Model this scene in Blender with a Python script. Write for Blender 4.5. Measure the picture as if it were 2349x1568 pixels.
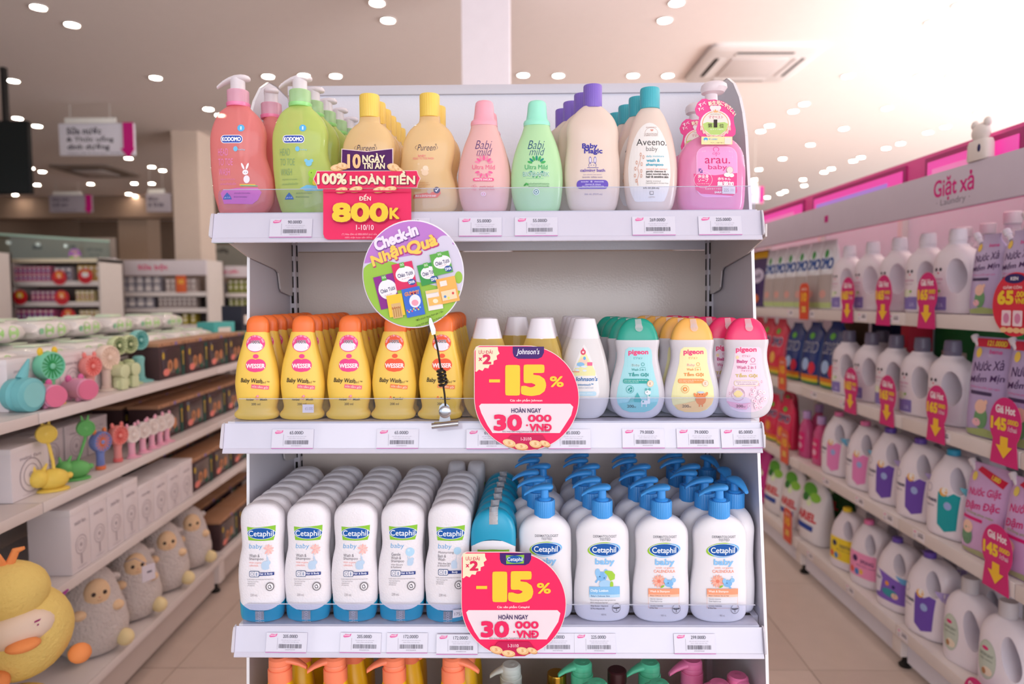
import bpy, bmesh, math, random
import numpy as np
from mathutils import Vector, Matrix, Euler
random.seed(7)
for _o in list(bpy.data.objects):
    bpy.data.objects.remove(_o, do_unlink=True)
SC = bpy.context.scene
COL = SC.collection
PI = math.pi

# ------------------------------------------------------------------ camera, world, lights, exposure
IW, IH, FPX = 2349.0, 1568.0, 1592.585
CP = Vector((0.05208, -1.14192, 1.40))
CR = Vector((0.999883, 0.014621, -0.004450))
CU = Vector((0.003516, 0.063319, 0.997987))
CF = Vector((-0.014874, 0.997886, -0.063260))
cam = bpy.data.cameras.new('camera')
cam.sensor_width = 36.0
cam.lens = FPX / IW * 36.0
cam.clip_start = 0.02
cam.dof.use_dof = True
cam.dof.focus_distance = 1.19
cam.dof.aperture_fstop = 2.9
camo = bpy.data.objects.new('camera', cam)
mw = Matrix.Identity(4)
for i, a in enumerate((CR, CU, -CF)):
    for j in range(3):
        mw[j][i] = a[j]
mw.translation = CP
camo.matrix_world = mw
COL.objects.link(camo)
SC.camera = camo

wd = bpy.data.worlds.new('daylight')
SC.world = wd
wd.use_nodes = True
bg = wd.node_tree.nodes['Background']
bg.inputs[0].default_value = (0.80, 0.90, 1.0, 1)
bg.inputs[1].default_value = 1.15

def area(name, loc, target, sx, sy, power, col):
    l = bpy.data.lights.new(name, 'AREA')
    l.shape = 'RECTANGLE'; l.size = sx; l.size_y = sy; l.energy = power; l.color = col
    o = bpy.data.objects.new(name, l)
    o.location = loc
    o.rotation_euler = (Vector(target) - Vector(loc)).to_track_quat('-Z', 'Y').to_euler()
    COL.objects.link(o)
    return o
area('shopfront_daylight', (1.2, -5.2, 2.0), (0.2, 0.0, 1.2), 6.5, 2.8, 94, (0.95, 0.94, 1.0))
area('side_window_daylight', (7.6, 2.0, 1.5), (1.0, 4.5, 2.6), 7.0, 2.4, 600, (1.0, 0.98, 0.98))
LAMP = 80.0

SC.view_settings.view_transform = 'Standard'
SC.view_settings.look = 'None'
SC.view_settings.exposure = 0.42
SC.view_settings.gamma = 1.0
SC.view_settings.use_curve_mapping = False
cy = SC.cycles
cy.use_denoising = True
cy.max_bounces = 10
cy.diffuse_bounces = 4
cy.transparent_max_bounces = 24
cy.transmission_bounces = 8
cy.caustics_reflective = False
cy.caustics_refractive = False
cy.sample_clamp_indirect = 8.0

# ------------------------------------------------------------------ pixel <-> world
def ray(px, py):
    return CR * ((px - IW / 2) / FPX) + CU * ((IH / 2 - py) / FPX) + CF
def onY(px, py, y):
    d = ray(px, py); return CP + d * ((y - CP.y) / d.y)
def onZ(px, py, z):
    d = ray(px, py); return CP + d * ((z - CP.z) / d.z)
def onX(px, py, x):
    d = ray(px, py); return CP + d * ((x - CP.x) / d.x)
def proj(P):
    d = Vector(P) - CP; f = d.dot(CF)
    return IW / 2 + FPX * d.dot(CR) / f, IH / 2 - FPX * d.dot(CU) / f
def depth(P):
    return (Vector(P) - CP).dot(CF)
def mpp(P):
    return depth(P) / FPX

# ------------------------------------------------------------------ materials
def lin(h):
    h = h.lstrip('#')
    r = []
    for i in (0, 2, 4):
        c = int(h[i:i + 2], 16) / 255
        r.append(c / 12.92 if c <= 0.04045 else ((c + 0.055) / 1.055) ** 2.4)
    return (*r, 1.0)
MC = {}
def C(h, rough=0.4, metal=0.0, coat=0.0, emit=0.0, bump=None, mottle=0.03, sss=0.0, name=None):
    """an opaque procedural material: faint mottling of the colour, optional bump (kind, scale, strength)"""
    k = (h, rough, metal, coat, emit, bump, mottle, sss)
    if k in MC: return MC[k]
    m = bpy.data.materials.new(name or ('paint_' + h.lstrip('#').lower()))
    m.use_nodes = True
    nt = m.node_tree; b = nt.nodes['Principled BSDF']
    c = lin(h)
    b.inputs['Base Color'].default_value = c
    b.inputs['Roughness'].default_value = rough
    b.inputs['Metallic'].default_value = metal
    b.inputs['Coat Weight'].default_value = coat
    if rough >= 0.45 and not metal: b.inputs['Specular IOR Level'].default_value = 0.25      # print and matt card
    if emit:
        b.inputs['Emission Color'].default_value = c
        b.inputs['Emission Strength'].default_value = emit
    if sss:
        b.inputs['Subsurface Weight'].default_value = sss
        b.inputs['Subsurface Radius'].default_value = (0.02, 0.015, 0.012)
    if mottle and not emit:
        tc = nt.nodes.new('ShaderNodeTexCoord')
        nz = nt.nodes.new('ShaderNodeTexNoise'); nz.inputs['Scale'].default_value = 14.0
        nt.links.new(tc.outputs['Object'], nz.inputs['Vector'])
        mx = nt.nodes.new('ShaderNodeMix'); mx.data_type = 'RGBA'
        mx.inputs[6].default_value = c
        mx.inputs[7].default_value = tuple(x * (1 - 2 * mottle) for x in c[:3]) + (1,)
        nt.links.new(nz.outputs['Fac'], mx.inputs[0])
        nt.links.new(mx.outputs[2], b.inputs['Base Color'])
    if bump:
        kind, sc, st = bump
        tc = nt.nodes.new('ShaderNodeTexCoord')
        if kind == 'scale':
            tx = nt.nodes.new('ShaderNodeTexVoronoi'); tx.feature = 'SMOOTH_F1'
        else:
            tx = nt.nodes.new('ShaderNodeTexNoise'); tx.inputs['Detail'].default_value = 4
        tx.inputs['Scale'].default_value = sc
        nt.links.new(tc.outputs['Object'], tx.inputs['Vector'])
        bp = nt.nodes.new('ShaderNodeBump'); bp.inputs['Strength'].default_value = st
        bp.inputs['Distance'].default_value = 0.01 if kind != 'scale' else 0.002
        nt.links.new(tx.outputs[0], bp.inputs['Height'])
        nt.links.new(bp.outputs['Normal'], b.inputs['Normal'])
    MC[k] = m
    return m
def clear(h, fac=0.5, rough=0.08, body=None, name=None):
    """tinted see-through plastic: coloured transparency mixed with a glossy translucent body"""
    k = ('clear', h, fac, rough, body)
    if k in MC: return MC[k]
    m = bpy.data.materials.new(name or ('clear_' + h.lstrip('#').lower()))
    m.use_nodes = True
    nt = m.node_tree; nt.nodes.clear()
    out = nt.nodes.new('ShaderNodeOutputMaterial')
    tr = nt.nodes.new('ShaderNodeBsdfTransparent'); tr.inputs[0].default_value = lin(h)
    pb = nt.nodes.new('ShaderNodeBsdfPrincipled')
    pb.inputs['Base Color'].default_value = lin(body or h)
    pb.inputs['Roughness'].default_value = rough
    tl = nt.nodes.new('ShaderNodeBsdfTranslucent'); tl.inputs[0].default_value = lin(body or h)
    m1 = nt.nodes.new('ShaderNodeMixShader'); m1.inputs[0].default_value = 0.18
    nt.links.new(pb.outputs[0], m1.inputs[1]); nt.links.new(tl.outputs[0], m1.inputs[2])
    lw = nt.nodes.new('ShaderNodeLayerWeight'); lw.inputs[0].default_value = 0.35
    mp = nt.nodes.new('ShaderNodeMapRange')
    mp.inputs[3].default_value = fac; mp.inputs[4].default_value = min(1.0, fac + 0.45)
    nt.links.new(lw.outputs['Facing'], mp.inputs[0])
    m2 = nt.nodes.new('ShaderNodeMixShader')
    nt.links.new(mp.outputs[0], m2.inputs[0])
    nt.links.new(tr.outputs[0], m2.inputs[1]); nt.links.new(m1.outputs[0], m2.inputs[2])
    nt.links.new(m2.outputs[0], out.inputs[0])
    MC[k] = m
    return m
def acrylic(name='acrylic', tint='#f6f8ff', gloss=1.0):
    k = ('acr', name)
    if k in MC: return MC[k]
    m = bpy.data.materials.new(name); m.use_nodes = True
    nt = m.node_tree; nt.nodes.clear()
    out = nt.nodes.new('ShaderNodeOutputMaterial')
    tr = nt.nodes.new('ShaderNodeBsdfTransparent'); tr.inputs[0].default_value = lin(tint)
    gl = nt.nodes.new('ShaderNodeBsdfGlossy'); gl.inputs['Roughness'].default_value = 0.03
    fr = nt.nodes.new('ShaderNodeFresnel'); fr.inputs[0].default_value = 1.49
    mu = nt.nodes.new('ShaderNodeMath'); mu.operation = 'MULTIPLY'; mu.inputs[1].default_value = gloss
    nt.links.new(fr.outputs[0], mu.inputs[0])
    mx = nt.nodes.new('ShaderNodeMixShader')
    nt.links.new(mu.outputs[0], mx.inputs[0])
    nt.links.new(tr.outputs[0], mx.inputs[1]); nt.links.new(gl.outputs[0], mx.inputs[2])
    nt.links.new(mx.outputs[0], out.inputs[0])
    MC[k] = m
    return m

# ------------------------------------------------------------------ mesh building
class M:
    def __init__(s):
        s.v = []; s.f = []; s.m = []; s.mats = []
    def mi(s, mat):
        if mat not in s.mats: s.mats.append(mat)
        return s.mats.index(mat)
    def add(s, vs, fs, mat):
        b = len(s.v); i = s.mi(mat)
        s.v.extend(tuple(v) for v in vs)
        s.f.extend([tuple(q + b for q in f) for f in fs])
        s.m.extend([i] * len(fs))
        return s
    def box(s, x0, y0, z0, x1, y1, z1, mat, bev=0.0, T=None):
        if not bev:
            vs = [(x, y, z) for z in (z0, z1) for y in (y0, y1) for x in (x0, x1)]
            fs = [(0, 2, 3, 1), (4, 5, 7, 6), (0, 1, 5, 4), (2, 6, 7, 3), (0, 4, 6, 2), (1, 3, 7, 5)]
        else:
            bm = bmesh.new()
            bmesh.ops.create_cube(bm, size=1.0)
            for v in bm.verts:
                v.co = Vector(((x0 + x1) / 2 + v.co.x * (x1 - x0), (y0 + y1) / 2 + v.co.y * (y1 - y0), (z0 + z1) / 2 + v.co.z * (z1 - z0)))
            bmesh.ops.bevel(bm, geom=bm.edges[:] , offset=bev, segments=2, affect='EDGES', profile=0.6)
            bm.verts.index_update()
            vs = [v.co.copy() for v in bm.verts]; fs = [tuple(v.index for v in f.verts) for f in bm.faces]
            bm.free()
        if T: vs = [T @ Vector(v) for v in vs]
        return s.add(vs, fs, mat)
    def loft(s, rings, mat, seg=28, axis='z', cap=True, T=None):
        """rings: (h, cx, cy, rx, ry, n) cross-sections; axis z stands up, axis x lies along x (then cx,cy,rx,ry are y,z)"""
        vs = []; fs = []
        for (h, cx, cy_, rx, ry, n) in rings:
            for i in range(seg):
                a = 2 * PI * i / seg
                c, q = math.cos(a), math.sin(a)
                px = cx + rx * math.copysign(abs(c) ** (2 / n), c)
                py = cy_ + ry * math.copysign(abs(q) ** (2 / n), q)
                vs.append((px, py, h) if axis == 'z' else (h, px, py))
        for k in range(len(rings) - 1):
            for i in range(seg):
                j = (i + 1) % seg
                fs.append((k * seg + i, k * seg + j, (k + 1) * seg + j, (k + 1) * seg + i))
        if cap:
            fs.append(tuple(range(seg - 1, -1, -1)))
            fs.append(tuple((len(rings) - 1) * seg + i for i in range(seg)))
        if T: vs = [T @ Vector(v) for v in vs]
        return s.add(vs, fs, mat)
    def lathe(s, prof, mat, seg=28, cx=0.0, cy_=0.0, ridge=0.0, T=None):
        rings = []; vs = []; fs = []
        for (r, z) in prof:
            for i in range(seg):
                a = 2 * PI * i / seg
                rr = r * (1 - ridge * (i % 2)) if r > 1e-6 else 0
                vs.append((cx + rr * math.cos(a), cy_ + rr * math.sin(a), z))
        n = len(prof)
        for k in range(n - 1):
            for i in range(seg):
                j = (i + 1) % seg
                fs.append((k * seg + i, k * seg + j, (k + 1) * seg + j, (k + 1) * seg + i))
        fs.append(tuple(range(seg - 1, -1, -1)))
        fs.append(tuple((n - 1) * seg + i for i in range(seg)))
        if T: vs = [T @ Vector(v) for v in vs]
        return s.add(vs, fs, mat)
    def ball(s, c, r, mat, seg=20, rings=12, T=None):
        rx, ry, rz = (r, r, r) if isinstance(r, (int, float)) else r
        R = []
        for k in range(rings + 1):
            t = -PI / 2 + PI * k / rings
            q = max(math.cos(t), 0.02)
            R.append((c[2] + rz * math.sin(t), c[0], c[1], rx * q, ry * q, 2))
        return s.loft(R, mat, seg, T=T)
    def tube(s, pts, r, mat, seg=10):
        pts = [Vector(p) for p in pts]
        rs = r if isinstance(r, (list, tuple)) else [r] * len(pts)
        vs = []; fs = []
        up = Vector((0.31, 0.2, 0.93))
        for i, p in enumerate(pts):
            d = (pts[min(i + 1, len(pts) - 1)] - pts[max(i - 1, 0)]).normalized()
            a = d.cross(up)
            a = a.normalized() if a.length > 1e-4 else d.orthogonal().normalized()
            b = d.cross(a)
            for k in range(seg):
                t = 2 * PI * k / seg
                vs.append(p + (a * math.cos(t) + b * math.sin(t)) * rs[i])
        n = len(pts)
        for i in range(n - 1):
            for k in range(seg):
                j = (k + 1) % seg
                fs.append((i * seg + k, i * seg + j, (i + 1) * seg + j, (i + 1) * seg + k))
        fs.append(tuple(range(seg - 1, -1, -1))); fs.append(tuple((n - 1) * seg + k for k in range(seg)))
        return s.add(vs, fs, mat)
    def prism(s, poly, a0, a1, mat, axis='y', T=None):
        """an outline (two coordinates in the plane) extruded along the third axis"""
        def P(u, v, w):
            return {'y': (u, w, v), 'x': (w, u, v), 'z': (u, v, w)}[axis]
        n = len(poly)
        vs = [P(u, v, a0) for u, v in poly] + [P(u, v, a1) for u, v in poly]
        fs = [tuple(range(n)), tuple(range(2 * n - 1, n - 1, -1))]
        fs += [(i, i + n, (i + 1) % n + n, (i + 1) % n) for i in range(n)]
        if T: vs = [T @ Vector(v) for v in vs]
        return s.add(vs, fs, mat)
    def build(s, name, parent=None, smooth=35.0, loc=None, T=None):
        me = bpy.data.meshes.new(name)
        me.from_pydata([T @ Vector(v) for v in s.v] if T else s.v, [], s.f)
        for m in s.mats: me.materials.append(m)
        me.polygons.foreach_set('material_index', s.m)
        me.update()
        bm = bmesh.new(); bm.from_mesh(me)
        bmesh.ops.recalc_face_normals(bm, faces=bm.faces)
        bm.to_mesh(me); bm.free()
        if smooth:
            me.shade_smooth(); me.set_sharp_from_angle(angle=math.radians(smooth))
        o = bpy.data.objects.new(name, me)
        COL.objects.link(o)
        if parent:
            o.parent = parent; KIDS.setdefault(parent.name, []).append(o)
        if loc is not None: o.location = loc
        return o
KIDS = {}
def tag(o, label=None, cat=None, group=None, kind=None):
    if label: o['label'] = label
    if cat: o['category'] = cat
    if group: o['group'] = group
    if kind: o['kind'] = kind
    return o
def thing(name, label, cat, loc=(0, 0, 0), rz=0.0, group=None):
    o = bpy.data.objects.new(name, None)
    o.empty_display_size = 0.02
    COL.objects.link(o)
    o.location = loc; o.rotation_euler = (0, 0, rz)
    return tag(o, label, cat, group)
def dup(root, loc, rz=None, label=None, group=None, scale=None):
    r = root.copy(); COL.objects.link(r)
    r.location = loc
    if rz is not None: r.rotation_euler = (0, 0, rz)
    if scale: r.scale = (scale,) * 3 if isinstance(scale, (int, float)) else scale
    if label: r['label'] = label
    if group: r['group'] = group
    for ch in KIDS.get(root.name, []):
        c = ch.copy(); COL.objects.link(c); c.parent = r
        KIDS.setdefault(r.name, []).append(c)
        for g in KIDS.get(ch.name, []):
            d = g.copy(); COL.objects.link(d); d.parent = c
            KIDS.setdefault(c.name, []).append(d)
    return r

# ------------------------------------------------------------------ flat print: lettering and shapes laid on a surface
TX = {}; LIFT = {}
def text2d(s, bold=0.0, shear=0.0):
    k = (s, bold, shear)
    if k not in TX:
        def raw(s_):
            c = bpy.data.curves.new('t', 'FONT')
            c.body = s_; c.offset = bold; c.shear = shear; c.resolution_u = 3
            o = bpy.data.objects.new('t', c)
            me = o.to_mesh()
            v = np.array([q.co[:2] for q in me.vertices]) if len(me.vertices) else np.zeros((1, 2))
            f = [tuple(p.vertices) for p in me.polygons]
            o.to_mesh_clear()
            bpy.data.objects.remove(o); bpy.data.curves.remove(c)
            return v, f
        v, f = raw(s.replace('Đ', 'D'))
        for i, ch in enumerate(s):          # the crossbar of the barred D is laid on as a piece of its own
            if ch == 'Đ':
                xr = raw(s[:i].replace('Đ', 'D') + 'D')[0][:, 0].max(); n0 = len(v)
                v = np.vstack([v, [(xr - .69, .33), (xr - .37, .33), (xr - .37, .40), (xr - .69, .40)]])
                f = f + [(n0, n0 + 1, n0 + 2, n0 + 3)]
        lo, hi = v.min(0), v.max(0)
        sz = np.maximum(hi - lo, 1e-6)
        if bold and sz[1] > 2.0:        # a spike in the offset outline: use the plain letters
            return text2d(s, 0.0, shear)
        TX[k] = ((v - (lo + hi) / 2) / sz, f, sz)
        # strokes that overlap inside one letter lie in layers, so that no two faces coincide
        par = list(range(len(v)))
        def root(i):
            while par[i] != i: par[i] = par[par[i]]; i = par[i]
            return i
        for q in f:
            for j in q[1:]: par[root(j)] = root(q[0])
        ids = {}
        LIFT[id(f)] = [ids.setdefault(root(i), len(ids)) % 3 for i in range(len(v))]
    return TX[k]
def clipx(poly, lo, hi, ax):
    def half(P, val, keep_ge):
        out = []
        for i in range(len(P)):
            a, b = P[i], P[(i + 1) % len(P)]
            ia = (a[ax] >= val) if keep_ge else (a[ax] <= val)
            ib = (b[ax] >= val) if keep_ge else (b[ax] <= val)
            if ia: out.append(a)
            if ia != ib:
                t = (val - a[ax]) / (b[ax] - a[ax])
                out.append((a[0] + t * (b[0] - a[0]), a[1] + t * (b[1] - a[1])))
        return out
    P = half(poly, lo, True)
    return half(P, hi, False) if len(P) > 2 else []
class Deco:
    """collects print in pixel coordinates; tf maps a pixel to (u, v) metres, surf maps (u, v) to a 3-D point and normal offset"""
    def __init__(s, tf, surf, step=None):
        s.tf, s.surf, s.step = tf, surf, step
        s.m = M(); s.k = 0
    def _put(s, pts, faces, mat, lift=None):
        e = 0.0003 + 0.00005 * s.k
        if lift is None: s.m.add([s.surf(u, v, e) for u, v in pts], faces, mat)
        else: s.m.add([s.surf(u, v, e + 1.5e-5 * q) for (u, v), q in zip(pts, lift)], faces, mat)
    def _poly(s, P, mat):
        uv = [s.tf(x, y) for x, y in P]
        if not s.step:
            s._put(uv, [tuple(range(len(uv)))], mat)
        else:
            cells = [uv]
            for ax, st in ((0, s.step), (1, s.step * 1.8)):
                nx = []
                for c in cells:
                    lo = min(p[ax] for p in c); hi = max(p[ax] for p in c)
                    n = max(1, math.ceil((hi - lo) / st))
                    for i in range(n):
                        q = clipx(c, lo + (hi - lo) * i / n - 1e-9, lo + (hi - lo) * (i + 1) / n + 1e-9, ax) if n > 1 else c
                        if len(q) > 2: nx.append(q)
                cells = nx
            for c in cells: s._put(c, [tuple(range(len(c)))], mat)
    def p(s, P, col, up=True):
        if up: s.k += 1
        s._poly(P, col if not isinstance(col, str) else C(col, 0.45, mottle=0))
        return s
    def r(s, x0, y0, x1, y1, col, rad=0):
        if rad:
            P = []
            for cx, cy_, a0 in ((x1 - rad, y1 - rad, 0), (x0 + rad, y1 - rad, 90), (x0 + rad, y0 + rad, 180), (x1 - rad, y0 + rad, 270)):
                for i in range(5):
                    a = math.radians(a0 + 22.5 * i)
                    P.append((cx + rad * math.cos(a), cy_ + rad * math.sin(a)))
        else:
            P = [(x0, y0), (x1, y0), (x1, y1), (x0, y1)]
        return s.p(P, col)
    def e(s, cx, cy_, rx, ry, col, n=28, rot=0.0):
        c, q = math.cos(math.radians(rot)), math.sin(math.radians(rot))
        P = []
        for i in range(n):
            a = 2 * PI * i / n
            x, y = rx * math.cos(a), ry * math.sin(a)
            P.append((cx + x * c - y * q, cy_ + x * q + y * c))
        return s.p(P, col)
    def ring(s, cx, cy_, rx, ry, w, col, n=32, a0=0, a1=360):
        s.k += 1
        mat = C(col, 0.45, mottle=0) if isinstance(col, str) else col
        for i in range(n):
            a, b = math.radians(a0 + (a1 - a0) * i / n), math.radians(a0 + (a1 - a0) * (i + 1) / n)
            P = [(cx + q * math.cos(t), cy_ + (ry / rx) * q * math.sin(t)) for q, t in ((rx, a), (rx, b), (rx - w, b), (rx - w, a))]
            s._poly(P, mat)
        return s
    def line(s, x0, y0, x1, y1, w, col):
        dx, dy = x1 - x0, y1 - y0
        L = math.hypot(dx, dy) or 1
        nx, ny = -dy / L * w / 2, dx / L * w / 2
        return s.p([(x0 + nx, y0 + ny), (x1 + nx, y1 + ny), (x1 - nx, y1 - ny), (x0 - nx, y0 - ny)], col)
    def t(s, txt, cx, cy_, w, h, col, bold=0.0, shear=0.0, rot=0.0):
        """lettering fitted into a w x h pixel box centred on (cx, cy); h None keeps the letters' own shape"""
        s.k += 1
        heavy, bold = (bold, 0.0) if bold > 0.028 or (bold and 'Đ' in txt.upper()) else (0.0, bold)
        if heavy > 0.04: heavy = 0.04 + (heavy - 0.04) * 0.42
        v, f, sz = text2d(txt, bold, shear)
        if h is None: h = w * sz[1] / sz[0]
        if w is None: w = h * sz[0] / sz[1]
        c, q = math.cos(math.radians(rot)), math.sin(math.radians(rot))
        # heavy faces: the letter is laid down several times, shifted by the extra stroke width
        ex = ey = min(heavy * h / (sz[1] + 2 * heavy), w * 0.2)
        w, h = w - 2 * ex, h - 2 * ey
        mat = C(col, 0.45, mottle=0) if isinstance(col, str) else col
        for k in range(21 if heavy > .04 else 13 if heavy else 1):
            g_ = 1 if k < 13 else .5
            t_ = k * PI / 6 + (PI / 12 if k > 12 else 0)
            ox, oy = (0, 0) if k == 0 else (g_ * ex * math.copysign(abs(math.cos(t_)) ** .55, math.cos(t_)), g_ * ey * math.copysign(abs(math.sin(t_)) ** .55, math.sin(t_)))
            pts = []
            for a, b in v:
                x, y = a * w + ox, -b * h + oy
                pts.append(s.tf(cx + x * c - y * q, cy_ + x * q + y * c))
            s._put(pts, f, mat, LIFT.get(id(f)))
            s.k += 0.15 if heavy else 0
        return s
    def arc(s, txt, cx, cy_, R, h, col, a0, a1, bold=0.0):
        """letters spaced along an arc, angles in degrees clockwise from straight up"""
        n = len(txt)
        for i, ch in enumerate(txt):
            if ch == ' ': continue
            a = a0 + (a1 - a0) * (i / max(1, n - 1))
            t = math.radians(a)
            v, f, sz = text2d(ch, bold)
            s.t(ch, cx + R * math.sin(t), cy_ - R * math.cos(t), h * min(1.2, sz[0] / 0.72), h * min(1.35, sz[1] / 0.72), col, bold, 0, a)
            s.k -= 1
        s.k += 1
        return s
    def build(s, name, parent, **kw):
        return s.m.build(name, parent, smooth=0, **kw)
def flat(u, v, e):
    return (u, -e, v)
ORD = ['', 'first', 'second', 'third', 'fourth', 'fifth', 'sixth', 'seventh', 'eighth', 'ninth', 'tenth', 'eleventh', 'twelfth', 'thirteenth', 'fourteenth']

# ------------------------------------------------------------------ setting: room shell
CEIL = 3.45
wallm = C('#8f7766', 0.8, name='wall_paint')
ceilm = C('#eaded9', 0.85, mottle=0.02, name='ceiling_paint')
def struct(name, m, parent=None):
    o = m.build(name, parent, smooth=0)
    if not parent: o['kind'] = 'structure'
    return o
struct('ceiling', M().box(-11.5, -5.5, CEIL, 8.5, 17.0, CEIL + 0.12, ceilm))
struct('wall_back', M().box(-11.5, 17.0, 0, 8.5, 17.15, CEIL, wallm))
struct('wall_left', M().box(-11.65, -5.5, 0, -11.5, 17.0, CEIL, wallm))
floor_o = struct('floor', M().box(-11.5, -5.5, -0.08, 8.5, 17.0, -0.004, C('#9c8a7e', 0.6, name='floor_grout')))
tilem = [C(h, 0.28, bump=('noise', 60, 0.02), mottle=0.05) for h in ('#d2beb2', '#cdb9ad', '#d6c2b6')]
TS = 0.8
tm_ = [M().box(0.0015, 0.0015, -0.004, TS - 0.0015, TS - 0.0015, 0.0, t) for t in tilem]
t0 = [t.build('floor_tile', floor_o, smooth=0) for t in tm_]
first = [True] * 3
for i in range(-4, 5):
    for j in range(-2, 8):
        q = random.randrange(3)
        if first[q]:
            o = t0[q]; first[q] = False
        else:
            o = t0[q].copy(); COL.objects.link(o); o.parent = floor_o
        o.location = (i * TS + 0.33, j * TS - 0.2, 0)
struct('floor_far', M().box(-11.5, 6.2, -0.004, 8.5, 17.0, 0.0, tilem[0]))
struct('floor_side', M().box(3.53 + 0.8, -5.5, -0.004, 8.5, 6.2, 0.0, tilem[1]))
# the big white column behind the unit and the far one by the hanging signs
colm = C('#e8dfe6', 0.6, name='column_paint')
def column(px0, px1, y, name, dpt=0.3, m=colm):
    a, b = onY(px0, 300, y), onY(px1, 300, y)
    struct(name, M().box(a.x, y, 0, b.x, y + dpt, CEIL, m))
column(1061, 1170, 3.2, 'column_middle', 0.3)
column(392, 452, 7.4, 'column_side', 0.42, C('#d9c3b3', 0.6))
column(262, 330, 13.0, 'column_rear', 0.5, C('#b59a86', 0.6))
# shop-front mullions behind the camera (seen only in reflections)
mul = C('#d8d8dc', 0.4)
struct('trim_1', M().box(-11.5, -5.6, 0, 8.5, -5.5, 0.25, mul).box(-11.5, -5.6, 3.1, 8.5, -5.5, CEIL, mul))
# beam edge of the dropped ceiling at the dim back corner
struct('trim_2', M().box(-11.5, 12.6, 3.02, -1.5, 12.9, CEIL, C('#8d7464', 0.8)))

# ------------------------------------------------------------------ ceiling lights, air conditioners, hanging signs, screen

LP = [(88,15),(165,55),(30,184),(357,177),(615,174),(697,172),(770,173),(865,5),(890,45),(478,249),(505,263),(40,270),(85,288),(295,362),(70,385),(97,393),(348,382),(373,390),(85,423),(208,421),(308,420),(348,420),(35,446),(67,451),(295,444),(311,448),(237,486),(344,503),(1525,45),(1552,5),(2140,50),(2205,10),(1200,171),(1281,172),(1452,172),(1532,172),(1945,173),(2113,173),(2186,173),(2260,173),(1845,237),(1820,254),(2035,247),(2248,258),(2302,241),(1765,287),(1745,300),(1936,294),(2129,303),(2169,290),(1795,363),(1859,331),(2033,339),(2066,328),(1741,388),(1842,411),(1845,425),(1890,394),(1907,386),(1975,360),(1957,368),(1800,438),(1790,443),(1760,452),(1730,411)]
ringm = C('#f2ece8', 0.5); lampm = C('#fff3df', emit=LAMP)
lt = None
for (px, py) in LP + [(500, -330), (1120, -420), (1700, -330), (300, -150), (2300, -260)]:
    P = onZ(px, py, CEIL)
    if P.y > 16.6 or P.x > 8.2 or P.x < -11.2: continue
    lab = 'round white recessed downlight glowing in the pale ceiling'
    if lt is None:
        lt = thing('ceiling_light', lab, 'light', (P.x, P.y, CEIL), 0, 'recessed downlights in the ceiling')
        M().lathe([(0.058, -0.001), (0.060, -0.006), (0.050, -0.010), (0.046, -0.004)], ringm, 24).build('trim_ring', lt)
        M().lathe([(0.0455, -0.005), (0.0455, -0.0065)], lampm, 24).build('lamp_lens', lt)
    else:
        dup(lt, (P.x, P.y, CEIL))

def cassette(px, py, label, w=0.95, body='#dcd5d3', group='ceiling air conditioners'):
    P = onZ(px, py, CEIL)
    t = thing('air_conditioner', label, 'air conditioner', (P.x, P.y, CEIL), math.radians(1.0), group)
    bm_ = C(body, 0.5); dk = C('#1c1512', 0.8); h = w / 2
    M().loft([(-0.045, 0, 0, h * 0.90, h * 0.90, 12), (-0.030, 0, 0, h, h, 12), (0.0, 0, 0, h, h, 12)], bm_, 40).build('fascia', t)
    M().box(-h * .5, -h * .5, -0.054, h * .5, h * .5, -0.044, C('#cfc6c4', 0.6), 0.004).build('intake_grille', t)
    for k in range(4):
        T = Matrix.Rotation(k * PI / 2, 4, 'Z')
        M().box(-h * .5, -h * .80, -0.0475, h * .5, -h * .71, -0.044, dk, T=T).build('air_slot', t)
        M().box(-h * .5, -h * .73, -0.051, h * .5, -h * .62, -0.046, bm_, T=T).build('louvre', t)
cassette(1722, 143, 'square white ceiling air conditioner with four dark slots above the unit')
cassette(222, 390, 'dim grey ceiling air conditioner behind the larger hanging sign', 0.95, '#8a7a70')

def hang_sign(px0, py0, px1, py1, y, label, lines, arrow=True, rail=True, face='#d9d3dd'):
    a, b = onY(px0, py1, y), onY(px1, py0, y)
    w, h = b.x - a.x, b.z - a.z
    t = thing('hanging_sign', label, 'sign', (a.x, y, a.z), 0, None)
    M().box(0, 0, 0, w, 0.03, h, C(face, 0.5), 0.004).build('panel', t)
    def tf(x, yy): return ((x - px0) / (px1 - px0) * w, (py1 - yy) / (py1 - py0) * h)
    d = Deco(tf, flat)
    for (s, cx, cy_, ww, hh, col) in lines: d.t(s, cx, cy_, ww, hh, col, 0.03)
    d.build('lettering', t)
    if arrow:
        q = (px1 - px0)
        A = M()
        xs = lambda f: f * w
        A.prism([(xs(.86), h * 1.02), (xs(.995), h * 1.02), (xs(.995), h * .22), (xs(1.01), h * .22), (xs(.925), -h * .1), (xs(.82), h * .2), (xs(.86), h * .22)], -0.008, -0.001, C('#c8107c', 0.45))
        A.build('arrow', t)
    if rail:
        M().box(w * .08, 0.004, h + 0.004, w * .76, 0.026, h + 0.06, C('#efe9e2', 0.4), 0.004).build('rail', t)
        for f in (.15, .68):
            M().tube([(w * f, 0.015, h + 0.05), (w * f, 0.015, CEIL - a.z)], 0.003, C('#cfc8c2', 0.4), 6).build('hanger', t)
hang_sign(137, 282, 306, 357, 6.2, 'white hanging sign with three dark lines of text and magenta arrow', [('Sữa nước', 194, 299, 78, 17, '#3b3440'), ('& Thức uống', 207, 319, 106, 17, '#3b3440'), ('dinh dưỡng', 203, 338, 95, 17, '#3b3440'), ('Liquid milk & Nutrition drinks', 215, 352, 118, 5, '#7a7480')])
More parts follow.
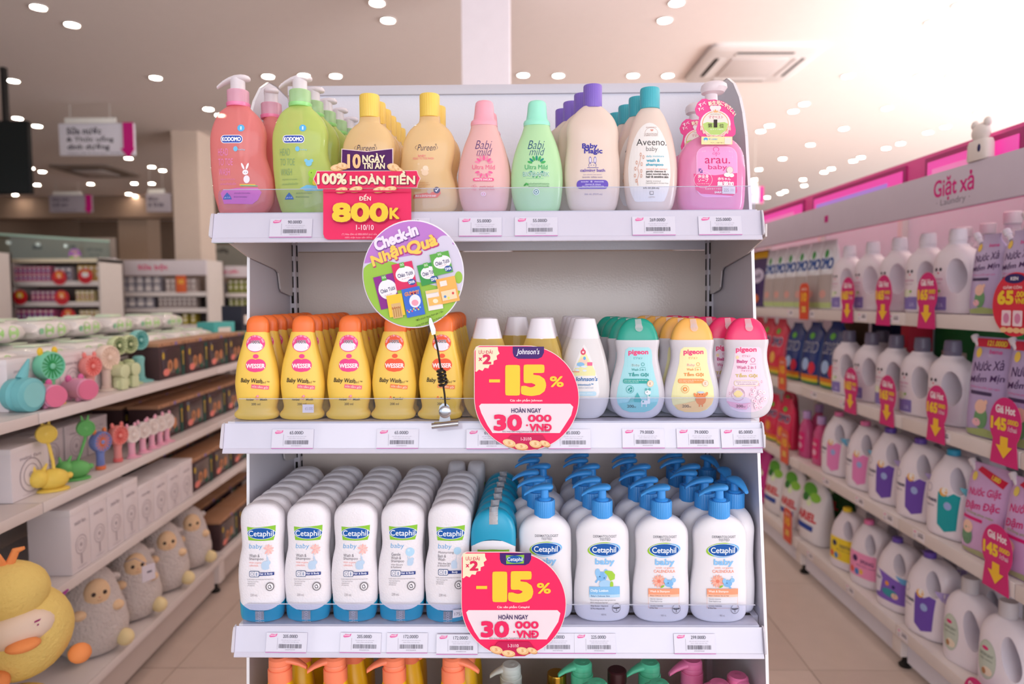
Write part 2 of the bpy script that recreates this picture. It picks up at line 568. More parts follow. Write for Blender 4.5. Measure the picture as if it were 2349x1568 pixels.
hang_sign(114, 447, 210, 487, 11.0, 'small distant hanging sign with magenta arrow in the dim back corner', [('Sữa bột', 140, 458, 38, 9, '#4b4450'), ('trẻ em', 138, 469, 34, 9, '#4b4450'), ('Milk powder', 152, 482, 50, 4, '#6d6670')], face='#a59aa4')
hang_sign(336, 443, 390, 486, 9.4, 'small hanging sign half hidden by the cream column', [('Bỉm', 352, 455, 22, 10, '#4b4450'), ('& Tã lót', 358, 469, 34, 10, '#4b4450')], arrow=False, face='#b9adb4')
hang_sign(1690, 428, 1752, 466, 8.0, 'grey hanging sign with magenta arrow behind the acrylic guard of the top shelf', [('Gặt xả', 1712, 446, 30, 10, '#5b5460')], rail=True, face='#cfc9d2')

a, b = onY(-60, 445, 5.0), onY(62, 276, 5.0)
t = thing('wall_screen', 'large black television screen hanging beside the ceiling lights', 'television', (a.x, 5.0, a.z))
M().box(0, 0, 0, b.x - a.x, 0.05, b.z - a.z, C('#0d0c0c', 0.5), 0.006).build('casing', t)
M().box(0.012, -0.003, 0.014, b.x - a.x - 0.012, 0.001, b.z - a.z - 0.012, C('#10191a', 0.12)).build('screen_glass', t)
M().box(0.25, 0.05, 0.2, 0.29, 0.09, CEIL - a.z, C('#2a2624', 0.5)).build('ceiling_mount', t)

# ------------------------------------------------------------------ the central shelf unit
white = C('#d3ced6', 0.35, name='powder_coat')
whiteg = C('#d8d4dc', 0.22, name='gloss_white')
edge = C('#f4f2f6', 0.3, name='panel_edge')
dark = C('#17110f', 0.8)
unit = thing('shelf_unit', 'tall white metal shelf unit in the middle holding baby wash bottles', 'shelf unit', (0, 0, 0))
XL, XR = -0.45, 0.45
def lean(z): return 0.012 + (1.48 - z) * 0.0116      # the unit leans a touch to one side
def leaned(m):
    m.v = [(x + lean(z) * min(1, max(0, (x + .45) / .9)), y, z) for x, y, z in m.v]
    return m
# side panels, rounded at the top
for side, prof in ((-1, [(0.128, 1.476), (0.0995, 1.103), (0.072, 0.725), (0.02, 0.0)]), (1, [(0.1, 1.476), (0.06, 1.11), (0.016, 0.79), (-0.06, 0.0)])):
    top = [(0.38, 1.80), (0.33, 1.826), (0.26, 1.829), (0.22, 1.825), (0.18, 1.803), (0.145, 1.768), (0.125, 1.735), (0.108, 1.69), (0.093, 1.61), (0.08, 1.54)]
    pts = [(y + 0.030, z) if y < .34 else (y, z) for y, z in top] + prof + [(0.38, 0.0)]
    x = XL if side < 0 else XR - 0.004
    leaned(M().prism(pts, x, x + 0.004, white, 'x')).build('side_panel', unit, smooth=0)
    ed = M()
    for (p, q) in zip(pts[1:-2], pts[2:-1]):
        d = Vector((0, q[0] - p[0], q[1] - p[1])); n = Vector((0, d.z, -d.y)).normalized() * 0.0012
        ed.add([(x - .0006, p[0] + n.y, p[1] + n.z), (x + .0046, p[0] + n.y, p[1] + n.z), (x + .0046, q[0] + n.y, q[1] + n.z), (x - .0006, q[0] + n.y, q[1] + n.z)], [(0, 1, 2, 3)], edge)
    leaned(ed).build('panel_edging', unit, smooth=0)
    # slotted upright
    xu = (XL + 0.004, XL + 0.016) if side < 0 else (XR - 0.016, XR - 0.004)
    u_ = leaned(M().box(xu[0], 0.345, 0.1, xu[1], 0.37, 1.80, C('#d6cfd6', 0.35))).build('upright', unit, smooth=0)
    xi = xu[1] if side < 0 else xu[0]
    sm = M().box(min(xi, xi + side * -0.0008), 0.3535, 0, max(xi, xi + side * -0.0008), 0.3615, 0.024, dark)
    sf = M().box(xu[0] + 0.003, 0.3442, 0, xu[1] - 0.004, 0.346, 0.024, dark)
    so = None
    for k in range(34):
        z = 0.62 + 0.0335 * k
        if so is None:
            so = sm.build('slot', u_, smooth=0); sg = sf.build('slot', u_, smooth=0)
            so.location = sg.location = (lean(z) if side > 0 else 0, 0, z)
        else:
            for w_ in (so, sg):
                c = w_.copy(); COL.objects.link(c); c.parent = u_; c.location = (lean(z) if side > 0 else 0, 0, z)
# back panels stacked between the shelves
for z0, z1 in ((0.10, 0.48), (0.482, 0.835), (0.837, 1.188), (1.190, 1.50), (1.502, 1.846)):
    leaned(M().box(XL + 0.004, 0.366, z0, XR - 0.004, 0.376, z1, C('#e0d1c8' if z0 < 1.4 else '#e9e7f0', 0.16, bump=('noise', 260, 0.06), name='back_panel_enamel_lit'), 0.001)).build('back_panel', unit)  # warm bounce tinted into the lower panels' colour, brighter light into the top one's
leaned(M().box(XL + 0.004, 0.360, 1.832, XR - 0.004, 0.380, 1.852, white, 0.002)).build('top_rail', unit)
M().box(XL + 0.004, 0.02, 0.0, XR - 0.004, 0.05, 0.10, white).build('kick_plate', unit)
ACR = acrylic(gloss=.45)
SH = [(1.4925, -0.0076), (1.1422, -0.0006), (0.7906, 0.0081), (0.4400, 0.012)]     # bottom edge of each price strip, sideways slip
ST = []
for k, (zb, ox) in enumerate(SH):
    zt = zb + 0.0487
    zs = zt + (0.002 if k == 0 else 0.003)
    ST.append(zs + 0.0005)
    x0, x1 = XL + ox, XR + ox
    lz = lean(zs)
    s = M().box(XL + .005, 0.05, zs - 0.022, XR + lz - .005, 0.362, zs, whiteg, 0.001).box(x0 + 0.004, 0.0135, zs - 0.030, x1 - 0.004, 0.062, zs, whiteg, 0.0015).build('shelf_board', unit)
    # price strip: slanted face, lower lip
    pr = [(0.0122, zt), (0.0138, zt - 0.0005), (0.0138, zb + 0.012), (0.010, zb), (-0.0012, zb), (-0.0020, zb + 0.0015), (0.0010, zb + 0.0075), (0.0022, zb + 0.0085)]
    M().prism(pr, x0, x1, C('#d6d3e3', 0.12, coat=0.6, name='price_strip_plastic'), 'x').build('price_strip', s, smooth=0)
    for xx in (x0, x1):
        cpf = [(0.016, zt + 0.001), (0.008, zt), (0.004, zt - 0.006), (-0.004, zb + 0.016), (-0.0045, zb + 0.011), (-0.002, zb + 0.0085), (0.016, zb + 0.006)]
        M().prism(cpf, xx - 0.003 if xx < 0 else xx + 0.0005, xx - 0.0005 if xx < 0 else xx + 0.003, white, 'x').build('end_cap', s, smooth=0)
    # brackets under the board
    for sx in (-1, 1):
        xb = sx * 0.4415 + (lz if sx > 0 else 0)
        bp = [(0.012, zb + 0.006), (0.102, zb - 0.0155), (0.25, zb - 0.034), (0.262, zb - 0.040), (0.271, zb - 0.072), (0.28, zb - 0.078), (0.32, zb - 0.0845), (0.345, zb - 0.086), (0.345, zs - 0.023), (0.012, zs - 0.024)]
        M().prism(bp, xb - 0.0015, xb + 0.0015, C('#cfc6c4', 0.3), 'x').build('bracket', s, smooth=0)
    # clear acrylic guard standing behind the strip
    if k < 3:
        gh = (0.040, 0.042, 0.039)[k]
        gx0 = x0 + (0.008, 0.017, 0.012)[k]; gx1 = x1 - (0.008, 0.016, 0.004)[k]
        for (ga, gb) in (((gx0, 0.002), (0.0025, gx1)) if k == 1 else ((gx0, gx1),)):
            rr = 0.008
            gp = [(ga, zt - 0.004), (gb, zt - 0.004)]
            gp += [(gb - rr + rr * math.cos(a), zt + gh - rr + rr * math.sin(a)) for a in (0, .4, .8, 1.2, PI / 2)]
            gp += [(ga + rr - rr * math.cos(a), zt + gh - rr + rr * math.sin(a)) for a in (PI / 2, 1.2, .8, .4, 0)]
            M().prism(gp, 0.0126, 0.0142, ACR, 'y').build('acrylic_guard', s, smooth=0)
            M().prism([(ga + rr, zt + gh + .0001), (gb - rr, zt + gh + .0001), (gb - rr, zt + gh - .0010), (ga + rr, zt + gh - .0010)], 0.0125, 0.0143, clear('#eef0fa', .55, .1), 'y').build('guard_edge', s, smooth=0)

# ------------------------------------------------------------------ bottles
def cr(a, t):
    """Catmull-Rom through rows a at parameter t"""
    n = len(a) - 1
    i = min(int(t), n - 1); u = t - i
    p0, p1, p2, p3 = a[max(i - 1, 0)], a[i], a[i + 1], a[min(i + 2, n)]
    q = 0.5 * (2 * p1 + (p2 - p0) * u + (2 * p0 - 5 * p1 + 4 * p2 - p3) * u * u + (3 * p1 - p0 - 3 * p2 + p3) * u ** 3)
    q[0] = min(max(q[0], min(p1[0], p2[0])), max(p1[0], p2[0]))
    return q
class Bot:
    """one kind of bottle: silhouettes measured on the photograph at (x0, shelf zs, middle plane yc), D half depth"""
    def __init__(s, px0, zs, yc, D, pym=None):
        s.zs, s.yc, s.D = zs, yc, D
        s.x = onY(px0, pym or 700, yc).x
        s.parts = {}
    def uv(s, px, py, dy=0.0):
        P = onY(px, py, s.yc + dy)
        return P.x - s.x, P.z - s.zs
    def front(s, px, py):
        return s.uv(px, py, -s.D)
    def body(s, secs, n=2.5, N=26, pw=0.5, seg=32, sm=True, rnd=False, dmin=None):
        rows = []
        for q in secs:
            a = s.uv(q[1], q[0]); b = s.uv(q[2], q[0])
            rows.append([(a[1] + b[1]) / 2, a[0], b[0]])
        rows = np.array(sorted(rows, key=lambda r: r[0]))
        z0, z1 = rows[0, 0], rows[-1, 0]
        rows[:, 0] -= z0 * (1 - (rows[:, 0] - z0) / (z1 - z0))
        mx = (rows[:, 2] - rows[:, 1]).max() / 2
        R = []
        K = [cr(rows, t) for t in np.linspace(0, len(rows) - 1, N)] if sm else list(rows)
        for z, xl, xr in K:
            rx = max((xr - xl) / 2, 1e-4)
            ry = min(rx * (1.0 if rx < 0.55 * mx else 1.2), s.D * (rx / mx) ** pw)
            if dmin: ry = max(ry, min(dmin, rx))
            R.append((z, (xl + xr) / 2, 0.0, rx, ry, n))
        s.R = R
        Z = np.array([r[0] for r in R])
        s.Z, s.cx, s.rx, s.ry, s.n = Z, np.array([r[1] for r in R]), np.array([r[3] for r in R]), np.array([r[4] for r in R]), n
        return R
    def surf(s, u, v, e):
        cx = np.interp(v, s.Z, s.cx); rx = np.interp(v, s.Z, s.rx); ry = np.interp(v, s.Z, s.ry)
        q = min(abs(u - cx) / rx, 0.985)
        return (u, -ry * (1 - q ** s.n) ** (1 / s.n) - e, v)
    def deco(s, step=0.005):
        return Deco(s.front, s.surf, step)
    def rings(s, secs, n=2, k=1.0, dmax=9):
        """free rings (caps, collars) from (py, xl, xr) with depth = k * half width"""
        R = []
        for q in secs:
            a = s.uv(q[1], q[0]); b = s.uv(q[2], q[0])
            rx = (b[0] - a[0]) / 2
            R.append(((a[1] + b[1]) / 2, (a[0] + b[0]) / 2, 0.0, max(rx, 1e-4), min(max(rx * k, 1e-4), dmax), n))
        return sorted(R, key=lambda r: r[0])
def ridged(m, r, z0, z1, mat, cx=0, seg=56, top=0.0012):
    m.lathe([(r * .97, z0), (r, z0 + .0006), (r, z1 - top), (r * .95, z1)], mat, seg, cx, 0, 0.03)
def pump_head(m, xt, xb, cx, z0, z1, mat, wid=0.012, drop=0.008, T=None):
    """spout cap: dome above the stem at cx, tapering to a drooping nozzle tip at xt"""
    s = 1 if xb > xt else -1
    L = abs(xb - xt); h = (z1 - z0)
    R = []
    for f, hw, zc, hh in ((0, .28, -.22, .20), (.06, .36, -.08, .24), (.2, .50, .18, .28), (.4, .72, .42, .34), (.6, .95, .52, .42), (.78, 1.0, .54, .44), (.9, .86, .52, .40), (.97, .55, .50, .30), (1.0, .2, .48, .14)):
        R.append((xt + s * L * f, 0, z0 + h * zc - (drop * (1 - f) ** 3), wid * hw, h * hh, 2.4))
    m.loft(R, mat, 18, axis='x', T=T)

BT = ST[0]
# ---- top shelf 1, 2: pump bottles with a wavy side, pink and lime
def wavy_pump(px0, label, liquid, body_, collar, pr, yc=0.056):
    b = Bot(px0, BT, yc, 0.022, 380)
    o = px0 - 547
    S_ = [(489, 519, 598), (484, 506, 612), (464, 499, 625), (440, 492, 628), (411, 489, 627), (385, 486, 620), (359, 485, 611), (333, 484, 610), (307, 485, 611), (281, 493, 603), (262, 503, 588), (252, 514, 577), (247, 522, 573), (243, 524, 572)]
    b.body([(y, l + o, r + o) for y, l, r in S_], n=2.3, N=30)
    t = thing('pump_bottle', label, 'bottle', (b.x, b.yc, b.zs))
    M().loft(b.R, clear(liquid, .58, .05, body_), 36).build('body', t)
    bm_ = M(); bm_.lathe([(0.0165, 0.001), (0.0172, 0.004), (0.016, 0.006)], C(collar, .3), 24, b.uv(556 + o, 480)[0])
    bm_.build('base_disc', t)
    cx, z = b.uv(547 + o, 244)
    c = M(); cm = clear('#fff2f6' if 'pink' in label[:6] else '#f2fbea', .6, .15, '#ffc4da' if 'pink' in label[:6] else '#c6f0b4')
    c.lathe([(.0185, z - .002), (.0195, z), (.0195, z + .004)], C(collar, .3), 28, cx)
    ridged(c, .0180, z + .004, z + .0255, cm, cx, 48)
    c.build('pump_collar', t)
    wp = clear('#fbf4f8', .72, .2)
    M().lathe([(.0122, z + .0255), (.0120, z + .040), (.0128, z + .045)], wp, 24, cx).build('pump_stem', t)
    M().tube([(cx, 0, z), (cx + .004, 0, .05), (cx + .008, 0, .012)], .003, clear('#fff5f8', .4), 8).build('dip_tube', t)
    h = M(); pump_head(h, b.uv(499 + o, 200)[0], b.uv(574 + o, 200)[0], cx, z + .040, z + .0520, wp, .013, .006); h.build('pump_head', t)
    d = b.deco()
    X = lambda x: x + o
    # logo lozenge with lettering, drop, words, rainbow ground
    d.r(X(505), 309, X(556), 328, '#f4f2fb', 8).r(X(506.5), 310.5, X(554.5), 326.5, '#2a4bb0', 7)
    d.t('KODOMO', X(530), 318.5, 44, 10, '#ffffff', .04)
    d.e(X(552), 293, 8, 8, '#5fb7ea').t('1', X(552), 293, 3.4, 8, '#d9f1ff')
    d.t('HEAD', X(510.5), 348, 24, 16, pr).t('TO TOE', X(516.5), 371, 35, 16, pr).t('WASH', X(514), 394, 27, 16, pr)
    d.t('สบู่เหลวอาบและ', X(522), 411, 36, 6, pr).t('สระผมสำหรับเด็ก', X(523), 421, 38, 6, pr)
    d.e(X(540), 341, 5, 6, '#7cc6ea').t('baby', X(554), 343, 16, 5, '#9cd5ef')
    return b, t, d, X
b, t, d, X = wavy_pump(547, 'pink pump bottle with wavy side at the front corner of the top shelf', '#ffd6d0', '#ff9e9c', '#f784b2', '#e58fc4')
d.p([(X(504), 443), (X(510), 436), (X(545), 431), (X(590), 430), (X(598), 440), (X(590), 458), (X(578), 468), (X(512), 467)], '#d873c2')
d.r(X(550), 422, X(585), 426, '#e9c054', 1).r(X(552), 424.5, X(590), 427, '#7fb98c', 1)
d.e(X(566), 411, 7, 9, '#f5eef5').e(X(563), 395, 6.5, 6, '#f8f2f8').e(X(557), 381, 2.4, 8, '#f8f2f8', rot=-25).e(X(567), 381, 2.4, 8, '#f8f2f8', rot=18).e(X(561), 395, .9, .9, '#5a3a4a').e(X(565.5), 395, .9, .9, '#5a3a4a')
d.p([(X(513), 450), (X(521), 441), (X(529), 450), (X(532), 457), (X(510), 457)], '#4c69b8').t('ph 5.5', X(521), 453, 14, 4, '#dfe8ff').t('สูตรอ่อนโยน ไม่ระคายเคือง', X(556), 443, 36, 4, '#7a3f92').t('ผ่านการทดสอบ', X(552), 451, 30, 4, '#7a3f92')
d.build('label_print', t)
pink_pump = t
for k, (dx, dy, rz) in enumerate(((.030, .082, -1.15), (.050, .160, -1.25), (.046, .250, -1.1))):
    dup(t, (b.x + dx, b.yc + dy, b.zs), rz, 'pink pump bottle standing %s behind the front pink pump bottle' % ORD[k + 1], 'pink pump bottles on the top shelf')
t['group'] = 'pink pump bottles on the top shelf'
b, t, d, X = wavy_pump(689, 'lime green pump bottle with wavy side beside the pink pump bottle', '#f4f8cc', '#dcee8c', '#9be38a', '#8aa878', .054)
d.p([(X(546), 432), (X(562), 424), (X(604), 428), (X(600), 436), (X(560), 438)], '#7cc3ea')
d.e(X(580), 413, 14, 12, '#9ccb3c').e(X(576), 398, 11, 10, '#a4d243').e(X(572), 396, 1, 1.4, '#3c5a1a').e(X(582), 418, 7, 7, '#f2c83a').e(X(566), 374, 7, 7, '#82c8e6').e(X(572), 368, 4, 4, '#82c8e6').e(X(560), 368, 4, 4, '#82c8e6')
d.p([(X(513), 450), (X(521), 441), (X(529), 450), (X(532), 457), (X(510), 457)], '#4472b8').t('ph 5.5', X(521), 453, 14, 4, '#dfe8ff').t('สูตรอ่อนโยน ไม่ระคายเคือง', X(556), 443, 36, 4, '#4d7c5a').t('ผ่านการทดสอบ', X(552), 451, 30, 4, '#4d7c5a')
d.build('label_print', t)
t['group'] = 'lime green pump bottles on the top shelf'
for k in range(4):
    dup(t, (b.x + .002 + .004 * k, b.yc + .068 * (k + 1), b.zs), (-.1, .12, -.05, .1)[k], 'lime green pump bottle standing %s behind the front lime green one' % ORD[k + 1])

# ---- top shelf 3, 4: pale amber bottles with ridged yellow caps
b = Bot(986, BT, .058, .021, 380)
b.body([(489, 944, 1032), (485, 936, 1040), (474, 930, 1048), (450, 927, 1051), (425, 922, 1046), (401, 919, 1038), (385, 920, 1036), (359, 922, 1042), (333, 925, 1045), (316, 931, 1041), (300, 940, 1032), (288, 953, 1019), (283, 960, 1011), (276, 962.5, 1009.5), (268, 963, 1009)], n=2.4, N=30)
t = thing('amber_bottle', 'pale amber baby wash bottle with yellow cap beside the pink bottle', 'bottle', (b.x, b.yc, b.zs), 0, 'amber bottles with yellow caps')
M().loft(b.R, clear('#fff0d6', .72, .12, '#ffe0a8'), 36).build('body', t)
cx, z = b.uv(986, 269); r = b.uv(1009, 269)[0] - cx; zt = b.uv(986, 218)[1]
c = M(); ridged(c, r, z - .001, zt, C('#f7cf5c', .35), cx, 60, .003); c.build('cap', t)
d = b.deco()
d.t('Pureen', 978, 338, 42, 14, '#3c3550', -.005, .32).t('®', 1000, 331, 4, 4, '#3c3550')
d.ring(978, 338, 26, 9, .8, '#5a5068', 20, 150, 215).ring(978, 338, 26, 9, .8, '#5a5068', 20, -35, 30)
d.t('BABY', 968, 357, 18, 5, '#ee8f8a', .02).t('HEAD TO TOE WASH', 971, 363, 48, 5, '#ee8f8a', .01)
d.e(975, 396, 8, 7, '#f7d9b8').e(968, 390, 3, 3, '#f7d9b8').e(981, 389, 3, 3, '#f7d9b8').e(976, 385, 6.5, 5.5, '#f9e2c6').ring(960, 376, 2, 2, .5, '#fdf0da', 12)
d.t('Dermatologically tested', 970, 419, 26, 3, '#c98c66').t('Hypoallergenic 500 ml', 972, 424, 28, 3, '#c98c66').t('soap free', 968, 429, 16, 3, '#c98c66')
d.p([(947, 455), (949, 446), (1010, 438), (1011, 444), (1003, 453)], '#f2705f').t('MILD & GENTLE FOR BABY', 977, 449, 48, 4.5, '#fff2ea', .02)
d.e(1002, 436, 7.5, 7.5, '#4a3f6a').t('✓', 1002, 436, 8, 8, '#ffffff', .03).e(985, 439, 5.2, 5.2, '#d9bda6')
d.build('label_print', t)
def amber(x, y, lab): dup(t, (x, y, b.zs), 0, lab)
amber(b.x + .002, b.yc + .075, 'amber bottle with yellow cap just behind the amber bottle next to the pink one')
xs1 = onY(849, 380, b.yc).x
for k in range(6):
    amber(xs1 + .001 * k, b.yc + .047 * k, 'pale amber bottle with yellow cap half hidden by the red cashback sign' if k == 0 else 'amber bottle with yellow cap standing %s behind the one at the cashback sign' % ORD[k])

# ---- top shelf 5, 6: tapering bottles with a domed coloured cap
def mild(px0, label, c_body, c_low, c_cap, cols, words_, capz):
    b = Bot(px0, BT, .05, .021, 380); o = px0 - 1110
    b.body([(y, l + o, r + o) for y, l, r in [(489, 1074, 1150), (484, 1065, 1160), (469, 1058, 1165), (447, 1053, 1168), (421, 1051, 1170), (393, 1052, 1169), (366, 1056, 1165), (335, 1065, 1157), (310, 1075, 1147), (296, 1079.5, 1141.5), (289, 1081, 1140)]], n=2.2)
    t = thing('tapered_bottle', label, 'bottle', (b.x, b.yc, b.zs), 0, None)
    M().loft(b.R, clear(c_body, .84, .22, c_low), 36).build('body', t)
    rr = b.rings([(y, l + o, r + o) for y, l, r in [(290, 1080, 1141), (284, 1079.5, 1141), (279, 1081, 1139), (275, 1086, 1135), (262, 1088, 1133.5), (245, 1089.5, 1132.5), (237, 1091, 1131), (233, 1095, 1127), (231, 1102, 1120)]], 2, .72)
    M().loft(rr, C(c_cap, .35, sss=.2), 32).build('cap', t)
    d = b.deco(); X = lambda x: x + o
    ink, leaf, leaf2, head, sub = cols
    d.t('Babi', X(1109), 331, 39, 20, ink, -.012, .35).t('mild', X(1111), 347, 36, 17, ink, -.012, .35)
    for k in range(7):
        a = math.radians(-90 + (k - 3) * 24)
        d.e(X(1110) + 16 * math.cos(a), 376 + 14 * math.sin(a), 6.0, 2.6, (leaf, leaf2)[k % 2], 12, math.degrees(a))
        a2 = math.radians(90 + (k - 3) * 24)
        if k in (0, 1, 2, 3, 4, 5, 6): d.e(X(1110) + 16 * math.cos(a2), 391 + 12 * math.sin(a2), 5.2, 2.4, (leaf2, leaf)[k % 2], 12, math.degrees(a2))
    d.t('Ultra Mild', X(1109), 383, 52, 10.5, head, .0)
    words_(d, X)
    d.build('label_print', t)
    return b, t
def wa(d, X):
    d.t('Natural N Mild', X(1109), 356, 32, 4, '#c06a9a')
    d.r(X(1085), 408, X(1133), 415.5, '#f0588a', 3.5).t('WHITE SAKURA', X(1109), 411.8, 41, 4.6, '#fff0f4', .02)
    d.t('สารสกัด วิตามินอี', X(1116), 428, 32, 4.4, '#d0507e').t('สูตรอ่อนโยน เข้มข้น', X(1117), 434, 36, 4.4, '#d0507e')
    for k in range(5): d.ring(X(1088) + 4 * math.cos(k * 1.257), 430 + 4 * math.sin(k * 1.257), 3, 3, .5, '#ee7a9e', 10)
    d.e(X(1109), 445, 6, 5, '#fbe3ea').ring(X(1109), 445, 4, 3.2, 1.3, '#ee6a90', 14)
b, t = mild(1110, 'soft pink tapered bottle with a domed pink cap on the top shelf', '#fff0ee', '#ffcfcb', '#fbaebe', ('#5b3d78', '#f28aa8', '#f0649a', '#f06a94', '#d0507e'), wa, 0)
pb = (b, t)
dup(t, (b.x + .003, b.yc + .075, b.zs), 0, 'pink tapered bottle hidden behind the front pink tapered bottle')
def wb(d, X):
    d.t('BIOGANIK', X(1109), 399, 62, 11.5, '#f4fbf6', .055).t('BIOGANIK', X(1109), 399, 61, 10.5, '#3aa57c', -.002)
    d.t('Sweet & Tender baby care', X(1106), 409, 40, 3, '#6cc79a').t('อ่อนโยนด้วยสารสกัดออร์แกนิก', X(1114), 421, 50, 4.4, '#2f7c58').t('และสารทำความสะอาดจากพืช', X(1115), 426.5, 48, 4, '#2f7c58')
    d.e(X(1084), 423, 4.5, 2, '#3f9a4a', 10, -40).e(X(1088), 422, 4.5, 2, '#57b45c', 10, 40)
    d.e(X(1109), 440, 7.6, 7.6, '#f2faf4').ring(X(1109), 440, 6, 6, 1.6, '#2f8a72', 20).e(X(1109), 440, 2, 2, '#2f8a72')
b, t = mild(1231, 'soft green tapered bottle with a domed mint cap on the top shelf', '#eefce8', '#cff8c4', '#a4f2d6', ('#1d4a78', '#3fae5a', '#1f8f7a', '#35a86a', '#2f7c58'), wb, 0)
dup(t, (b.x + .002, b.yc + .075, b.zs), 0, 'green tapered bottle hidden behind the front green tapered bottle')

# ---- top shelf 7: peach bottle with purple cap
b = Bot(1359, BT, .055, .021, 380)
b.body([(489, 1320, 1400), (483, 1309, 1410), (469, 1302, 1416), (437, 1297, 1421), (405, 1294.5, 1422), (373, 1296, 1421), (348, 1299, 1418.5), (332, 1300.5, 1418), (316, 1300.5, 1418.5), (303, 1300, 1418), (287, 1302.5, 1414), (271, 1311, 1406), (258, 1322, 1394), (250, 1331, 1385), (246, 1336, 1380)], n=2.5, N=30)
t = thing('peach_bottle', 'peach coloured bottle with a ridged purple cap on the top shelf', 'bottle', (b.x, b.yc, b.zs))
M().loft(b.R, clear('#fdf0e6', .88, .2, '#fbe7d9'), 36).build('body', t)
cx, z = b.uv(1359.5, 248); r = b.uv(1381, 248)[0] - cx; zt = b.uv(1359, 197)[1]
c = M(); ridged(c, r, z - .001, zt, C('#8468c8', .35), cx, 60, .002); c.build('cap', t)
c = M(); c.lathe([(r * .96, zt - .002), (r * .9, zt), (r * .2, zt + .0008)], C('#9078d2', .3), 32, cx); c.build('cap_lid', t)
d = b.deco()
IV = '#3a34a0'
d.t('Baby', 1353, 336, 35, 15.5, IV, .035).t('Magic', 1361, 347.5, 42, 15, IV, .035)
d.ring(1359, 379, 9, 7, .9, IV, 20, 150, 390).e(1354, 367, 2.8, 8, '#e6dcec', 16, -14).ring(1354, 367, 3, 8, .7, IV, 16).e(1365, 367, 2.8, 8, '#e6dcec', 16, 14).ring(1365, 367, 3, 8, .7, IV, 16).e(1356, 379, .9, .9, IV).e(1362, 379, .9, .9, IV).line(1347, 384.5, 1373, 384.5, 1, IV)
d.t('calming bath', 1359.5, 391.5, 57, 9, '#6a52b0', .02).t('baño calmante / bain apaisant', 1359, 400.5, 42, 3, '#8a78b4').t('lavender lullaby scent', 1359, 406.5, 46, 4.5, '#5a4a9a')
d.r(1323, 412.5, 1395.5, 433, '#6d55bd', 9).t('lavender  ✳  chamomile', 1359, 416.5, 52, 4.6, '#f1e9ff', .01).t('cleanses & relaxes', 1360, 422.5, 36, 3.6, '#f1e9ff').t('tear-free, comforting formula', 1360, 427, 50, 3.6, '#f1e9ff')
d.t('266 mL (9.0 fl oz)', 1361, 445.5, 41, 4.6, '#8577a8')
d.build('label_print', t)
t['group'] = 'peach bottles with purple caps'
for k in range(3):
    dup(t, (b.x - .012 * (k + 1) - (.004 if k else 0), b.yc + .05 * (k + 1), b.zs), 0, 'peach bottle with purple cap standing %s behind the front purple-capped one' % ORD[k + 1])
# a blue-pumped bottle peeping out behind it comes with the lower shelf's pump bottles
PEEP = (b.x + .003, b.yc + .22, b.zs)

# ---- top shelf 8: peach bottle with teal cap and big oval label
b = Bot(1491, BT, .055, .022, 380)
b.body([(489, 1452, 1528), (483, 1443, 1538), (469, 1437, 1545), (437, 1432, 1551), (405, 1430, 1553), (373, 1432, 1552), (341, 1437, 1547), (310, 1443, 1540), (285, 1450, 1531), (268, 1457, 1523), (257, 1464, 1516), (251, 1469, 1512), (248, 1471, 1510)], n=2.2, N=28)
t = thing('teal_capped_bottle', 'peach bottle with a teal cap and large white oval label on top shelf', 'bottle', (b.x, b.yc, b.zs))
M().loft(b.R, clear('#fdf2e8', .88, .22, '#fce9dc'), 36).build('body', t)
cx, z = b.uv(1490.5, 250); r = b.uv(1513, 250)[0] - cx; zt = b.uv(1490, 204)[1]
c = M(); ridged(c, r, z - .001, zt, C('#45b4c2', .35), cx, 60, .003); c.build('cap', t)
d = b.deco()
P = [(1491 + q * math.cos(a), y + h_ * math.sin(a)) for q, y, h_, a in [((47.5 if math.sin(i * 2 * PI / 40) > 0 else 48.5), 402, (82 if math.sin(i * 2 * PI / 40) > 0 else 122), i * 2 * PI / 40) for i in range(40)]]
P = [(x, min(y, 462)) for x, y in P]
d.p(P, '#f2ece8')
d.ring(1495, 304, 15, 13, .6, '#b58c7e', 16, 180, 360).t('RECOMMENDED BY', 1495, 291, 24, 2.6, '#b07c6c').t('US PEDIATRICIANS', 1494, 306, 31, 3.2, '#9a7468').t('& DERMATOLOGISTS', 1494, 309.8, 31, 3.2, '#9a7468').t('♥', 1496, 298, 7, 5, '#e09c8c')
d.t('Aveeno.', 1495.5, 325, 69, 15.5, '#3f3b3a', -.004).t('baby', 1495.5, 342.5, 26, 14, '#5d5856', -.012)
d.t('daily moisture', 1503, 358.5, 41, 5.5, '#58bcd0', .004).t('wash &', 1498.5, 367.5, 31, 7.5, '#38a9c2', .025).t('shampoo', 1502, 378, 40, 8.5, '#38a9c2', .025)
d.t('natural oat extract', 1507, 387.3, 49, 4, '#e9a08c', .01).t('gently cleanses &', 1505, 393.5, 46, 5.2, '#4a4544', .03).t("helps nourish baby's", 1508.5, 399.5, 53, 5.4, '#4a4544', .03).t('hair & sensitive skin', 1508, 405.3, 52, 5, '#4a4544', .03)
d.t('lightly scented', 1499, 415.5, 33, 3.6, '#8a8480').t('hypoallergenic & tear free', 1508, 420, 52, 3.8, '#8a8480').t('8 FL OZ (236 mL)', 1494, 431.5, 36, 4.6, '#4a4544', .02).r(1490.5, 438.5, 1499, 446, '#6d6664').r(1491.5, 439.5, 1498, 445, '#efe6e0').t('127791', 1495, 452, 14, 3, '#b09a8e')
LC = '#d99a7e'
pts = [(1464, 425), (1462, 412), (1466, 398), (1463, 385), (1468, 370), (1470, 358)]
for p, q in zip(pts, pts[1:]): d.line(*p, *q, .9, LC)
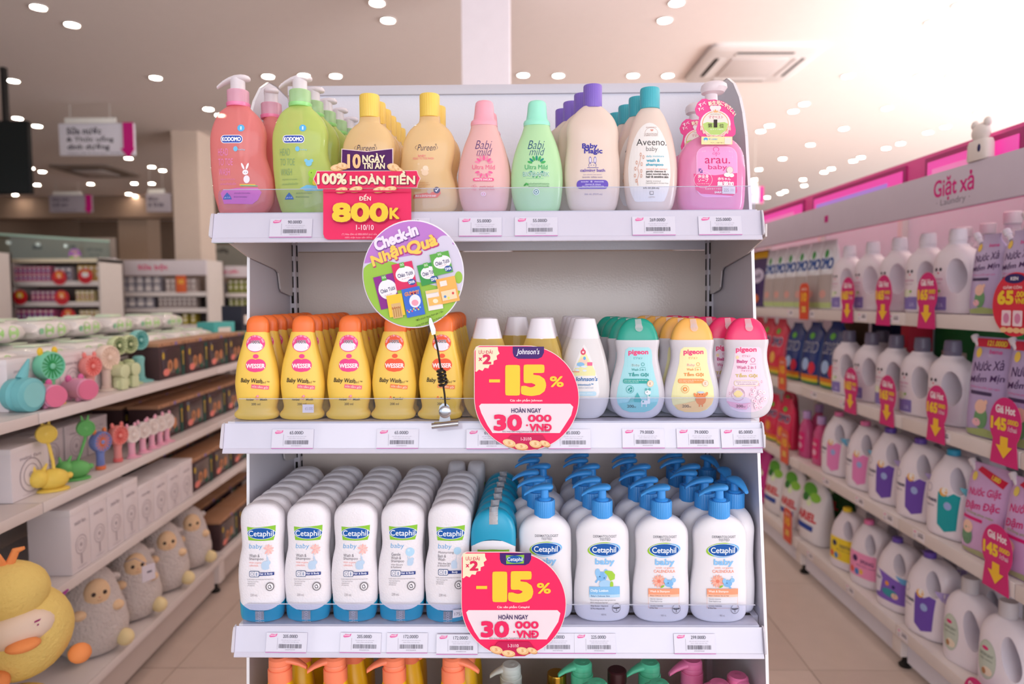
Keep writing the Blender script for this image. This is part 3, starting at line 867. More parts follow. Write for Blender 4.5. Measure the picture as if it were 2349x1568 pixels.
for (x, y, a) in ((1470, 354, -70), (1476, 360, -50), (1461, 372, -110), (1458, 386, -115), (1472, 376, -55), (1471, 392, -50), (1457, 402, -120), (1471, 403, -45), (1460, 414, -120)): d.ring(x, y, 2.2, 4.4, .8, LC, 12)
d.build('label_print', t)
t['group'] = 'peach bottles with teal caps'
for k in range(4):
    dup(t, (b.x - .011 * (k + 1), b.yc + .053 * (k + 1), b.zs), 0, 'peach bottle with teal cap standing %s behind the front teal-capped one' % ORD[k + 1])
dup(t, (b.x - .095, b.yc + .27, b.zs), 0, 'peach bottle with teal cap standing alone behind the purple-capped bottles')

# ---- top shelf 9: broad pink foam pump bottle with a hanging paper ring
b = Bot(1631, BT, .066, .028, 380)
b.body([(489, 1568, 1694), (484, 1560, 1700), (470, 1555, 1704), (440, 1553, 1706), (400, 1554, 1707), (375, 1555, 1705), (357, 1558, 1702), (342, 1565, 1695), (330, 1574, 1685), (322, 1586, 1674), (316, 1598, 1664), (311, 1604, 1658)], n=3.0)
t = thing('foam_pump_bottle', 'broad bright pink foam pump bottle with a round paper tag', 'bottle', (b.x, b.yc, b.zs), 0, 'broad pink foam bottles')
M().loft(b.R, clear('#ffdcec', .75, .1, '#ffa6d4'), 40).build('body', t)
wp = clear('#fbf2f6', .8, .25)
rr = b.rings([(312, 1606, 1657), (300, 1607, 1656), (296, 1609, 1654), (262, 1610, 1653), (258, 1616, 1647), (218, 1618, 1645), (214, 1610, 1660), (204, 1608, 1667), (196, 1610, 1666), (191, 1616, 1660)], 2.2, 1.0)
M().loft(rr, wp, 32).build('pump', t)
d = b.deco()
d.r(1598, 335, 1693, 452, '#f9b7e0', 22).r(1600, 337, 1691, 450, '#f3a5d8', 20)
d.p([(1592, 398), (1640, 402), (1692, 396), (1692, 440), (1682, 449), (1608, 444), (1596, 434)], '#f0508f')
d.ring(1643, 342, 7, 6, 1.3, '#ee4f9c', 20, 120, 420).line(1643, 348, 1643, 358, 1.2, '#ee4f9c').ring(1638, 352, 3.5, 2.5, .9, '#ee4f9c', 12).ring(1648, 352, 3.5, 2.5, .9, '#ee4f9c', 12)
d.t('arau.', 1646, 368.5, 58, 12.5, '#d8286f', .0).t('baby', 1646, 384.5, 43, 14, '#e2337c', .0)
d.ring(1613, 412, 21, 19, 1, '#fbd3e6', 28).t('泡全身', 1613, 404.5, 25, 9, '#fff0f6', .02).t('ソープ', 1613, 413.5, 24, 8, '#fff0f6', .02).t('Foam Body Soap', 1613, 421.5, 28, 3.4, '#ffe3ee')
d.t('赤ちゃん', 1661, 410, 30, 7, '#fff3f8', .03).t('無添加', 1664, 421.5, 38, 11.5, '#fff6fa', .05).t('乳歯安全ケア成分', 1636, 433, 38, 4, '#ffe0ec').t('SARAYA', 1651, 441, 25, 4.6, '#fff3f8', .04)
d.ring(1674, 390, 8, 8, 1, '#b98a72', 20).e(1674, 390, 7.4, 7.4, '#f7d7d2').e(1668, 401, 8, 5, '#f9f4ea').e(1678, 402, 6, 4.5, '#f9f4ea')
for k in range(6): d.e(1604 + (k % 3) * 3, 388 + (k // 2) * 3.5, 1.2, 1.6, '#5a4a9a')
d.build('label_print', t)
# price sticker on the bottle
d = Deco(b.front, lambda u, v, e: b.surf(u, v, e + .0015), .005)
d.r(1656, 428, 1687, 444.5, '#e2d9e2').t('225', 1665.5, 436, 11, 7, '#8a7f8e', -.005).t('.000', 1679, 436, 10, 6, '#c5bac8')
d.build('price_sticker', t)
# hang tag ring round the neck: bear-eared card standing before the neck
g = M(); zc = b.uv(1641, 275)[1]; xc = b.uv(1641, 275, -.03)[0]; s_ = mpp((b.x, .03, 1.75))
TY = -.0315
def tagpt(px, py): q = b.uv(px, py, TY); return q
def disc(m, cx, cy_, rx, ry, y0, y1, mat, n=36, sq=None):
    P = []
    for i in range(n):
        a = 2 * PI * i / n
        P.append(tagpt(cx + rx * math.cos(a), cy_ + ry * math.sin(a)))
    m.prism(P, y0, y1, mat)
pkm = C('#f2559a', .5)
P = [tagpt(*q) for q in ((1597, 262), (1594, 250), (1600, 236), (1610, 227), (1619, 226), (1626, 229), (1640, 228), (1658, 232), (1674, 242), (1684, 254), (1687, 264), (1683, 270), (1684, 282), (1688, 297), (1687, 308), (1679, 315), (1608, 313), (1599, 306), (1597, 296), (1602, 280), (1604, 268))]
g.prism(P, TY, TY + .0008, pkm)
g.build('hang_tag', t, smooth=0)
d = Deco(tagpt, lambda u, v, e: (u, TY - e, v))
d.e(1641, 284, 35, 31, '#f2e6e6').e(1641, 284, 30.5, 29, '#e8a25c').e(1641, 284, 29, 27.5, '#efe6dc').p([(1615, 296), (1612, 284), (1622, 280), (1640, 282), (1662, 280), (1670, 284), (1666, 298), (1652, 309), (1630, 309)], '#bcd77a')
d.e(1641, 250, 11, 8, '#f2e6e6').e(1633, 247, 5, 5, '#f2e6e6').e(1649, 247, 5, 5, '#f2e6e6').p([(1635, 252), (1638, 255), (1641, 250), (1644, 255), (1648, 252), (1646, 258), (1637, 258)], '#f3ae78')
for k in range(9):
    a = math.radians(20 + k * 17.5)
    d.e(1641 + 35 * math.cos(a), 284 + 29 * math.sin(a), 6, 2.2, '#efc3b4', 10, math.degrees(a) + (60 if k < 4 else 120))
d.t('tamahiyo', 1641, 262, 24, 4, '#b7a89c').t('ママベスト', 1642, 269, 33, 7, '#d8527a', -.005).t('1', 1641, 283.5, 8, 18, '#3b2b28', -.005).t('第', 1628.5, 288, 10, 10, '#4a3a36').t('位', 1655, 288.5, 10, 9, '#4a3a36').t('泡タイプ部門', 1643, 297, 30, 3.4, '#fbfff0')
d.arc('新生児にやさしい', 1641, 284, 48, 7.5, '#fff6d8', -15, 62, .03)
d.t('すべ', 1610, 240, 17, 9, '#fff3f8', .02, 0, -25).t('すべ', 1607, 251, 13, 8, '#fff3f8', .02, 0, -10)
d.r(1608, 314, 1679, 332, '#f6e5a8', 1.5).e(1618, 320, 5, 4, '#59aee0').e(1618, 324, 3, 3, '#f7dfc6').t('購入者満足', 1635, 320, 20, 4, '#58aee0', .01).t('やさしい泡で洗う', 1644, 328, 30, 2.6, '#7a6a55')
d.r(1661.5, 316, 1677, 331, '#e9e2d6')
d.build('tag_print', t)
dup(t, (b.x + .004, b.yc + .13, b.zs), 0, 'pink foam pump bottle hidden behind the front foam pump bottle')

# ------------------------------------------------------------------ middle shelf
MT = ST[1]
COLS = ['first', 'second', 'third', 'fourth', 'fifth']
b = Bot(801.5, MT, .0405, .0185, 850)
b.body([(962, 760, 842), (959, 753, 848), (953, 749, 851), (947, 751, 850), (940, 757, 845.5), (931, 758.5, 846), (914, 755, 850), (886, 751.5, 852), (868, 752, 850.5), (833, 756.5, 845.5), (801, 765, 837.5), (780, 771, 833), (764, 775, 829.5), (760, 777, 828)], n=2.5, N=36, pw=.45)
YEL = C('#fdd158', .36, sss=.15); ORA = C('#ff7c38', .38, sss=.1)
cap = b.rings([(763, 777.5, 828.5), (760, 778, 829.5), (742, 778.5, 829.5), (734, 780.5, 827.5), (728, 785, 823), (724.5, 791, 817), (723, 797, 811)], 2.6, .62)
CTR = [591, 695, 801.5, 905, 1012]
protos = []
for v in range(2):
    PK = ('#f0498c', '#f8603c')[v]; RB = ('#f06a86', '#f58a50')[v]
    t = thing('wash_bottle', 'x', 'bottle', (0, 0, 0), 0, 'yellow baby wash bottles on the middle shelf')
    M().loft(b.R, YEL, 36).build('body', t)
    M().loft(cap, ORA, 36).build('cap', t)
    d = b.deco()
    d.e(798, 788, 21.5, 19.5, PK, 32).e(798, 795, 17.5, 10.5, '#f3eef6', 24)
    d.arc('Nguyên liệu Hàn Quốc', 798, 789, 18.5, 4, '#ffd7e4', -78, 78, .01)
    d.t('100%', 798.5, 784, 22, 8, '#fff6fa', .06).t('100%', 798.5, 784, 21.5, 7.4, '#46404e', .015)
    d.e(800, 817, 6.5, 5, PK).e(792, 837.5, 15, 14.5, PK, 24).e(807, 837.5, 15.5, 14.5, PK, 24).e(799, 840, 18, 13, PK, 24)
    d.t('WESSER', 799.5, 839, 43, 10.5, '#fff4f4', .035)
    d.t('Baby Wash', 790, 874, 50, 13, '#2f2a2c', .012, .15, 2).t('2in1™', 821, 876.5, 19, 6, '#2f2a2c', .0, .1, 2)
    d.p([(791, 881), (830, 885), (829, 893.5), (790, 889.5)], RB).t('sữa tắm gội', 810, 887.2, 35, 7, '#fff0dc', .0, 0, 6)
    if v == 0:
        d.t('Amber', 787, 915.5, 19, 6, '#3a3226', .01).t('Musk', 818, 915.5, 16, 6, '#3a3226', .01).ring(803, 912, 3, 5, .9, '#f0649a', 12).e(805, 908, 2.5, 2.5, '#f7a0b8')
    else:
        d.t('Powder', 809, 914, 23, 6.5, '#3a3226', .01).e(789, 914, 1.6, 1.6, '#f2643c').e(793.5, 914, 1.6, 1.6, '#f2643c').e(791.2, 910.5, 1.6, 1.6, '#f2643c')
    d.t('200 ml', 800, 926.5, 20, 5.5, '#5a5040')
    d.build('label_print', t)
    protos.append(t)
used = [False, False]
for c, px in enumerate(CTR):
    v = 0 if c < 3 else 1
    x = onY(px, 850, b.yc).x
    for k in range(7):
        lab = ('yellow bottle with orange cap and %s label at the front of the %s yellow column' % (('pink', 'orange')[v], COLS[c])) if k == 0 else 'yellow orange-capped bottle standing %s behind the front bottle of the %s yellow column' % (ORD[k], COLS[c])
        loc = (x + random.uniform(-.0012, .0012) * (k > 0), b.yc + .0428 * k, MT + .0004)
        if not used[v]:
            o = protos[v]; used[v] = True; o.location = loc; o['label'] = lab
        else:
            dup(protos[v], loc, 0, lab)
# price sticker on the second bottle's foot
x2 = onY(706, 940, .0125)
st = thing('price_sticker', 'small white price sticker on the guard before the second yellow bottle', 'sticker', (0, 0, 0))
d = Deco(lambda px, py: ((lambda P: (P.x, P.z))(onY(px, py, .0138))), lambda u, v, e: (u, .0138 - e, v))
d.r(694, 927, 720, 946, '#e6deea').t('65.000', 709, 936.5, 18, 7, '#9a909e', -.01)
d.build('sticker_face', st)

# ---- clear golden oil bottles with tapering white caps, and a milky one
def teardrop(px0, label, mat, name, yc=.044, group=None, oil=None):
    b = Bot(px0, MT, yc, .020, 850); o = px0 - 1118
    S_ = [(962, 1088, 1148), (957, 1081, 1156), (948, 1074, 1163), (930, 1066, 1170), (907, 1061.5, 1174), (880, 1061.5, 1174.5), (842, 1065.5, 1170), (810, 1072, 1163), (785, 1080, 1155.5), (776, 1083, 1152.5)]
    b.body([(y, l + o, r + o) for y, l, r in S_], n=2.3)
    t = thing(name, label, 'bottle', (b.x, yc, MT + .0004), 0, group)
    M().loft(b.R, mat, 36).build('body', t)
    rr = b.rings([(y, l + o, r + o) for y, l, r in [(777, 1084, 1152), (774, 1084, 1152), (731.5, 1094, 1141), (730, 1097, 1138)]], 2, .62)
    M().loft(rr, C('#eee7ee', .3), 32).build('cap', t)
    return b, t
oilm = clear('#fff3b4', .36, .04, '#ffe48a')
GO = 'clear golden oil bottles with white caps'
b, t = teardrop(1118, 'clear golden oil bottle with white cap beside the last yellow column', oilm, 'oil_bottle', group=GO)
x_ = onY(1241, 850, b.yc).x
dup(t, (x_, b.yc, MT + .0004), 0, 'clear golden oil bottle with white cap behind the pink discount disc')
dup(t, (b.x - .004, b.yc + .05, MT + .0004), 0, 'golden oil bottle standing behind the oil bottle next to the yellow column')
dup(t, (x_ - .0415, b.yc + .10, MT + .0004), 0, 'golden oil bottle standing back between the two front oil bottles')
dup(t, (x_ + .006, b.yc + .055, MT + .0004), 0, 'golden oil bottle close behind the oil bottle at the discount disc')
b, t = teardrop(1342, 'milky white teardrop baby bath bottle beside the discount disc', clear('#f6f2f2', .92, .25, '#f3eeee'), 'milky_bottle', .046, 'milky white teardrop bottles')
d = b.deco()
d.p([(1340, 790), (1350, 806), (1362, 838), (1372, 872), (1376, 900), (1370, 915), (1306, 915), (1302, 900), (1308, 868), (1320, 834), (1331, 806)], '#efecec')
d.p([(1340, 802), (1352, 826), (1366, 852), (1366, 862), (1318, 862), (1316, 852), (1328, 826)], '#eeeab0')
d.e(1338, 808, 6, 6.5, '#e0506c').p([(1334, 806), (1338, 797), (1342, 806)], '#e0506c').t('♥', 1338, 808.5, 5, 5, '#fbe6e6')
d.e(1339, 829, 9, 8, '#f6d0bd').e(1332, 836, 9, 5, '#8fc1e8').e(1341, 822, 3, 4, '#6fb1e2').r(1347, 831, 1359, 839, '#ee6a94', 1)
for (x, y, w) in ((1324, 842, 12), (1340, 841, 15), (1324, 849, 10), (1341, 850, 10)): d.e(x, y, w / 2, 2.4, '#dfe9f5')
d.r(1313, 851.5, 1329, 854, '#f0a08e').t("Johnson's", 1345, 870.5, 52, 13, '#2f6fb2', .02, .2).t('cottontouch™', 1342, 882, 38, 5.5, '#5a8fc4', .02).t('newborn bath & wash', 1344, 889, 34, 4, '#a9b9d0')
d.r(1310, 898, 1368, 908, '#bfdff0', 4).t('top-to-toe 200ml', 1339, 903, 40, 4.4, '#e9f5fb')
d.build('label_print', t)
for k in range(3):
    dup(t, (b.x - .003 - .004 * k, b.yc + .052 * (k + 1), MT + .0004), 0, 'milky white teardrop bottle standing %s behind the front milky bottle' % ORD[k + 1])

# ---- frosted bottles with wide domed caps in green, orange and pink
FR = clear('#f6f2f6', .90, .3, '#f0ebf1')
def frosted(px0, dy, capc, ink, lab, paper, scene, n_back, word):
    b = Bot(1461, MT, .0463, .020, 850)
    b.body([(961, 1428, 1495), (957, 1419, 1504), (950, 1411, 1512), (940, 1404.5, 1518), (925, 1400, 1522.5), (911, 1398.5, 1524), (891, 1400, 1522.5), (870, 1404, 1518.5), (848, 1409.5, 1513.5), (826, 1414, 1509.5), (807, 1414.5, 1509), (792, 1412, 1511), (784, 1411, 1512), (779, 1411.5, 1511.5)], n=2.7, N=30)
    x = onY(px0, 850, b.yc).x
    t = thing('frosted_bottle', lab, 'bottle', (x, b.yc, MT + .0004), 0, 'frosted bottles with %s domed caps' % word)
    M().loft(b.R, FR, 40).build('body', t)
    rr = b.rings([(783, 1413.5, 1510), (776, 1414, 1509.5), (764, 1416.5, 1507), (752, 1421.5, 1501.5), (742, 1428.5, 1495.5), (735, 1436, 1487), (731.5, 1443, 1480), (730.5, 1448, 1474)], 2.7, .40)
    cm = C(capc, .32)
    M().loft(rr, cm, 40).build('cap', t)
    # flip-lid thumb notch with a strip of clear tape
    q = b.uv(1467, 745, -.018); 
    dd = Deco(b.front, lambda u, v, e: (u, -.0165 - e + max(0, (v - b.uv(1461, 757)[1])) * .45, v))
    dd.e(1467, 752, 9, 9, clear('#f4eff2', .45, .08)).p([(1459, 733), (1473, 732), (1475, 752), (1459, 752)], clear('#f4eff2', .45, .08))
    dd.build('seal_tape', t)
    d = b.deco()
    P = [(1443, 797), (1489, 797), (1495, 803), (1497, 815), (1497, 832), (1503, 862), (1511, 890), (1513, 912), (1508, 928), (1496, 940), (1478, 946), (1446, 946), (1428, 940), (1418, 928), (1415, 912), (1418, 890), (1426, 862), (1433, 832), (1434, 815), (1436, 803)]
    d.p(P, paper)
    return b, t, d
def common(d, ink, sub):
    d.t('pigeon', 1465, 809.5, 46, 14, '#ee4a80', .045).t('ピジョン', 1464, 821.5, 20, 5.5, ink, .01)
    d.t('Baby', 1459, 838.5, 19, 8, '#fbf9fb', .05).t('Baby', 1459, 838.5, 18, 7.4, ink, .0).ring(1475, 836, 4, 4, .9, ink, 16).line(1469, 843, 1481, 843, .7, ink)
    d.t('Wash 2 in 1', 1465, 847.8, 32, 5.5, ink, .01)
def pig_green(d):
    ink = '#2e9a94'
    common(d, ink, 0)
    d.t('Tắm Gội', 1465, 859.5, 46, 11, ink, .03).r(1429.5, 869, 1489, 879.5, '#33a59c', 4).t('Hình thành màng cấp ẩm dịu nhẹ', 1458, 872.3, 52, 3.6, '#dff5f2').t('Nuôi dưỡng, bảo vệ da', 1448, 876.3, 33, 3.4, '#dff5f2')
    d.e(1492, 880, 7.5, 7.5, '#f3c9a8').e(1492, 880, 5.5, 5.5, '#f9e6d4').t('E', 1492, 880, 4.5, 6, '#b46a4a')
    d.ring(1445, 893, 9, 9, .8, ink, 22).e(1443, 893, 1.8, 4, ink, 10, 30).e(1448, 890, 1.6, 3.4, ink, 10, -30).e(1447, 897, 1.6, 3.4, ink, 10, 50)
    d.p([(1447, 928), (1462, 900), (1477, 928)], '#55b3b4').p([(1437, 930), (1450, 910), (1458, 930)], '#7cc6c4').p([(1420, 926), (1450, 922), (1490, 923), (1508, 922), (1505, 930), (1492, 941), (1478, 945), (1446, 945), (1430, 940)], '#8bd0d4')
    d.r(1485, 905, 1491, 926, '#e8eef0', 2).e(1486, 900, 7, 5.5, '#e8eef0').e(1482, 893, 2.6, 3, '#59b3b0').e(1490, 893, 2.6, 3, '#59b3b0').e(1484, 899, 1, 1.2, '#2a5a5a').e(1489, 907, 2, 2.2, '#59b3b0').r(1470, 918, 1486, 927, '#e8eef0', 3).r(1471, 925, 1473, 933, '#e8eef0').r(1481, 925, 1483, 933, '#e8eef0').e(1475, 921, 2, 2, '#59b3b0')
    d.t('200', 1446, 931.5, 15, 6.5, '#4a5a5e', .01).t('ml', 1456, 933, 5, 4, '#4a5a5e')
def pig_orange(d):
    ink = '#f0964c'
    common(d, ink, 0)
    d.t('Tắm Gội', 1465, 859.5, 46, 11, ink, .03).r(1429.5, 869, 1489, 879.5, '#f3a05c', 4).t('Hình thành màng cấp ẩm dịu nhẹ', 1458, 872.3, 52, 3.6, '#fff2e0').t('Nuôi dưỡng, bảo vệ da', 1448, 876.3, 33, 3.4, '#fff2e0')
    d.e(1492, 880, 7.5, 7.5, '#f3c9a8').e(1492, 880, 5.5, 5.5, '#f9e6d4').t('E', 1492, 880, 4.5, 6, '#d87a3a')
    d.ring(1445, 893, 9, 9, .8, ink, 22).e(1445, 893, 5, 5, ink).e(1445, 893, 2.4, 2.4, '#f9dcae')
    d.p([(1422, 930), (1450, 924), (1490, 914), (1512, 912), (1506, 928), (1492, 940), (1478, 945), (1446, 945), (1430, 940)], '#fbd296')
    d.e(1481, 916, 12, 13, '#f4935a').e(1481, 906, 9, 8, '#f4935a').e(1478, 905, 1, 1, '#5a3a2a').e(1484, 905, 1, 1, '#5a3a2a').e(1468, 906, 3, 5, '#f4935a', 12, -30).e(1494, 904, 3, 5, '#f4935a', 12, 30).e(1481, 900, 8, 2.5, '#c7d6e2').r(1476, 928, 1479, 933, '#f4935a').r(1483, 928, 1486, 933, '#f4935a')
    d.t('200', 1446, 931.5, 15, 6.5, '#7a6a5e', .01).t('ml', 1456, 933, 5, 4, '#7a6a5e')
def pig_pink(d):
    ink = '#d4508c'
    d.t('pigeon', 1460, 804.5, 47, 14, '#ee4a80', .045).t('ピジョン', 1460, 817.5, 18, 5.5, ink, .01)
    d.t('Baby', 1451, 831, 25, 9.5, ink, .045).ring(1475, 827, 5.4, 5.4, 1, ink, 18).line(1468, 836, 1482, 836, .8, ink).e(1440, 821, 3.5, 4, '#f7dcae')
    d.t('Wash 2 in 1', 1460, 843.5, 43, 7.5, ink, .01).t('ウォッシュ', 1460, 851, 24, 4.5, ink, .01)
    d.t('Tắm Gội', 1460, 862.5, 50, 11, '#d9c26a', .03)
    d.r(1432, 873, 1488, 886, '#eed9b0', 6).r(1433.2, 874.2, 1486.8, 884.8, '#f0dfe6', 5).t('Gentle moisturizing, nourish', 1460, 877, 48, 3.6, '#b0748c').t('& soothe sensitive skin', 1460, 881.4, 40, 3.6, '#b0748c')
    d.ring(1441, 905, 15, 15, .8, '#c79aae', 28).e(1441, 904, 8, 8, '#f6dfa4').e(1435, 904, 4, 4, '#f6dfa4').e(1447, 904, 4, 4, '#f6dfa4').arc('SAKURA EXTRACT', 1441, 905, 12.5, 3, '#b0748c', -75, 75)
    d.p([(1416, 921), (1450, 926), (1470, 924), (1460, 940), (1440, 938), (1424, 932)], '#f4b9d0')
    rnd = random.Random(3)
    for k in range(24):
        x, y = 1466 + rnd.random() * 38, 896 + rnd.random() * 42
        if (x - 1461) + (y - 896) < 14 or x > 1511 - abs(y - 915) * .35: continue
        for q in range(5):
            a = q * 1.257 + k
            d.e(x + 2.6 * math.cos(a), y + 2.6 * math.sin(a), 2.1, 2.1, ('#fbe9f1', '#f8d7e4')[k % 2], 9); d.k -= 1
        d.e(x, y, 1.3, 1.3, '#e0648e', 8)
    for (x, y) in ((1488, 883), (1479, 889), (1494, 876), (1470, 894), (1422, 903), (1430, 890)): d.ring(x, y, 1.6, 3.2, .5, '#d98aa8', 10)
    d.t('200', 1444, 931.5, 15, 6.5, '#8a5a6e', .01).t('ml', 1454, 933, 5, 4, '#8a5a6e')
for (px, capc, paper, fn, word, nb, dxk) in ((1461, '#1fa38c', '#a9dfe6', pig_green, 'green', 4, -.0082), (1585.5, '#fdbb5c', '#f6efb4', pig_orange, 'orange', 5, -.0108), (1709.5, '#f5316f', '#f1dbe8', pig_pink, 'pink', 5, -.0205)):
    b, t, d = frosted(px, 0, capc, None, 'frosted baby wash bottle with %s domed cap at the front of the middle shelf' % word, paper, None, nb, word)
    fn(d)
    d.build('label_print', t)
    for k in range(1, nb):
        dup(t, (t.location.x + dxk * k, b.yc + .0455 * k, MT + .0004), 0, 'frosted bottle with %s domed cap standing %s behind the front %s-capped one' % (word, ORD[k], word))

# ------------------------------------------------------------------ lower shelf
LT = ST[2]
b = Bot(708, LT, .0382, .0195, 1290)
b.body([(1427, 674, 742), (1424, 665, 751), (1418, 661, 755.5), (1400, 659.5, 758), (1373, 658, 759.5), (1350, 655.5, 760), (1322, 654.5, 759.5), (1300, 655.5, 757.5), (1280, 658, 755.5), (1256, 662.5, 755), (1236, 662.5, 756.5), (1208, 660.5, 758.5), (1190, 660, 758.5), (1176, 661.5, 757), (1166, 666, 752), (1158, 673, 745), (1152.5, 682, 736), (1149.5, 692, 726), (1148.5, 699, 719)], n=2.7, N=40, pw=.35)
WAV = C('#f1ecf1', .42, bump=('scale', 330, .22), sss=.1, name='scaled_white_plastic')
TEA = C('#1b9fc4', .35, sss=.1)
def base_cup(b, zside, zmid, mat):
    R = [r for r in b.R if r[0] < zside + .004]
    m = M()
    zz = np.linspace(0, zside, 9)
    rings = []
    for z in zz:
        cx = np.interp(z, b.Z, b.cx); rx = np.interp(z, b.Z, b.rx); ry = np.interp(z, b.Z, b.ry)
        rings.append((float(z), float(cx), 0, float(rx) + .0005, float(ry) + .0005, b.n))
    m.loft(rings, mat, 44)
    v = []
    rm = max(r[3] for r in rings)
    for (x, y, z) in m.v:
        f = 1 - (x / rm) ** 2 if y < 0 else 0
        zm = zside - (zside - zmid) * max(0, f)
        v.append((x, y, z * zm / zside))
    m.v = v
    return m
zs_ = b.uv(708, 1371)[1]; zm_ = b.uv(708, 1391)[1]
GRN, BLU, PBL = '#8cc63c', '#1c5aa8', '#4aa8e0'
def ceta(v):
    t = thing('wash_bottle', 'x', 'bottle', (0, 0, 0), 0, 'white scaled bottles with teal bases')
    M().loft(b.R, WAV, 44).build('body', t)
    base_cup(b, zs_, zm_, TEA).build('base_cup', t)
    d = b.deco()
    # name plate: green with a blue oval
    d.p([(673, 1208), (690, 1209.5), (708, 1208), (738, 1205), (737, 1225), (733, 1239), (706, 1240), (676, 1239), (674, 1222)], GRN)
    d.e(705.5, 1223, 32.5, 13.5, '#e4ecf4', 32).e(705.5, 1223, 31.3, 12.6, BLU, 32)
    d.t('Cetaphil', 705, 1225, 57, 17, '#f8fbff', .008).t('®', 734, 1217, 3, 3, '#f8fbff')
    d.t('baby', 693, 1254, 31, 14, PBL, -.012, .1)
    if v == 0:
        for k in range(9):
            a = math.radians(-160 + k * 36)
            d.e(722 + 6 * math.cos(a), 1260 + 6.5 * math.sin(a), 6, 2.4, ('#f3b9b4', '#f6c9c2')[k % 2], 10, math.degrees(a))
        d.line(719, 1268, 718, 1287, 1, '#c4cfe4').e(715, 1296, 8.5, 10, '#bcd3ea').e(721, 1290, 6, 5, '#bcd3ea').line(724, 1290, 719, 1276, 2.4, '#bcd3ea').r(708, 1298, 724, 1305, '#bcd3ea', 3)
        d.t('Wash &', 690.5, 1273.5, 24, 7, '#6a6670', -.004).t('Shampoo', 695, 1281.5, 33, 7.5, '#6a6670', -.004).t('With organic', 692.5, 1289.8, 28, 5, '#f2a49c').t('calendula', 689, 1295.5, 21, 4.6, '#f2a49c')
        hb = 1315
    elif v == 1:
        d.e(722, 1267, 10, 10, '#b3d8f0').e(719, 1263, 3, 3, '#c9e5f5').line(722, 1277, 721, 1286, .7, '#b0c8e0').e(723, 1290, 7, 8, '#bcd3ea').e(727, 1284, 4, 4, '#bcd3ea').line(719, 1286, 717, 1277, 2, '#bcd3ea').r(716, 1292, 728, 1298, '#bcd3ea', 3)
        d.t('Gentle', 690, 1272, 21, 7, '#6a6670', -.004).t('Wash &', 690.5, 1280, 23, 7, '#6a6670', -.004).t('Shampoo', 694, 1288, 30, 7.5, '#6a6670', -.004).t('With Glycerin', 692.5, 1296, 27, 4.6, '#7a7680').t('& Panthenol', 691, 1301, 24, 4.6, '#7a7680')
        hb = 1315
    else:
        d.e(722, 1263, 8.5, 8.5, '#b3d8f0').line(720, 1272, 719, 1284, .7, '#b0c8e0').e(715, 1293, 7, 9, '#c6d9ee').line(718, 1290, 719, 1281, 2, '#c6d9ee').r(709, 1297, 722, 1303, '#c6d9ee', 3)
        d.t('Moisturising', 696, 1267, 35, 6.6, '#6a6670', -.004).t('Bath &', 687, 1274.5, 18, 6.6, '#6a6670', -.004).t('Wash', 686, 1282, 16, 6.6, '#6a6670', -.004).t('With Aloe Vera', 692.5, 1291, 29, 4.4, '#7a7680').t('& Almond Oil', 691, 1296, 27, 4.4, '#7a7680')
        hb = 1311
    y = hb
    d.r(679, y - 7, 702, y + 7, '#34507c', 3).r(680.2, y - 5.8, 700.8, y + 5.8, '#edeaf1', 2.4)
    d.ring(685.5, y, 3.4, 4, .8, '#5a6c90', 14).r(694, y - 3.5, 697.5, y + 4, '#9aa6c0', 1).line(690.5, y - 6, 690.5, y + 6, .8, '#34507c')
    d.r(701, y - 3.5, 735, y + 3.5, '#2b3f86').t('Hair & Body' if v < 2 else 'Body', 717, y, 30 if v < 2 else 13, 5.6, '#f2f4ff', .02)
    tx = '#8a868e'
    d.t('Gently cleanses and moisturises from head to toe', 704, y + 12.5, 60, 3.4, tx).t('Tear free, Soap free', 688, y + 17.5, 25, 3.4, tx).t('Hypoallergenic', 684, y + 22, 18, 3.4, tx).t('pH balanced', 683, y + 26.5, 16, 3.4, tx)
    d.e(726, y + 29, 9.5, 10, C('#9a9aa2', .3, .8)).e(726, y + 29, 7, 7.5, '#f1eef2').ring(726, y + 29, 4.5, 4.5, 1.4, '#4a4a52', 14, 20, 300).line(723, y + 33, 729, y + 33, 1.4, '#4a4a52').line(726, y + 25, 729, y + 30, 1.6, '#4a4a52')
    d.t('230 mL', 690, 1363, 17, 5.5, '#8a868e', -.005)
    d.build('label_print', t)
    dd = Deco(b.front, lambda u, v_, e: b.surf(u, v_, e + .0009), .004)
    dd.r(692, 1400, 712, 1427, C('#c9ccd2', .22, .85, bump=('noise', 900, .5), name='hologram_foil'))
    for k in range(5): dd.ring(702, 1404 + k * 5, 4, 2.4, .7, '#dcd4e6', 10)
    dd.build('seal_foil', t)
    return t
P3 = [ceta(0), ceta(1), ceta(2)]
used = [False] * 3
for c, px in enumerate((604, 708.5, 815.5, 922, 1029.5)):
    v = (0, 0, 0, 1, 2)[c]
    x = onY(px, 1290, b.yc).x
    dy = (-.002, 0, 0, .002, -.001)[c]
    for k in range(7 if c < 4 else 6):
        lab = 'white scaled baby wash bottle with teal base at the front of the %s white column' % COLS[c] if k == 0 else 'white scaled bottle standing %s behind the front bottle of the %s white column' % (ORD[k], COLS[c])
        loc = (x + random.uniform(-.0015, .0015) * (k > 0), b.yc + dy + .0405 * k, LT + .0004)
        if not used[v]:
            P3[v].location = loc; P3[v]['label'] = lab; used[v] = True
        else:
            dup(P3[v], loc, random.uniform(-.04, .04) * (k > 0), lab)
# two upside-down / sideways bottles at the very back of the fifth column
for k, (dx, rz) in enumerate(((-.012, PI / 2), (.030, PI / 2))):
    dup(P3[2], (onY(1029.5, 1290, b.yc).x + dx, b.yc + .285, LT + .0004), rz, 'white scaled bottle turned sideways at the back of the fifth column, %s one' % ('inner', 'outer')[k])
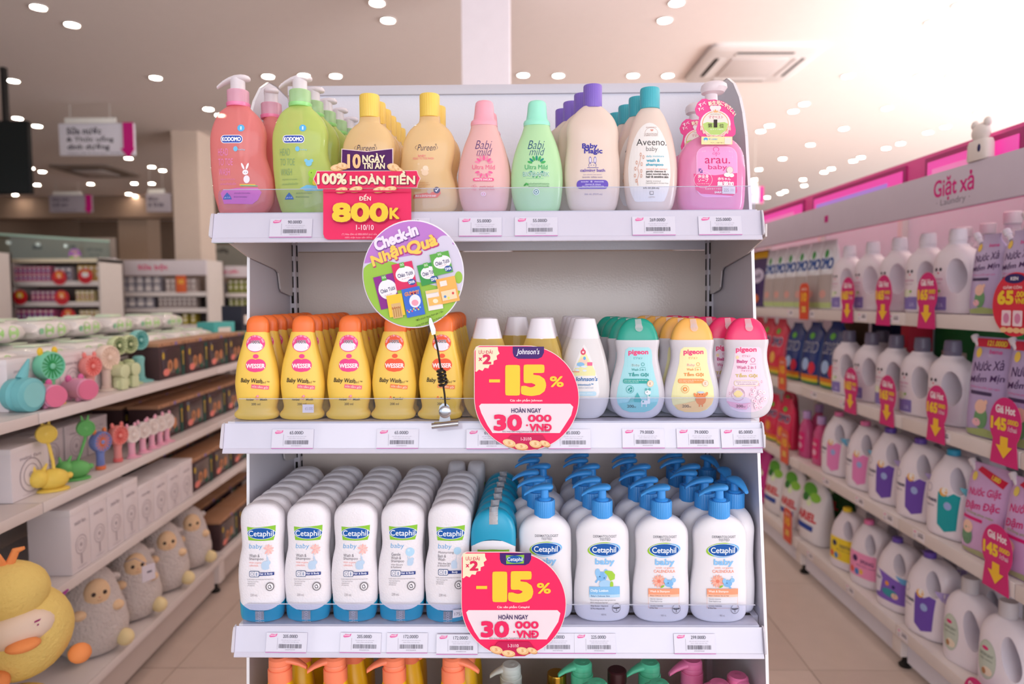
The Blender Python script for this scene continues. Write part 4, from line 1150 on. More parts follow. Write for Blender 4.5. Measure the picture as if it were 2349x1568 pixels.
# price sticker on the fifth bottle
P = onY(1052, 1408, .0148)
st = thing('price_sticker', 'torn white price sticker on the teal base of the fifth white bottle', 'sticker', (0, 0, 0))
d = Deco(lambda px, py: ((lambda P: (P.x, P.z))(onY(px, py, .0136))), lambda u, v, e: (u, .0136 - e, v))
d.p([(1039, 1398), (1064, 1396), (1064, 1410), (1055, 1414), (1038, 1417)], '#e8e2ea').t('175.0', 1053, 1407, 20, 7, '#5a5660', -.005, 0, -4)
d.build('sticker_face', st)

# ---- white bottles with big teal dome caps
b = Bot(1132, LT, .036, .0195, 1290)
b.body([(1427, 1092, 1172), (1420, 1083, 1181), (1400, 1080, 1184), (1340, 1080, 1184), (1290, 1081, 1183), (1262, 1081, 1183), (1235, 1081, 1183), (1215, 1082, 1182), (1196, 1087, 1177), (1182, 1095, 1169), (1172, 1105, 1159), (1166, 1117, 1147), (1164, 1125, 1139)], n=2.5, N=36)
t = thing('lotion_bottle', 'white lotion bottle with big teal dome cap behind the lower discount disc', 'bottle', (b.x, b.yc, LT + .0004), 0, 'white bottles with teal dome caps')
M().loft([r for r in b.R if r[0] < b.uv(1132, 1212)[1]], C('#f1edf1', .4), 40).build('body', t)
zc0 = b.uv(1132, 1250)[1]; zc1 = b.uv(1132, 1228)[1]
cm = M(); cr_ = []
for z in list(np.linspace(zc0, b.Z[-1], 22)):
    cr_.append((float(z), float(np.interp(z, b.Z, b.cx)), 0, float(np.interp(z, b.Z, b.rx)) + .0006, float(np.interp(z, b.Z, b.ry)) + .0006, b.n))
cm.loft(cr_, TEA, 40)
rm = max(r[3] for r in cr_); top = b.Z[-1]
cm.v = [(x, y, z + (zc1 - zc0) * max(0, 1 - (x / rm) ** 2) * ((top - z) / (top - zc0)) ** 2 * (y < 0)) for x, y, z in cm.v]
cm.build('dome_cap', t)
d = b.deco()
d.p([(1095, 1262), (1130, 1260), (1168, 1262), (1168, 1290), (1095, 1290)], GRN).e(1132, 1277, 30, 12, BLU, 28).t('Cetaphil', 1132, 1278, 54, 15, '#f8fbff', .008).t('baby', 1116, 1304, 30, 14, PBL, -.01).t('Daily Lotion', 1122, 1322, 44, 8, '#6a6670')
d.build('label_print', t)
dd = Deco(b.front, lambda u, v_, e: b.surf(u, v_, e + .001), .004)
dd.r(1122, 1168, 1142, 1203, C('#c9ccd2', .22, .85, bump=('noise', 900, .5), name='hologram_foil'))
dd.build('seal_foil', t)
for k in range(1, 7):
    dup(t, (b.x + .0015 * k, b.yc + .0405 * k, LT + .0004), random.uniform(-.15, .15), 'teal dome-capped bottle standing %s behind the front dome-capped bottle' % ORD[k])

# ---- large white pump bottles with blue pumps
b = Bot(1380.5, LT, .0435, .0225, 1290)
b.body([(1425, 1338, 1425), (1421, 1327, 1435), (1413, 1320, 1441), (1400, 1317, 1443.5), (1373, 1316, 1444), (1345, 1317, 1443.5), (1318, 1320, 1442), (1295, 1322.5, 1441.5), (1270, 1323, 1442), (1245, 1322, 1442), (1225, 1321, 1441.5), (1212, 1323, 1439.5), (1200, 1329, 1433), (1190, 1338, 1424), (1183, 1349, 1413), (1180, 1357, 1405)], n=2.7, N=36)
BLP = C('#3f9ae4', .34, sss=.08); WHB = C('#efecf1', .36, sss=.12)
cx, z0 = b.uv(1381, 1182); r = b.uv(1405, 1165)[0] - cx; zt = b.uv(1381, 1146)[1]
zf = b.uv(1381, 1141)[1]; zh = b.uv(1381, 1124)[1]; zp = b.uv(1381, 1109)[1]
xt, xb = b.uv(1334, 1115)[0], b.uv(1401, 1115)[0]
def pumpset(t):
    c = M(); ridged(c, r, z0 - .001, zt, BLP, cx, 64, .003)
    c.lathe([(r * .62, zt - .001), (r * .64, zt + .002), (r * .5, zt + .0035), (.0085, zt + .004)], BLP, 32, cx)
    c.build('pump_collar', t)
    M().lathe([(.0075, zt + .002), (.0068, zh + .002)], BLP, 20, cx).build('pump_stem', t)
    h = M(); pump_head(h, xt, xb, cx, zh - .001, zp, BLP, .013, .005); h.build('pump_head', t)
def cetap(v, lab):
    t = thing('pump_bottle', lab, 'bottle', (0, 0, 0), 0, 'white bottles with blue pumps')
    M().loft(b.R, WHB, 40).build('body', t)
    pumpset(t)
    d = b.deco()
    gy = '#7c7a82'
    if v < 3:
        d.t('DERMATOLOGIST', 1388, 1230.5, 54, 5.8, gy, .006).t('TESTED', 1388, 1237.5, 25, 5.5, gy, .006)
        lf, rt = ((PBL, '#9ccb3a'), ('#9ccb3a', PBL))[v == 1]
        lf, rt = ('#9ccb3a', '#7cbcec') if v != 2 else ('#7cbcec', '#9ccb3a')
        d.e(1381, 1260, 33, 15.5, lf, 32, -8).e(1391, 1262, 33, 15.5, rt, 32, -8).e(1386.5, 1261, 34.5, 15, '#eef1f8', 32).e(1386.5, 1261, 33.5, 14, BLU, 32)
        d.t('Cetaphil', 1386, 1263, 55, 17, '#f8fbff', .012).t('®', 1413, 1255, 3, 3, '#f8fbff')
        d.t('baby', 1387.5, 1290, 45, 18, '#8fc6f2', .045)
    if v == 0:
        d.e(1380, 1322, 12, 11, '#7fb8e8').e(1371, 1313, 6, 9, '#93c6ef').e(1390, 1313, 5, 8, '#93c6ef').line(1372, 1328, 1366, 1336, 4, '#7fb8e8').e(1388, 1339, 14, 9, '#a9d1f1').r(1376, 1338, 1384, 1347, '#a9d1f1', 3).r(1390, 1338, 1398, 1347, '#a9d1f1', 3).p([(1389, 1308), (1404, 1310), (1411, 1318), (1410, 1328), (1400, 1332), (1394, 1320), (1386, 1312)], '#a4d046').e(1403, 1340, 4, 7, '#a4d046').e(1376, 1322, 1.2, 1.4, '#34507c').e(1386, 1325, 1.2, 1.4, '#34507c')
        d.r(1352, 1345, 1422, 1363, '#86bfea').t('Daily Lotion', 1375, 1354.5, 40, 7.5, '#f4faff', .02).r(1352, 1363, 1422, 1369.5, '#b9dbf3').t("Baby's Delicate Skin", 1377, 1366.5, 43, 4.8, '#3a5a8c', .01)
        d.t('Nourishing lotion that preserves', 1383, 1376, 58, 4, gy).t("skin's moisture barrier", 1374, 1381, 40, 4, gy).t('Shea Butter, Vitamin E', 1375, 1389, 40, 3.6, gy, .02).t('& Pro-Vitamin B5', 1371, 1395, 32, 3.6, gy, .02)
    elif v == 1:
        co = '#f0a48c'
        d.t('with organic', 1388, 1301.5, 43, 5.6, co).t('CALENDULA', 1387, 1309, 49, 6.6, '#f09a80', .01)
        for k in range(14):
            a = math.radians(k * 25.7)
            d.e(1374 + 9 * math.cos(a), 1331 + 9 * math.sin(a), 6.5, 2.2, ('#f6b8a6', '#f3a793')[k % 2], 10, math.degrees(a))
        d.e(1374, 1331, 4, 4, '#e8826a')
        d.e(1397, 1336, 10, 8, '#7fb8e8').e(1408, 1329, 5, 5, '#93c6ef').e(1389, 1330, 4, 6, '#93c6ef').line(1400, 1342, 1404, 1347, 4, '#7fb8e8').e(1395, 1335, 1, 1.2, '#34507c').e(1382, 1343, 5, 2, '#8cc63c', 10, -30).e(1407, 1321, 1.6, 1.6, '#a9d1f1')
        d.r(1350, 1348, 1421, 1361, '#f4a07c').t('Wash & Shampoo', 1376, 1354.3, 45, 6.2, '#fdf4ee', .02).r(1350, 1361, 1421, 1366.5, '#f9c7b0').t("Baby's Delicate Skin & Hair", 1377, 1363.8, 46, 3.8, '#8a4a3a', .01)
        d.line(1350.5, 1366, 1350.5, 1392, .5, '#f3b59c').line(1420.5, 1366, 1420.5, 1392, .5, '#f3b59c').line(1350, 1392, 1404, 1392, .5, '#f3b59c')
        d.t('Gently cleanses', 1368, 1371.5, 27, 3.8, gy).t('from head to toe', 1368, 1376.2, 27, 3.8, gy).t('Organic Calendula', 1369, 1387, 29, 3.8, gy, .02).t('& Aloe Vera', 1362, 1391.5, 18, 3.8, gy, .02)
    if v < 3:
        d.ring(1414, 1394, 9.8, 11, .9, '#6a6870', 26).e(1410, 1394, 4.5, 1.5, '#5a5860', 10, 12).e(1418, 1394, 4.5, 1.5, '#5a5860', 10, -12).line(1414, 1392, 1414, 1401, 1.4, '#5a5860')
        d.t('400 mL', 1385, 1408.5, 12, 4, '#a09ea6')
        d.build('label_print', t)
    return t
PP = [cetap(0, 'white pump bottle with blue elephant label and blue pump, second pump column'), cetap(1, 'white pump bottle with orange flower label, third pump column'), cetap(3, 'plain white pump bottle standing askew at the end of the lower shelf')]
F = [onY(px, 1290, b.yc).x for px in (1249.5, 1380.5, 1515, 1647)]
GR = ['first', 'second', 'third', 'fourth']
pu = [False, False, False]
def pump_at(v, loc, rz, lab):
    if not pu[v]:
        o = PP[v]; pu[v] = True; o.location = loc; o.rotation_euler = (0, 0, rz); o['label'] = lab
    else:
        dup(PP[v], loc, rz, lab)
DXK = ((0, -.012, -.022, .002, -.018, -.012), (0, -.012, -.022, -.002, -.020, -.014), (0, -.011, -.024, -.006, -.024, -.018), (0, -.012, -.028, -.010, -.028, -.022))
RZK = ((0, .03, .05, -.4, .05, .0), (0, .02, .04, .1, -.05, 0), (0, .05, .0, .05, .1, .05), (0, .03, -.5, .05, .1, 0))
for c in range(4):
    v = (0, 0, 1, 1)[c]
    for k in range(6):
        y = b.yc + (.003, 0, -.002, -.002)[c] + .0495 * k
        if y > .335: continue
        lab = 'white bottle with blue pump at the front of the %s pump column' % GR[c] if k == 0 else 'white blue-pumped bottle standing %s behind the front bottle of the %s pump column' % (ORD[k], GR[c])
        pump_at(v, (F[c] + DXK[c][k], y, LT + .0004), RZK[c][k], lab)
# loose ones along the side panel, turned to the viewer
for (px, py, y, rz, lab) in ((1684, 1150, .092, 1.9, 'white pump bottle turned to face the aisle at the shelf end'), (1660, 1150, .160, 1.55, 'white pump bottle with its blue pump turned end-on before the side panel'), (1622, 1100, .262, 2.0, 'rear white pump bottle in the corner by the side panel')):
    pump_at(2, (onY(px, py, y).x, y, LT + .0004), rz, lab)
o = dup(PP[2], PEEP, 0, 'white bottle with blue pump peeping out behind the purple-capped bottle', 'blue pump bottles on the top shelf', .82)

# ------------------------------------------------------------------ bottom shelf (only the tops show)
QT = ST[3]
def big_pump(name, label, px, y, colr, bodym, head, hx, group, hh=.19, wid=.034, rz=0.0):
    """tall pump bottle: rounded body, wide collar, spout head pointing to hx (metres, signed)"""
    P = onY(px, 1560, y)
    t = thing(name, label, 'bottle', (P.x, y, QT + .0004), rz, group)
    R = [(z * hh, 0, 0, wid * f, .026 * g, 2.6) for z, f, g in ((0, .86, .9), (.02, .95, .97), (.08, 1, 1), (.5, 1, 1), (.72, .96, .97), (.84, .84, .9), (.92, .68, .8), (.97, .60, .75), (1, .56, .72))]
    rows = np.array([[q[0], q[3], q[4]] for q in R])
    RR = [(float(a[0]), 0, 0, float(a[1]), float(a[2]), 2.5) for a in (cr(rows, s) for s in np.linspace(0, len(rows) - 1, 24))]
    M().loft(RR, bodym, 32).build('body', t)
    c = M(); c.lathe([(.0200, hh - .004), (.0208, hh), (.0208, hh + .021), (.0196, hh + .0225)], colr, 32)
    c.lathe([(.0186, hh + .0225), (.0190, hh + .0235), (.0190, hh + .030), (.0184, hh + .031)], colr, 32)
    c.build('pump_collar', t)
    c = M(); c.lathe([(.0188, hh + .0315), (.0190, hh + .033), (.0186, hh + .041), (.0150, hh + .045)], colr, 32)
    if head: pump_head(c, hx, (-.016 if hx > 0 else .016), 0, hh + .030, hh + .046, colr, .014, .004)
    c.build('pump_head', t)
    return t
PT = QT
ORP = C('#ff8a64', .36); YEB = C('#f6bd18', .38, sss=.15)
g = 'yellow bottles with orange pumps'
hz = .183
b0 = None
for k, (px, y, lab, rz) in enumerate(((643, .040, 'yellow bottle with orange pump at the end of the bottom shelf', PI), (770, .042, 'yellow bottle with orange pump, second from the shelf end on the bottom shelf', .35), (905, .042, 'yellow bottle with orange pump, third from the shelf end on the bottom shelf', .3), (1040, .042, 'yellow bottle with orange pump beside the green lidded bottle', PI - .3))):
    if b0 is None:
        b0 = big_pump('yellow_pump_bottle', lab, px, y, ORP, YEB, True, -.048, g, .236, .036, rz)
    else:
        dup(b0, (onY(px, 1560, y).x, y, QT + .0004), rz, lab)
    dup(b0, (onY(px, 1560, y).x + .014, y + .07, QT + .0004), rz + 1.9, 'yellow bottle with orange pump standing behind the %s orange pump' % COLS[k])
    dup(b0, (onY(px, 1560, y).x + .010, y + .145, QT + .0004), rz + 1.2, 'yellow bottle with orange pump at the back of the %s orange pump column' % COLS[k])
# dark herbal wash: white pump before a leafy green label card
P = onY(1165, 1560, .05)
t = big_pump('herbal_bottle', 'herbal wash bottle with white pump and leafy green neck card', 1165, .052, C('#e6ece6', .35), clear('#c8dcc0', .8, .2, '#9fbf94'), True, -.04, None, .172, .032, .35)
m = M(); z = .158
m.prism([(-.040, z - .012), (.036, z - .012), (.044, z + .004), (.040, z + .022), (.020, z + .026), (-.022, z + .026), (-.042, z + .02), (-.046, z + .004)], -.0285, -.0280, C('#e9efe2', .5))
m.build('neck_card', t, smooth=0)
d = Deco(lambda u, v: (u, v), lambda u, v, e: (u, -.0285 - e, v))
d.t('PURITÉ', -.001, .160, .066, -.016, '#2f7a3c', .02)
for k in range(7): d.e(-.036 + .012 * k, .180 + .004 * math.sin(k * 2), .008, .0035, ('#3f8c46', '#6fae4c', '#2f6a34')[k % 3], 10, 25 * k)
d.build('card_print', t)
t2 = dup(t, (P.x + .004, .13, QT + .0004), .1, 'herbal wash bottle standing behind the herbal bottle with the neck card')
# gold-capped amber bottle
P = onY(1243, 1540, .06)
t = thing('gold_capped_bottle', 'dark amber bottle with a gold cap under the lower discount disc', 'bottle', (P.x, .06, QT + .0004))
M().lathe([(.026, 0), (.029, .004), (.029, .115), (.024, .135), (.0155, .15), (.0155, .158)], clear('#8a5a2a', .7, .1, '#5a3415'), 32).build('body', t)
c = M(); ridged(c, .0185, .156, .200, C('#c9993a', .25, .9), 0, 40, .003); c.build('cap', t)
M().lathe([(.0192, .176), (.0194, .177), (.0192, .178)], C('#a87a28', .25, .9), 32).build('cap_ring', t)
dup(t, (P.x + .03, .13, QT + .0004), 0, 'dark amber bottle with a gold cap standing behind the front gold-capped one')
# mint pumps, a dark red lotion bottle, pink pumps
MIN = C('#5fcfa4', .36); MIB = clear('#b9efd8', .6, .2, '#7fdab8')
PNK = C('#f07aac', .36); PKB = clear('#fbb3d2', .6, .2, '#f07fae')
t = big_pump('mint_pump_bottle', 'mint green pump bottle beside the gold-capped bottle', 1370, .05, MIN, MIB, True, -.046, 'mint green pump bottles', .183, .034)
dup(t, (onY(1512, 1560, .05).x, .05, QT + .0004), 0, 'mint green pump bottle beside the pink pumps')
dup(t, (onY(1335, 1560, .12).x, .12, QT + .0004), .2, 'mint green pump bottle behind the mint bottle next to the gold cap')
dup(t, (onY(1490, 1560, .12).x, .12, QT + .0004), .2, 'mint green pump bottle behind the mint bottle next to the pink pumps')
P = onY(1412, 1540, .12)
t = thing('red_bottle', 'dark red lotion bottle with a pale label between the mint pumps', 'bottle', (P.x, .10, QT + .0004))
M().lathe([(.024, 0), (.028, .004), (.028, .17), (.024, .187), (.016, .195), (.014, .205)], clear('#8a2038', .8, .1, '#6e1528'), 32).build('body', t)
M().lathe([(.017, .200), (.0175, .202), (.0175, .222), (.015, .224)], C('#3a1018', .4), 28).build('cap', t)
d = Deco(lambda u, v: (u, v), lambda u, v, e: (u, -math.sqrt(max(.028 ** 2 - u * u, 1e-8)) - e, v), .004)
d.r(-.02, .10, .02, .168, '#d8c4c0').t('PURITÉ', 0, .155, .034, -.009, '#6a2436', .01).t('spa lotion', 0, .142, .022, -.005, '#8a5a60')
d.build('label_print', t)
t = big_pump('pink_pump_bottle', 'pink pump bottle with its spout turned aside on the bottom shelf', 1650, .05, PNK, PKB, True, -.048, 'pink pump bottles on the bottom shelf', .183, .034)
dup(t, (onY(1716, 1560, .055).x - .012, .075, QT + .0004), PI * .6, 'pink pump bottle at the end of the bottom shelf by the side panel')
dup(t, (onY(1590, 1560, .12).x, .13, QT + .0004), .3, 'pink pump bottle behind the front pink pump bottle')

# ------------------------------------------------------------------ price tags in the strips
def price_tag(px, k, price, lab, rot=0.0, py=None):
    zb, ox = SH[k]
    zm = zb + .0235 if py is None else onY(px, py, .004).z
    P = onY(px, 1000, .003)
    x = onY(px, (530, 1014, 1485, 0)[k], .003).x
    yy = 0.0012 + (zm - zb) * .2505 - .0030
    t = thing('price_tag', lab, 'price tag', (x, yy, zm))
    t.rotation_euler = (-.2455, rot, 0)
    w, h = .0700, .0325
    M().prism([(-w / 2, -h / 2), (w / 2, -h / 2), (w / 2, h / 2), (-w / 2, h / 2)], -.0003, .0003, C('#dad7e5', .3, coat=.3, mottle=0)).build('card', t, smooth=0)
    d = Deco(lambda a, c: ((a / 100 - .5) * w, (.5 - c / 46) * h), lambda u, v, e: (u, -.0003 - e, v))
    d.p([(8, 6), (12, 3), (22, 4), (27, 2), (25, 8), (20, 10), (10, 11), (7, 9)], '#e36aa6').t('concung', 16.5, 6.6, 14, 3.4, '#fdf0f6', .02)
    d.line(28, 12, 28, 39, .5, '#9a96a4')
    d.t(price, 59, 8.2, 36 if len(price) > 7 else 33, 7.6, '#5a5866', .004)
    d.t('Sữa tắm gội cho bé chiết xuất', 60, 17, 46, 2.8, '#b4b0be').t('thiên nhiên chai dịu nhẹ', 60, 21.5, 40, 2.8, '#b4b0be')
    rn = random.Random(int(px) + k)
    x0 = 32.0
    while x0 < 88:
        wd_ = rn.choice((.5, .5, .9, 1.4))
        d.r(x0, 26, x0 + wd_, 35.5, '#6e6c78'); d.k -= 1
        x0 += wd_ + rn.choice((.6, .9, 1.3))
    d.k += 1
    d.t('8935' + str(rn.randint(10 ** 8, 10 ** 9 - 1)), 60, 39, 24, 2.2, '#a4a0ae')
    d.r(0, 44.2, 100, 46, '#c878b4')
    d.build('tag_print', t)
    return t
for (px, k, pr, where) in ((667, 0, '90.000Đ', 'below the lime green pump bottle'), (937, 0, '90.000Đ', 'half covered by the round gift sign'), (1102, 0, '55.000Đ', 'below the pink tapered bottle'), (1230, 0, '55.000Đ', 'below the green tapered bottle'), (1500, 0, '269.000Đ', 'below the teal-capped bottle'), (1652, 0, '225.000Đ', 'below the pink foam pump bottle'),
                           (671, 1, '65.000Đ', 'below the second yellow bottle'), (912, 1, '65.000Đ', 'below the fourth yellow bottle'), (1118.5, 1, '69.000Đ', 'overlapping the upper discount disc near the oil bottle'), (1306, 1, '85.000Đ', 'overlapping the upper discount disc under the milky bottle'), (1476, 1, '79.000Đ', 'below the green domed bottle'), (1601, 1, '79.000Đ', 'below the orange domed bottle'), (1703, 1, '85.000Đ', 'below the pink domed bottle'),
                           (657, 2, '205.000Đ', 'below the first white column'), (827, 2, '205.000Đ', 'below the third white column'), (934, 2, '172.000Đ', 'below the fourth white column'), (1049, 2, '172.000Đ', 'beside the lower discount disc below the fifth white column'), (1270, 2, '225.000Đ', 'half covered by the lower discount disc'), (1365, 2, '225.000Đ', 'below the second pump column'), (1594, 2, '299.000Đ', 'below the fourth pump column')):
    tt = price_tag(px, k, pr, 'white price tag reading %s %s' % (pr.lower(), where), .012 if px == 827 else (.01 if px == 657 else 0))
    if px in (1118.5, 1306, 1049): tt.location.y -= .0042
    if px == 1703: tt.location.y -= .0006; tt.rotation_euler[1] = -.012

# ------------------------------------------------------------------ promotional signs
def pix(y): return lambda px, py: (lambda P: (P.x, P.z))(onY(px, py, y))
def sign_board(name, label, polys, y, group=None, tilt=0):
    t = thing(name, label, 'sign', (0, 0, 0), 0, group)
    return t
RED, YSG, CRM = '#ee2a5e', '#f7cf3c', '#f6e2b0'
# cashback sign stuck to the strip of the top shelf
y = -.0055
t = thing('cashback_sign', 'red and purple cashback sign with gold coins before the amber bottle', 'sign', (0, 0, 0))
f = pix(y)
def board(poly, y0, mat, name, parent, th=.0012):
    m = M(); m.prism([f(*q) for q in poly], y0, y0 + th, mat); return m.build(name, parent, smooth=0)
edgec = C('#f3d9d2', .5)
board([(741, 432), (943, 432), (943, 545), (938, 549), (751, 549), (744, 545), (741, 536)], y + .001, C('#f22f66', .5, coat=.0), 'lower_panel', t)
board([(727, 392), (957, 391), (960, 401), (965.5, 409), (960, 420), (957, 431), (729, 434), (725, 422), (718.5, 411), (724, 400)], y - .0012, edgec, 'banner_edge', t)
board([(728, 393.5), (956, 392.5), (958.5, 401), (963, 409), (958.5, 420), (956, 429.5), (730, 432.5), (727, 422), (721, 411), (726, 400)], y - .0020, C('#e6285c', .5, coat=.0), 'banner', t, .0008)
board([(783.5, 341), (842, 346.5), (902, 340), (902.5, 392.5), (782.5, 393)], y - .0006, edgec, 'top_edge', t, .0006)
board([(785.5, 343), (842, 348.5), (900, 342), (900.5, 392), (784.5, 392.5)], y - .0010, C('#52175e', .5, coat=.0), 'top_panel', t, .0006)
d = Deco(pix(y - .0021), lambda u, v, e: (u, y - .0021 - e, v))
cream = '#f8e6c2'
def coin(d, cx, cy_, rx, ry, rot=0, k=1):
    d.e(cx + 1, cy_ + 2, rx, ry, '#c98a52', 24, rot).e(cx, cy_, rx, ry, '#f3c691', 24, rot).e(cx, cy_, rx * .78, ry * .72, '#eab57c', 20, rot).e(cx - .5, cy_ - .5, rx * .72, ry * .64, '#f7d3a4', 20, rot)
    d.t('$', cx, cy_, rx * .5, ry * .9, '#d99a5e', .0, 0, rot)
coin(d, 774, 384, 16, 7.5, -8); coin(d, 786, 380, 12, 7, 10); coin(d, 902, 383, 14, 8, 10); coin(d, 914, 388, 13, 5, 30)
d.p([(728, 393.5), (956, 392.5), (958.5, 401), (963, 409), (958.5, 420), (956, 429.5), (730, 432.5), (727, 422), (721, 411), (726, 400)], C('#e6285c', .5, coat=.0, mottle=0.001))
d.t('10', 812.5, 370, 31, 33, '#f6c58e', .035).t('NGÀY', 857.5, 362.5, 52, 22, cream, .03).t('TRI ÂN', 858, 379, 51, 17, cream, .03)
d.t('100%', 763, 411.5, 70, 27, '#7c0f38', .075).t('100%', 762, 410.5, 68, 26, cream, .04).t('HOÀN TIỀN', 879, 409, 152, 33, '#7c0f38', .07).t('HOÀN TIỀN', 878, 408, 150, 31, cream, .045)
for (cx, cy_, rx) in ((784, 436, 14), (817, 434, 15), (871, 435, 15), (895, 434, 15)): coin(d, cx, cy_, rx, 6, -10)
d.r(742, 437, 942, 441, '#d92456')
d.t('ĐẾN', 838.5, 453, 27, 15, '#fbeeda', .02)
d.t('800', 829, 489, 131, 47, '#a8123f', .11).t('800', 827.5, 487.5, 129, 45, YSG, .085).t('K', 907, 491, 24, 27, '#a8123f', .07).t('K', 906, 490, 23, 26, YSG, .05)
d.t('1-10/10', 838.5, 522, 40, 12, '#fde4ea', .01).t('(*) Hóa đơn từ 800.000đ (trừ sữa', 826, 538, 80, 6, '#fbb8c8').t('100% nhận hoàn tiền điểm)', 824, 545, 62, 5.5, '#fbb8c8')
d.build('lettering', t)

def discount(cx0, cy0, label, brand, brand_line, y, tagw, fold=None):
    """round red sign whose upper corner is square; inserted in the price strip"""
    t = thing('discount_sign', label, 'sign', (0, 0, 0), 0, None)
    g = pix(y)
    R_ = 120.5
    P = [(cx0 - R_, cy0 - R_ + 12), (cx0 - R_ + 4, cy0 - R_ + 3), (cx0 - R_ + 12, cy0 - R_)]
    for i in range(49):
        a = math.radians(-90 + 270 * i / 48)
        P.append((cx0 + R_ * math.cos(a), cy0 + R_ * math.sin(a)))
    m = M(); m.prism([g(*q) for q in P], y, y + .0012, C('#fbe6e2', .4)); m.build('board', t, smooth=0)
    d = Deco(g, lambda u, v, e: (u, y - e, v))
    P2 = [(cx0 + (x - cx0) * .988, cy0 + (yy - cy0) * .988) for x, yy in P]
    d.p(P2, C('#f62a62', .5, coat=.0, mottle=0))
    X = lambda a: cx0 + a; Y = lambda a: cy0 + a
    # lower white pane
    d.p([(X(-104), Y(13)), (X(100), Y(13)), (X(107), Y(20)), (X(102), Y(40)), (X(88), Y(62)), (X(76), Y(80)), (X(-78), Y(80)), (X(-90), Y(62)), (X(-104), Y(34)), (X(-109), Y(18))], '#f0dfe6')
    d.p([(X(-32), Y(-118)), (X(40), Y(-118)), (X(40), Y(-104)), (X(35), Y(-94)), (X(26), Y(-90)), (X(-20), Y(-90)), (X(-29), Y(-95)), (X(-32), Y(-104))], '#43226e')
    brand_line(d, X, Y)
    # scalloped double-points badge in the square corner
    bd = [(X(-117), Y(-117)), (X(-66), Y(-117))]
    for i in range(13):
        a = math.radians(8 + i * 7.3)
        q = 57 if i % 2 else 52
        bd.append((X(-117) + q * math.cos(a), Y(-117) + q * math.sin(a)))
    bd += [(X(-117), Y(-62))]
    d.p(bd, '#fbe9c6')
    d.t('ƯU ĐÃI', X(-94), Y(-106), 32, 10, '#d8385e', .01).t('x', X(-106), Y(-89), 8, 7.5, '#e0285a', .03).t('2', X(-91), Y(-89), 20, 23, '#e0285a', .07)
    d.r(X(-86), Y(-43), X(-61), Y(-36), YSG)
    d.t('1', X(-32), Y(-41), 34, 70, YSG, .115).t('5', X(16), Y(-41), 58, 72, YSG, .105).t('%', X(69), Y(-38), 32, 25, YSG, .03)
    d.t('Các sản phẩm ' + brand, X(-1), Y(5), 74, 8, '#fff0ee', .012)
    d.t('HOÀN NGAY', X(-1), Y(27), 68, 13, '#3d2a63', .018)
    d.t('30', X(-43), Y(56), 65, 38, '#ee2a62', .085).e(X(1), Y(62), 2.2, 2.2, '#ee2a62').t('000', X(30), Y(46), 54, 17, '#ee2a62', .055).t('VNĐ', X(32), Y(67), 51, 17, '#ee2a62', .055)
    d.t('Khi mua đơn hàng ' + brand + ' bất kỳ từ 300.000đ', X(-1), Y(80) - 4, 108, 6.5, '#6a5a72')
    d.p([(X(-36), Y(84)), (X(36), Y(84)), (X(50), Y(104)), (X(25), Y(117)), (X(-25), Y(117)), (X(-50), Y(104))], '#c81e56')
    d.t('1-31/10', X(-1), Y(93), 24, 7.5, '#fde4ea', .01)
    coin(d, X(-40), Y(102), 15, 8, 15); coin(d, X(-12), Y(110), 15, 7, 5); coin(d, X(20), Y(104), 14, 8, 10); coin(d, X(42), Y(103), 12, 6, 20)
    d.build('lettering', t)
    return t
def jl(d, X, Y): d.t("Johnson's", X(3), Y(-105), 53, 17, '#f6f2fb', .012, .22)
def cl(d, X, Y):
    d.p([(X(-18), Y(-113)), (X(2), Y(-112)), (X(24), Y(-114)), (X(23), Y(-94)), (X(-17), Y(-93))], GRN).e(X(3), Y(-103.5), 20, 8.5, BLU).t('Cetaphil', X(3), Y(-102.5), 36, 11, '#f8fbff', .01)
discount(1208, 912.5, 'round pink discount sign standing before the golden oil bottles', 'Johnson', jl, -.0068, 0)
discount(1178.5, 1385.5, 'round red discount sign standing before the teal dome-capped bottle', 'Cetaphil', cl, -.0068, 0)

# ---- round gift sign on a clip arm
y = -.060
g = pix(y)
t = thing('gift_sign', 'round purple and green gift sign held up by a coiled clip wire', 'sign', (0, 0, 0))
cx0, cy0, R_ = 948, 628, 116.5
ry_ = 124
m = M(); m.prism([g(cx0 + R_ * math.cos(a), cy0 + ry_ * math.sin(a)) for a in [2 * PI * i / 64 for i in range(64)]], y, y + .0014, C('#f3eef6', .4)); m.build('board', t, smooth=0)
d = Deco(g, lambda u, v, e: (u, y - e, v))
d.e(cx0 - .5, cy0 + .5, R_ - 2, ry_ - 2.5, C('#c07fce', .5, coat=.0, mottle=0), 64)
def chord(d, pts, col):
    """the part of the disc below a line from pts[0] to pts[1]"""
    out = []
    for i in range(96):
        a = 2 * PI * i / 96
        x, yy = cx0 + (R_ - 2.2) * math.cos(a), cy0 + (ry_ - 2.7) * math.sin(a)
        (xa, ya), (xb, yb) = pts
        if yy >= ya + (yb - ya) * (x - xa) / (xb - xa): out.append((x, yy))
    i0 = max(range(len(out)), key=lambda i: math.hypot(out[i][0] - out[i - 1][0], out[i][1] - out[i - 1][1]))
    d.p(out[i0:] + out[:i0], col)
chord(d, ((830, 604), (1064, 560)), C('#d9d2e6', .5, coat=.0, mottle=0))
for (x, yy, r_) in ((1000, 572, 26), (1030, 578, 22), (1020, 556, 18), (968, 588, 22)): d.e(x, yy, r_, r_ * .9, C('#d9d2e6', .5, coat=.0, mottle=0))
chord(d, ((830, 612), (1064, 664)), C('#9cc74a', .5, coat=.0, mottle=0))
d.e(880, 620, 46, 22, C('#9cc74a', .5, coat=.0, mottle=0)).e(1052, 636, 9, 14, C('#9cc74a', .5, coat=.0, mottle=0))
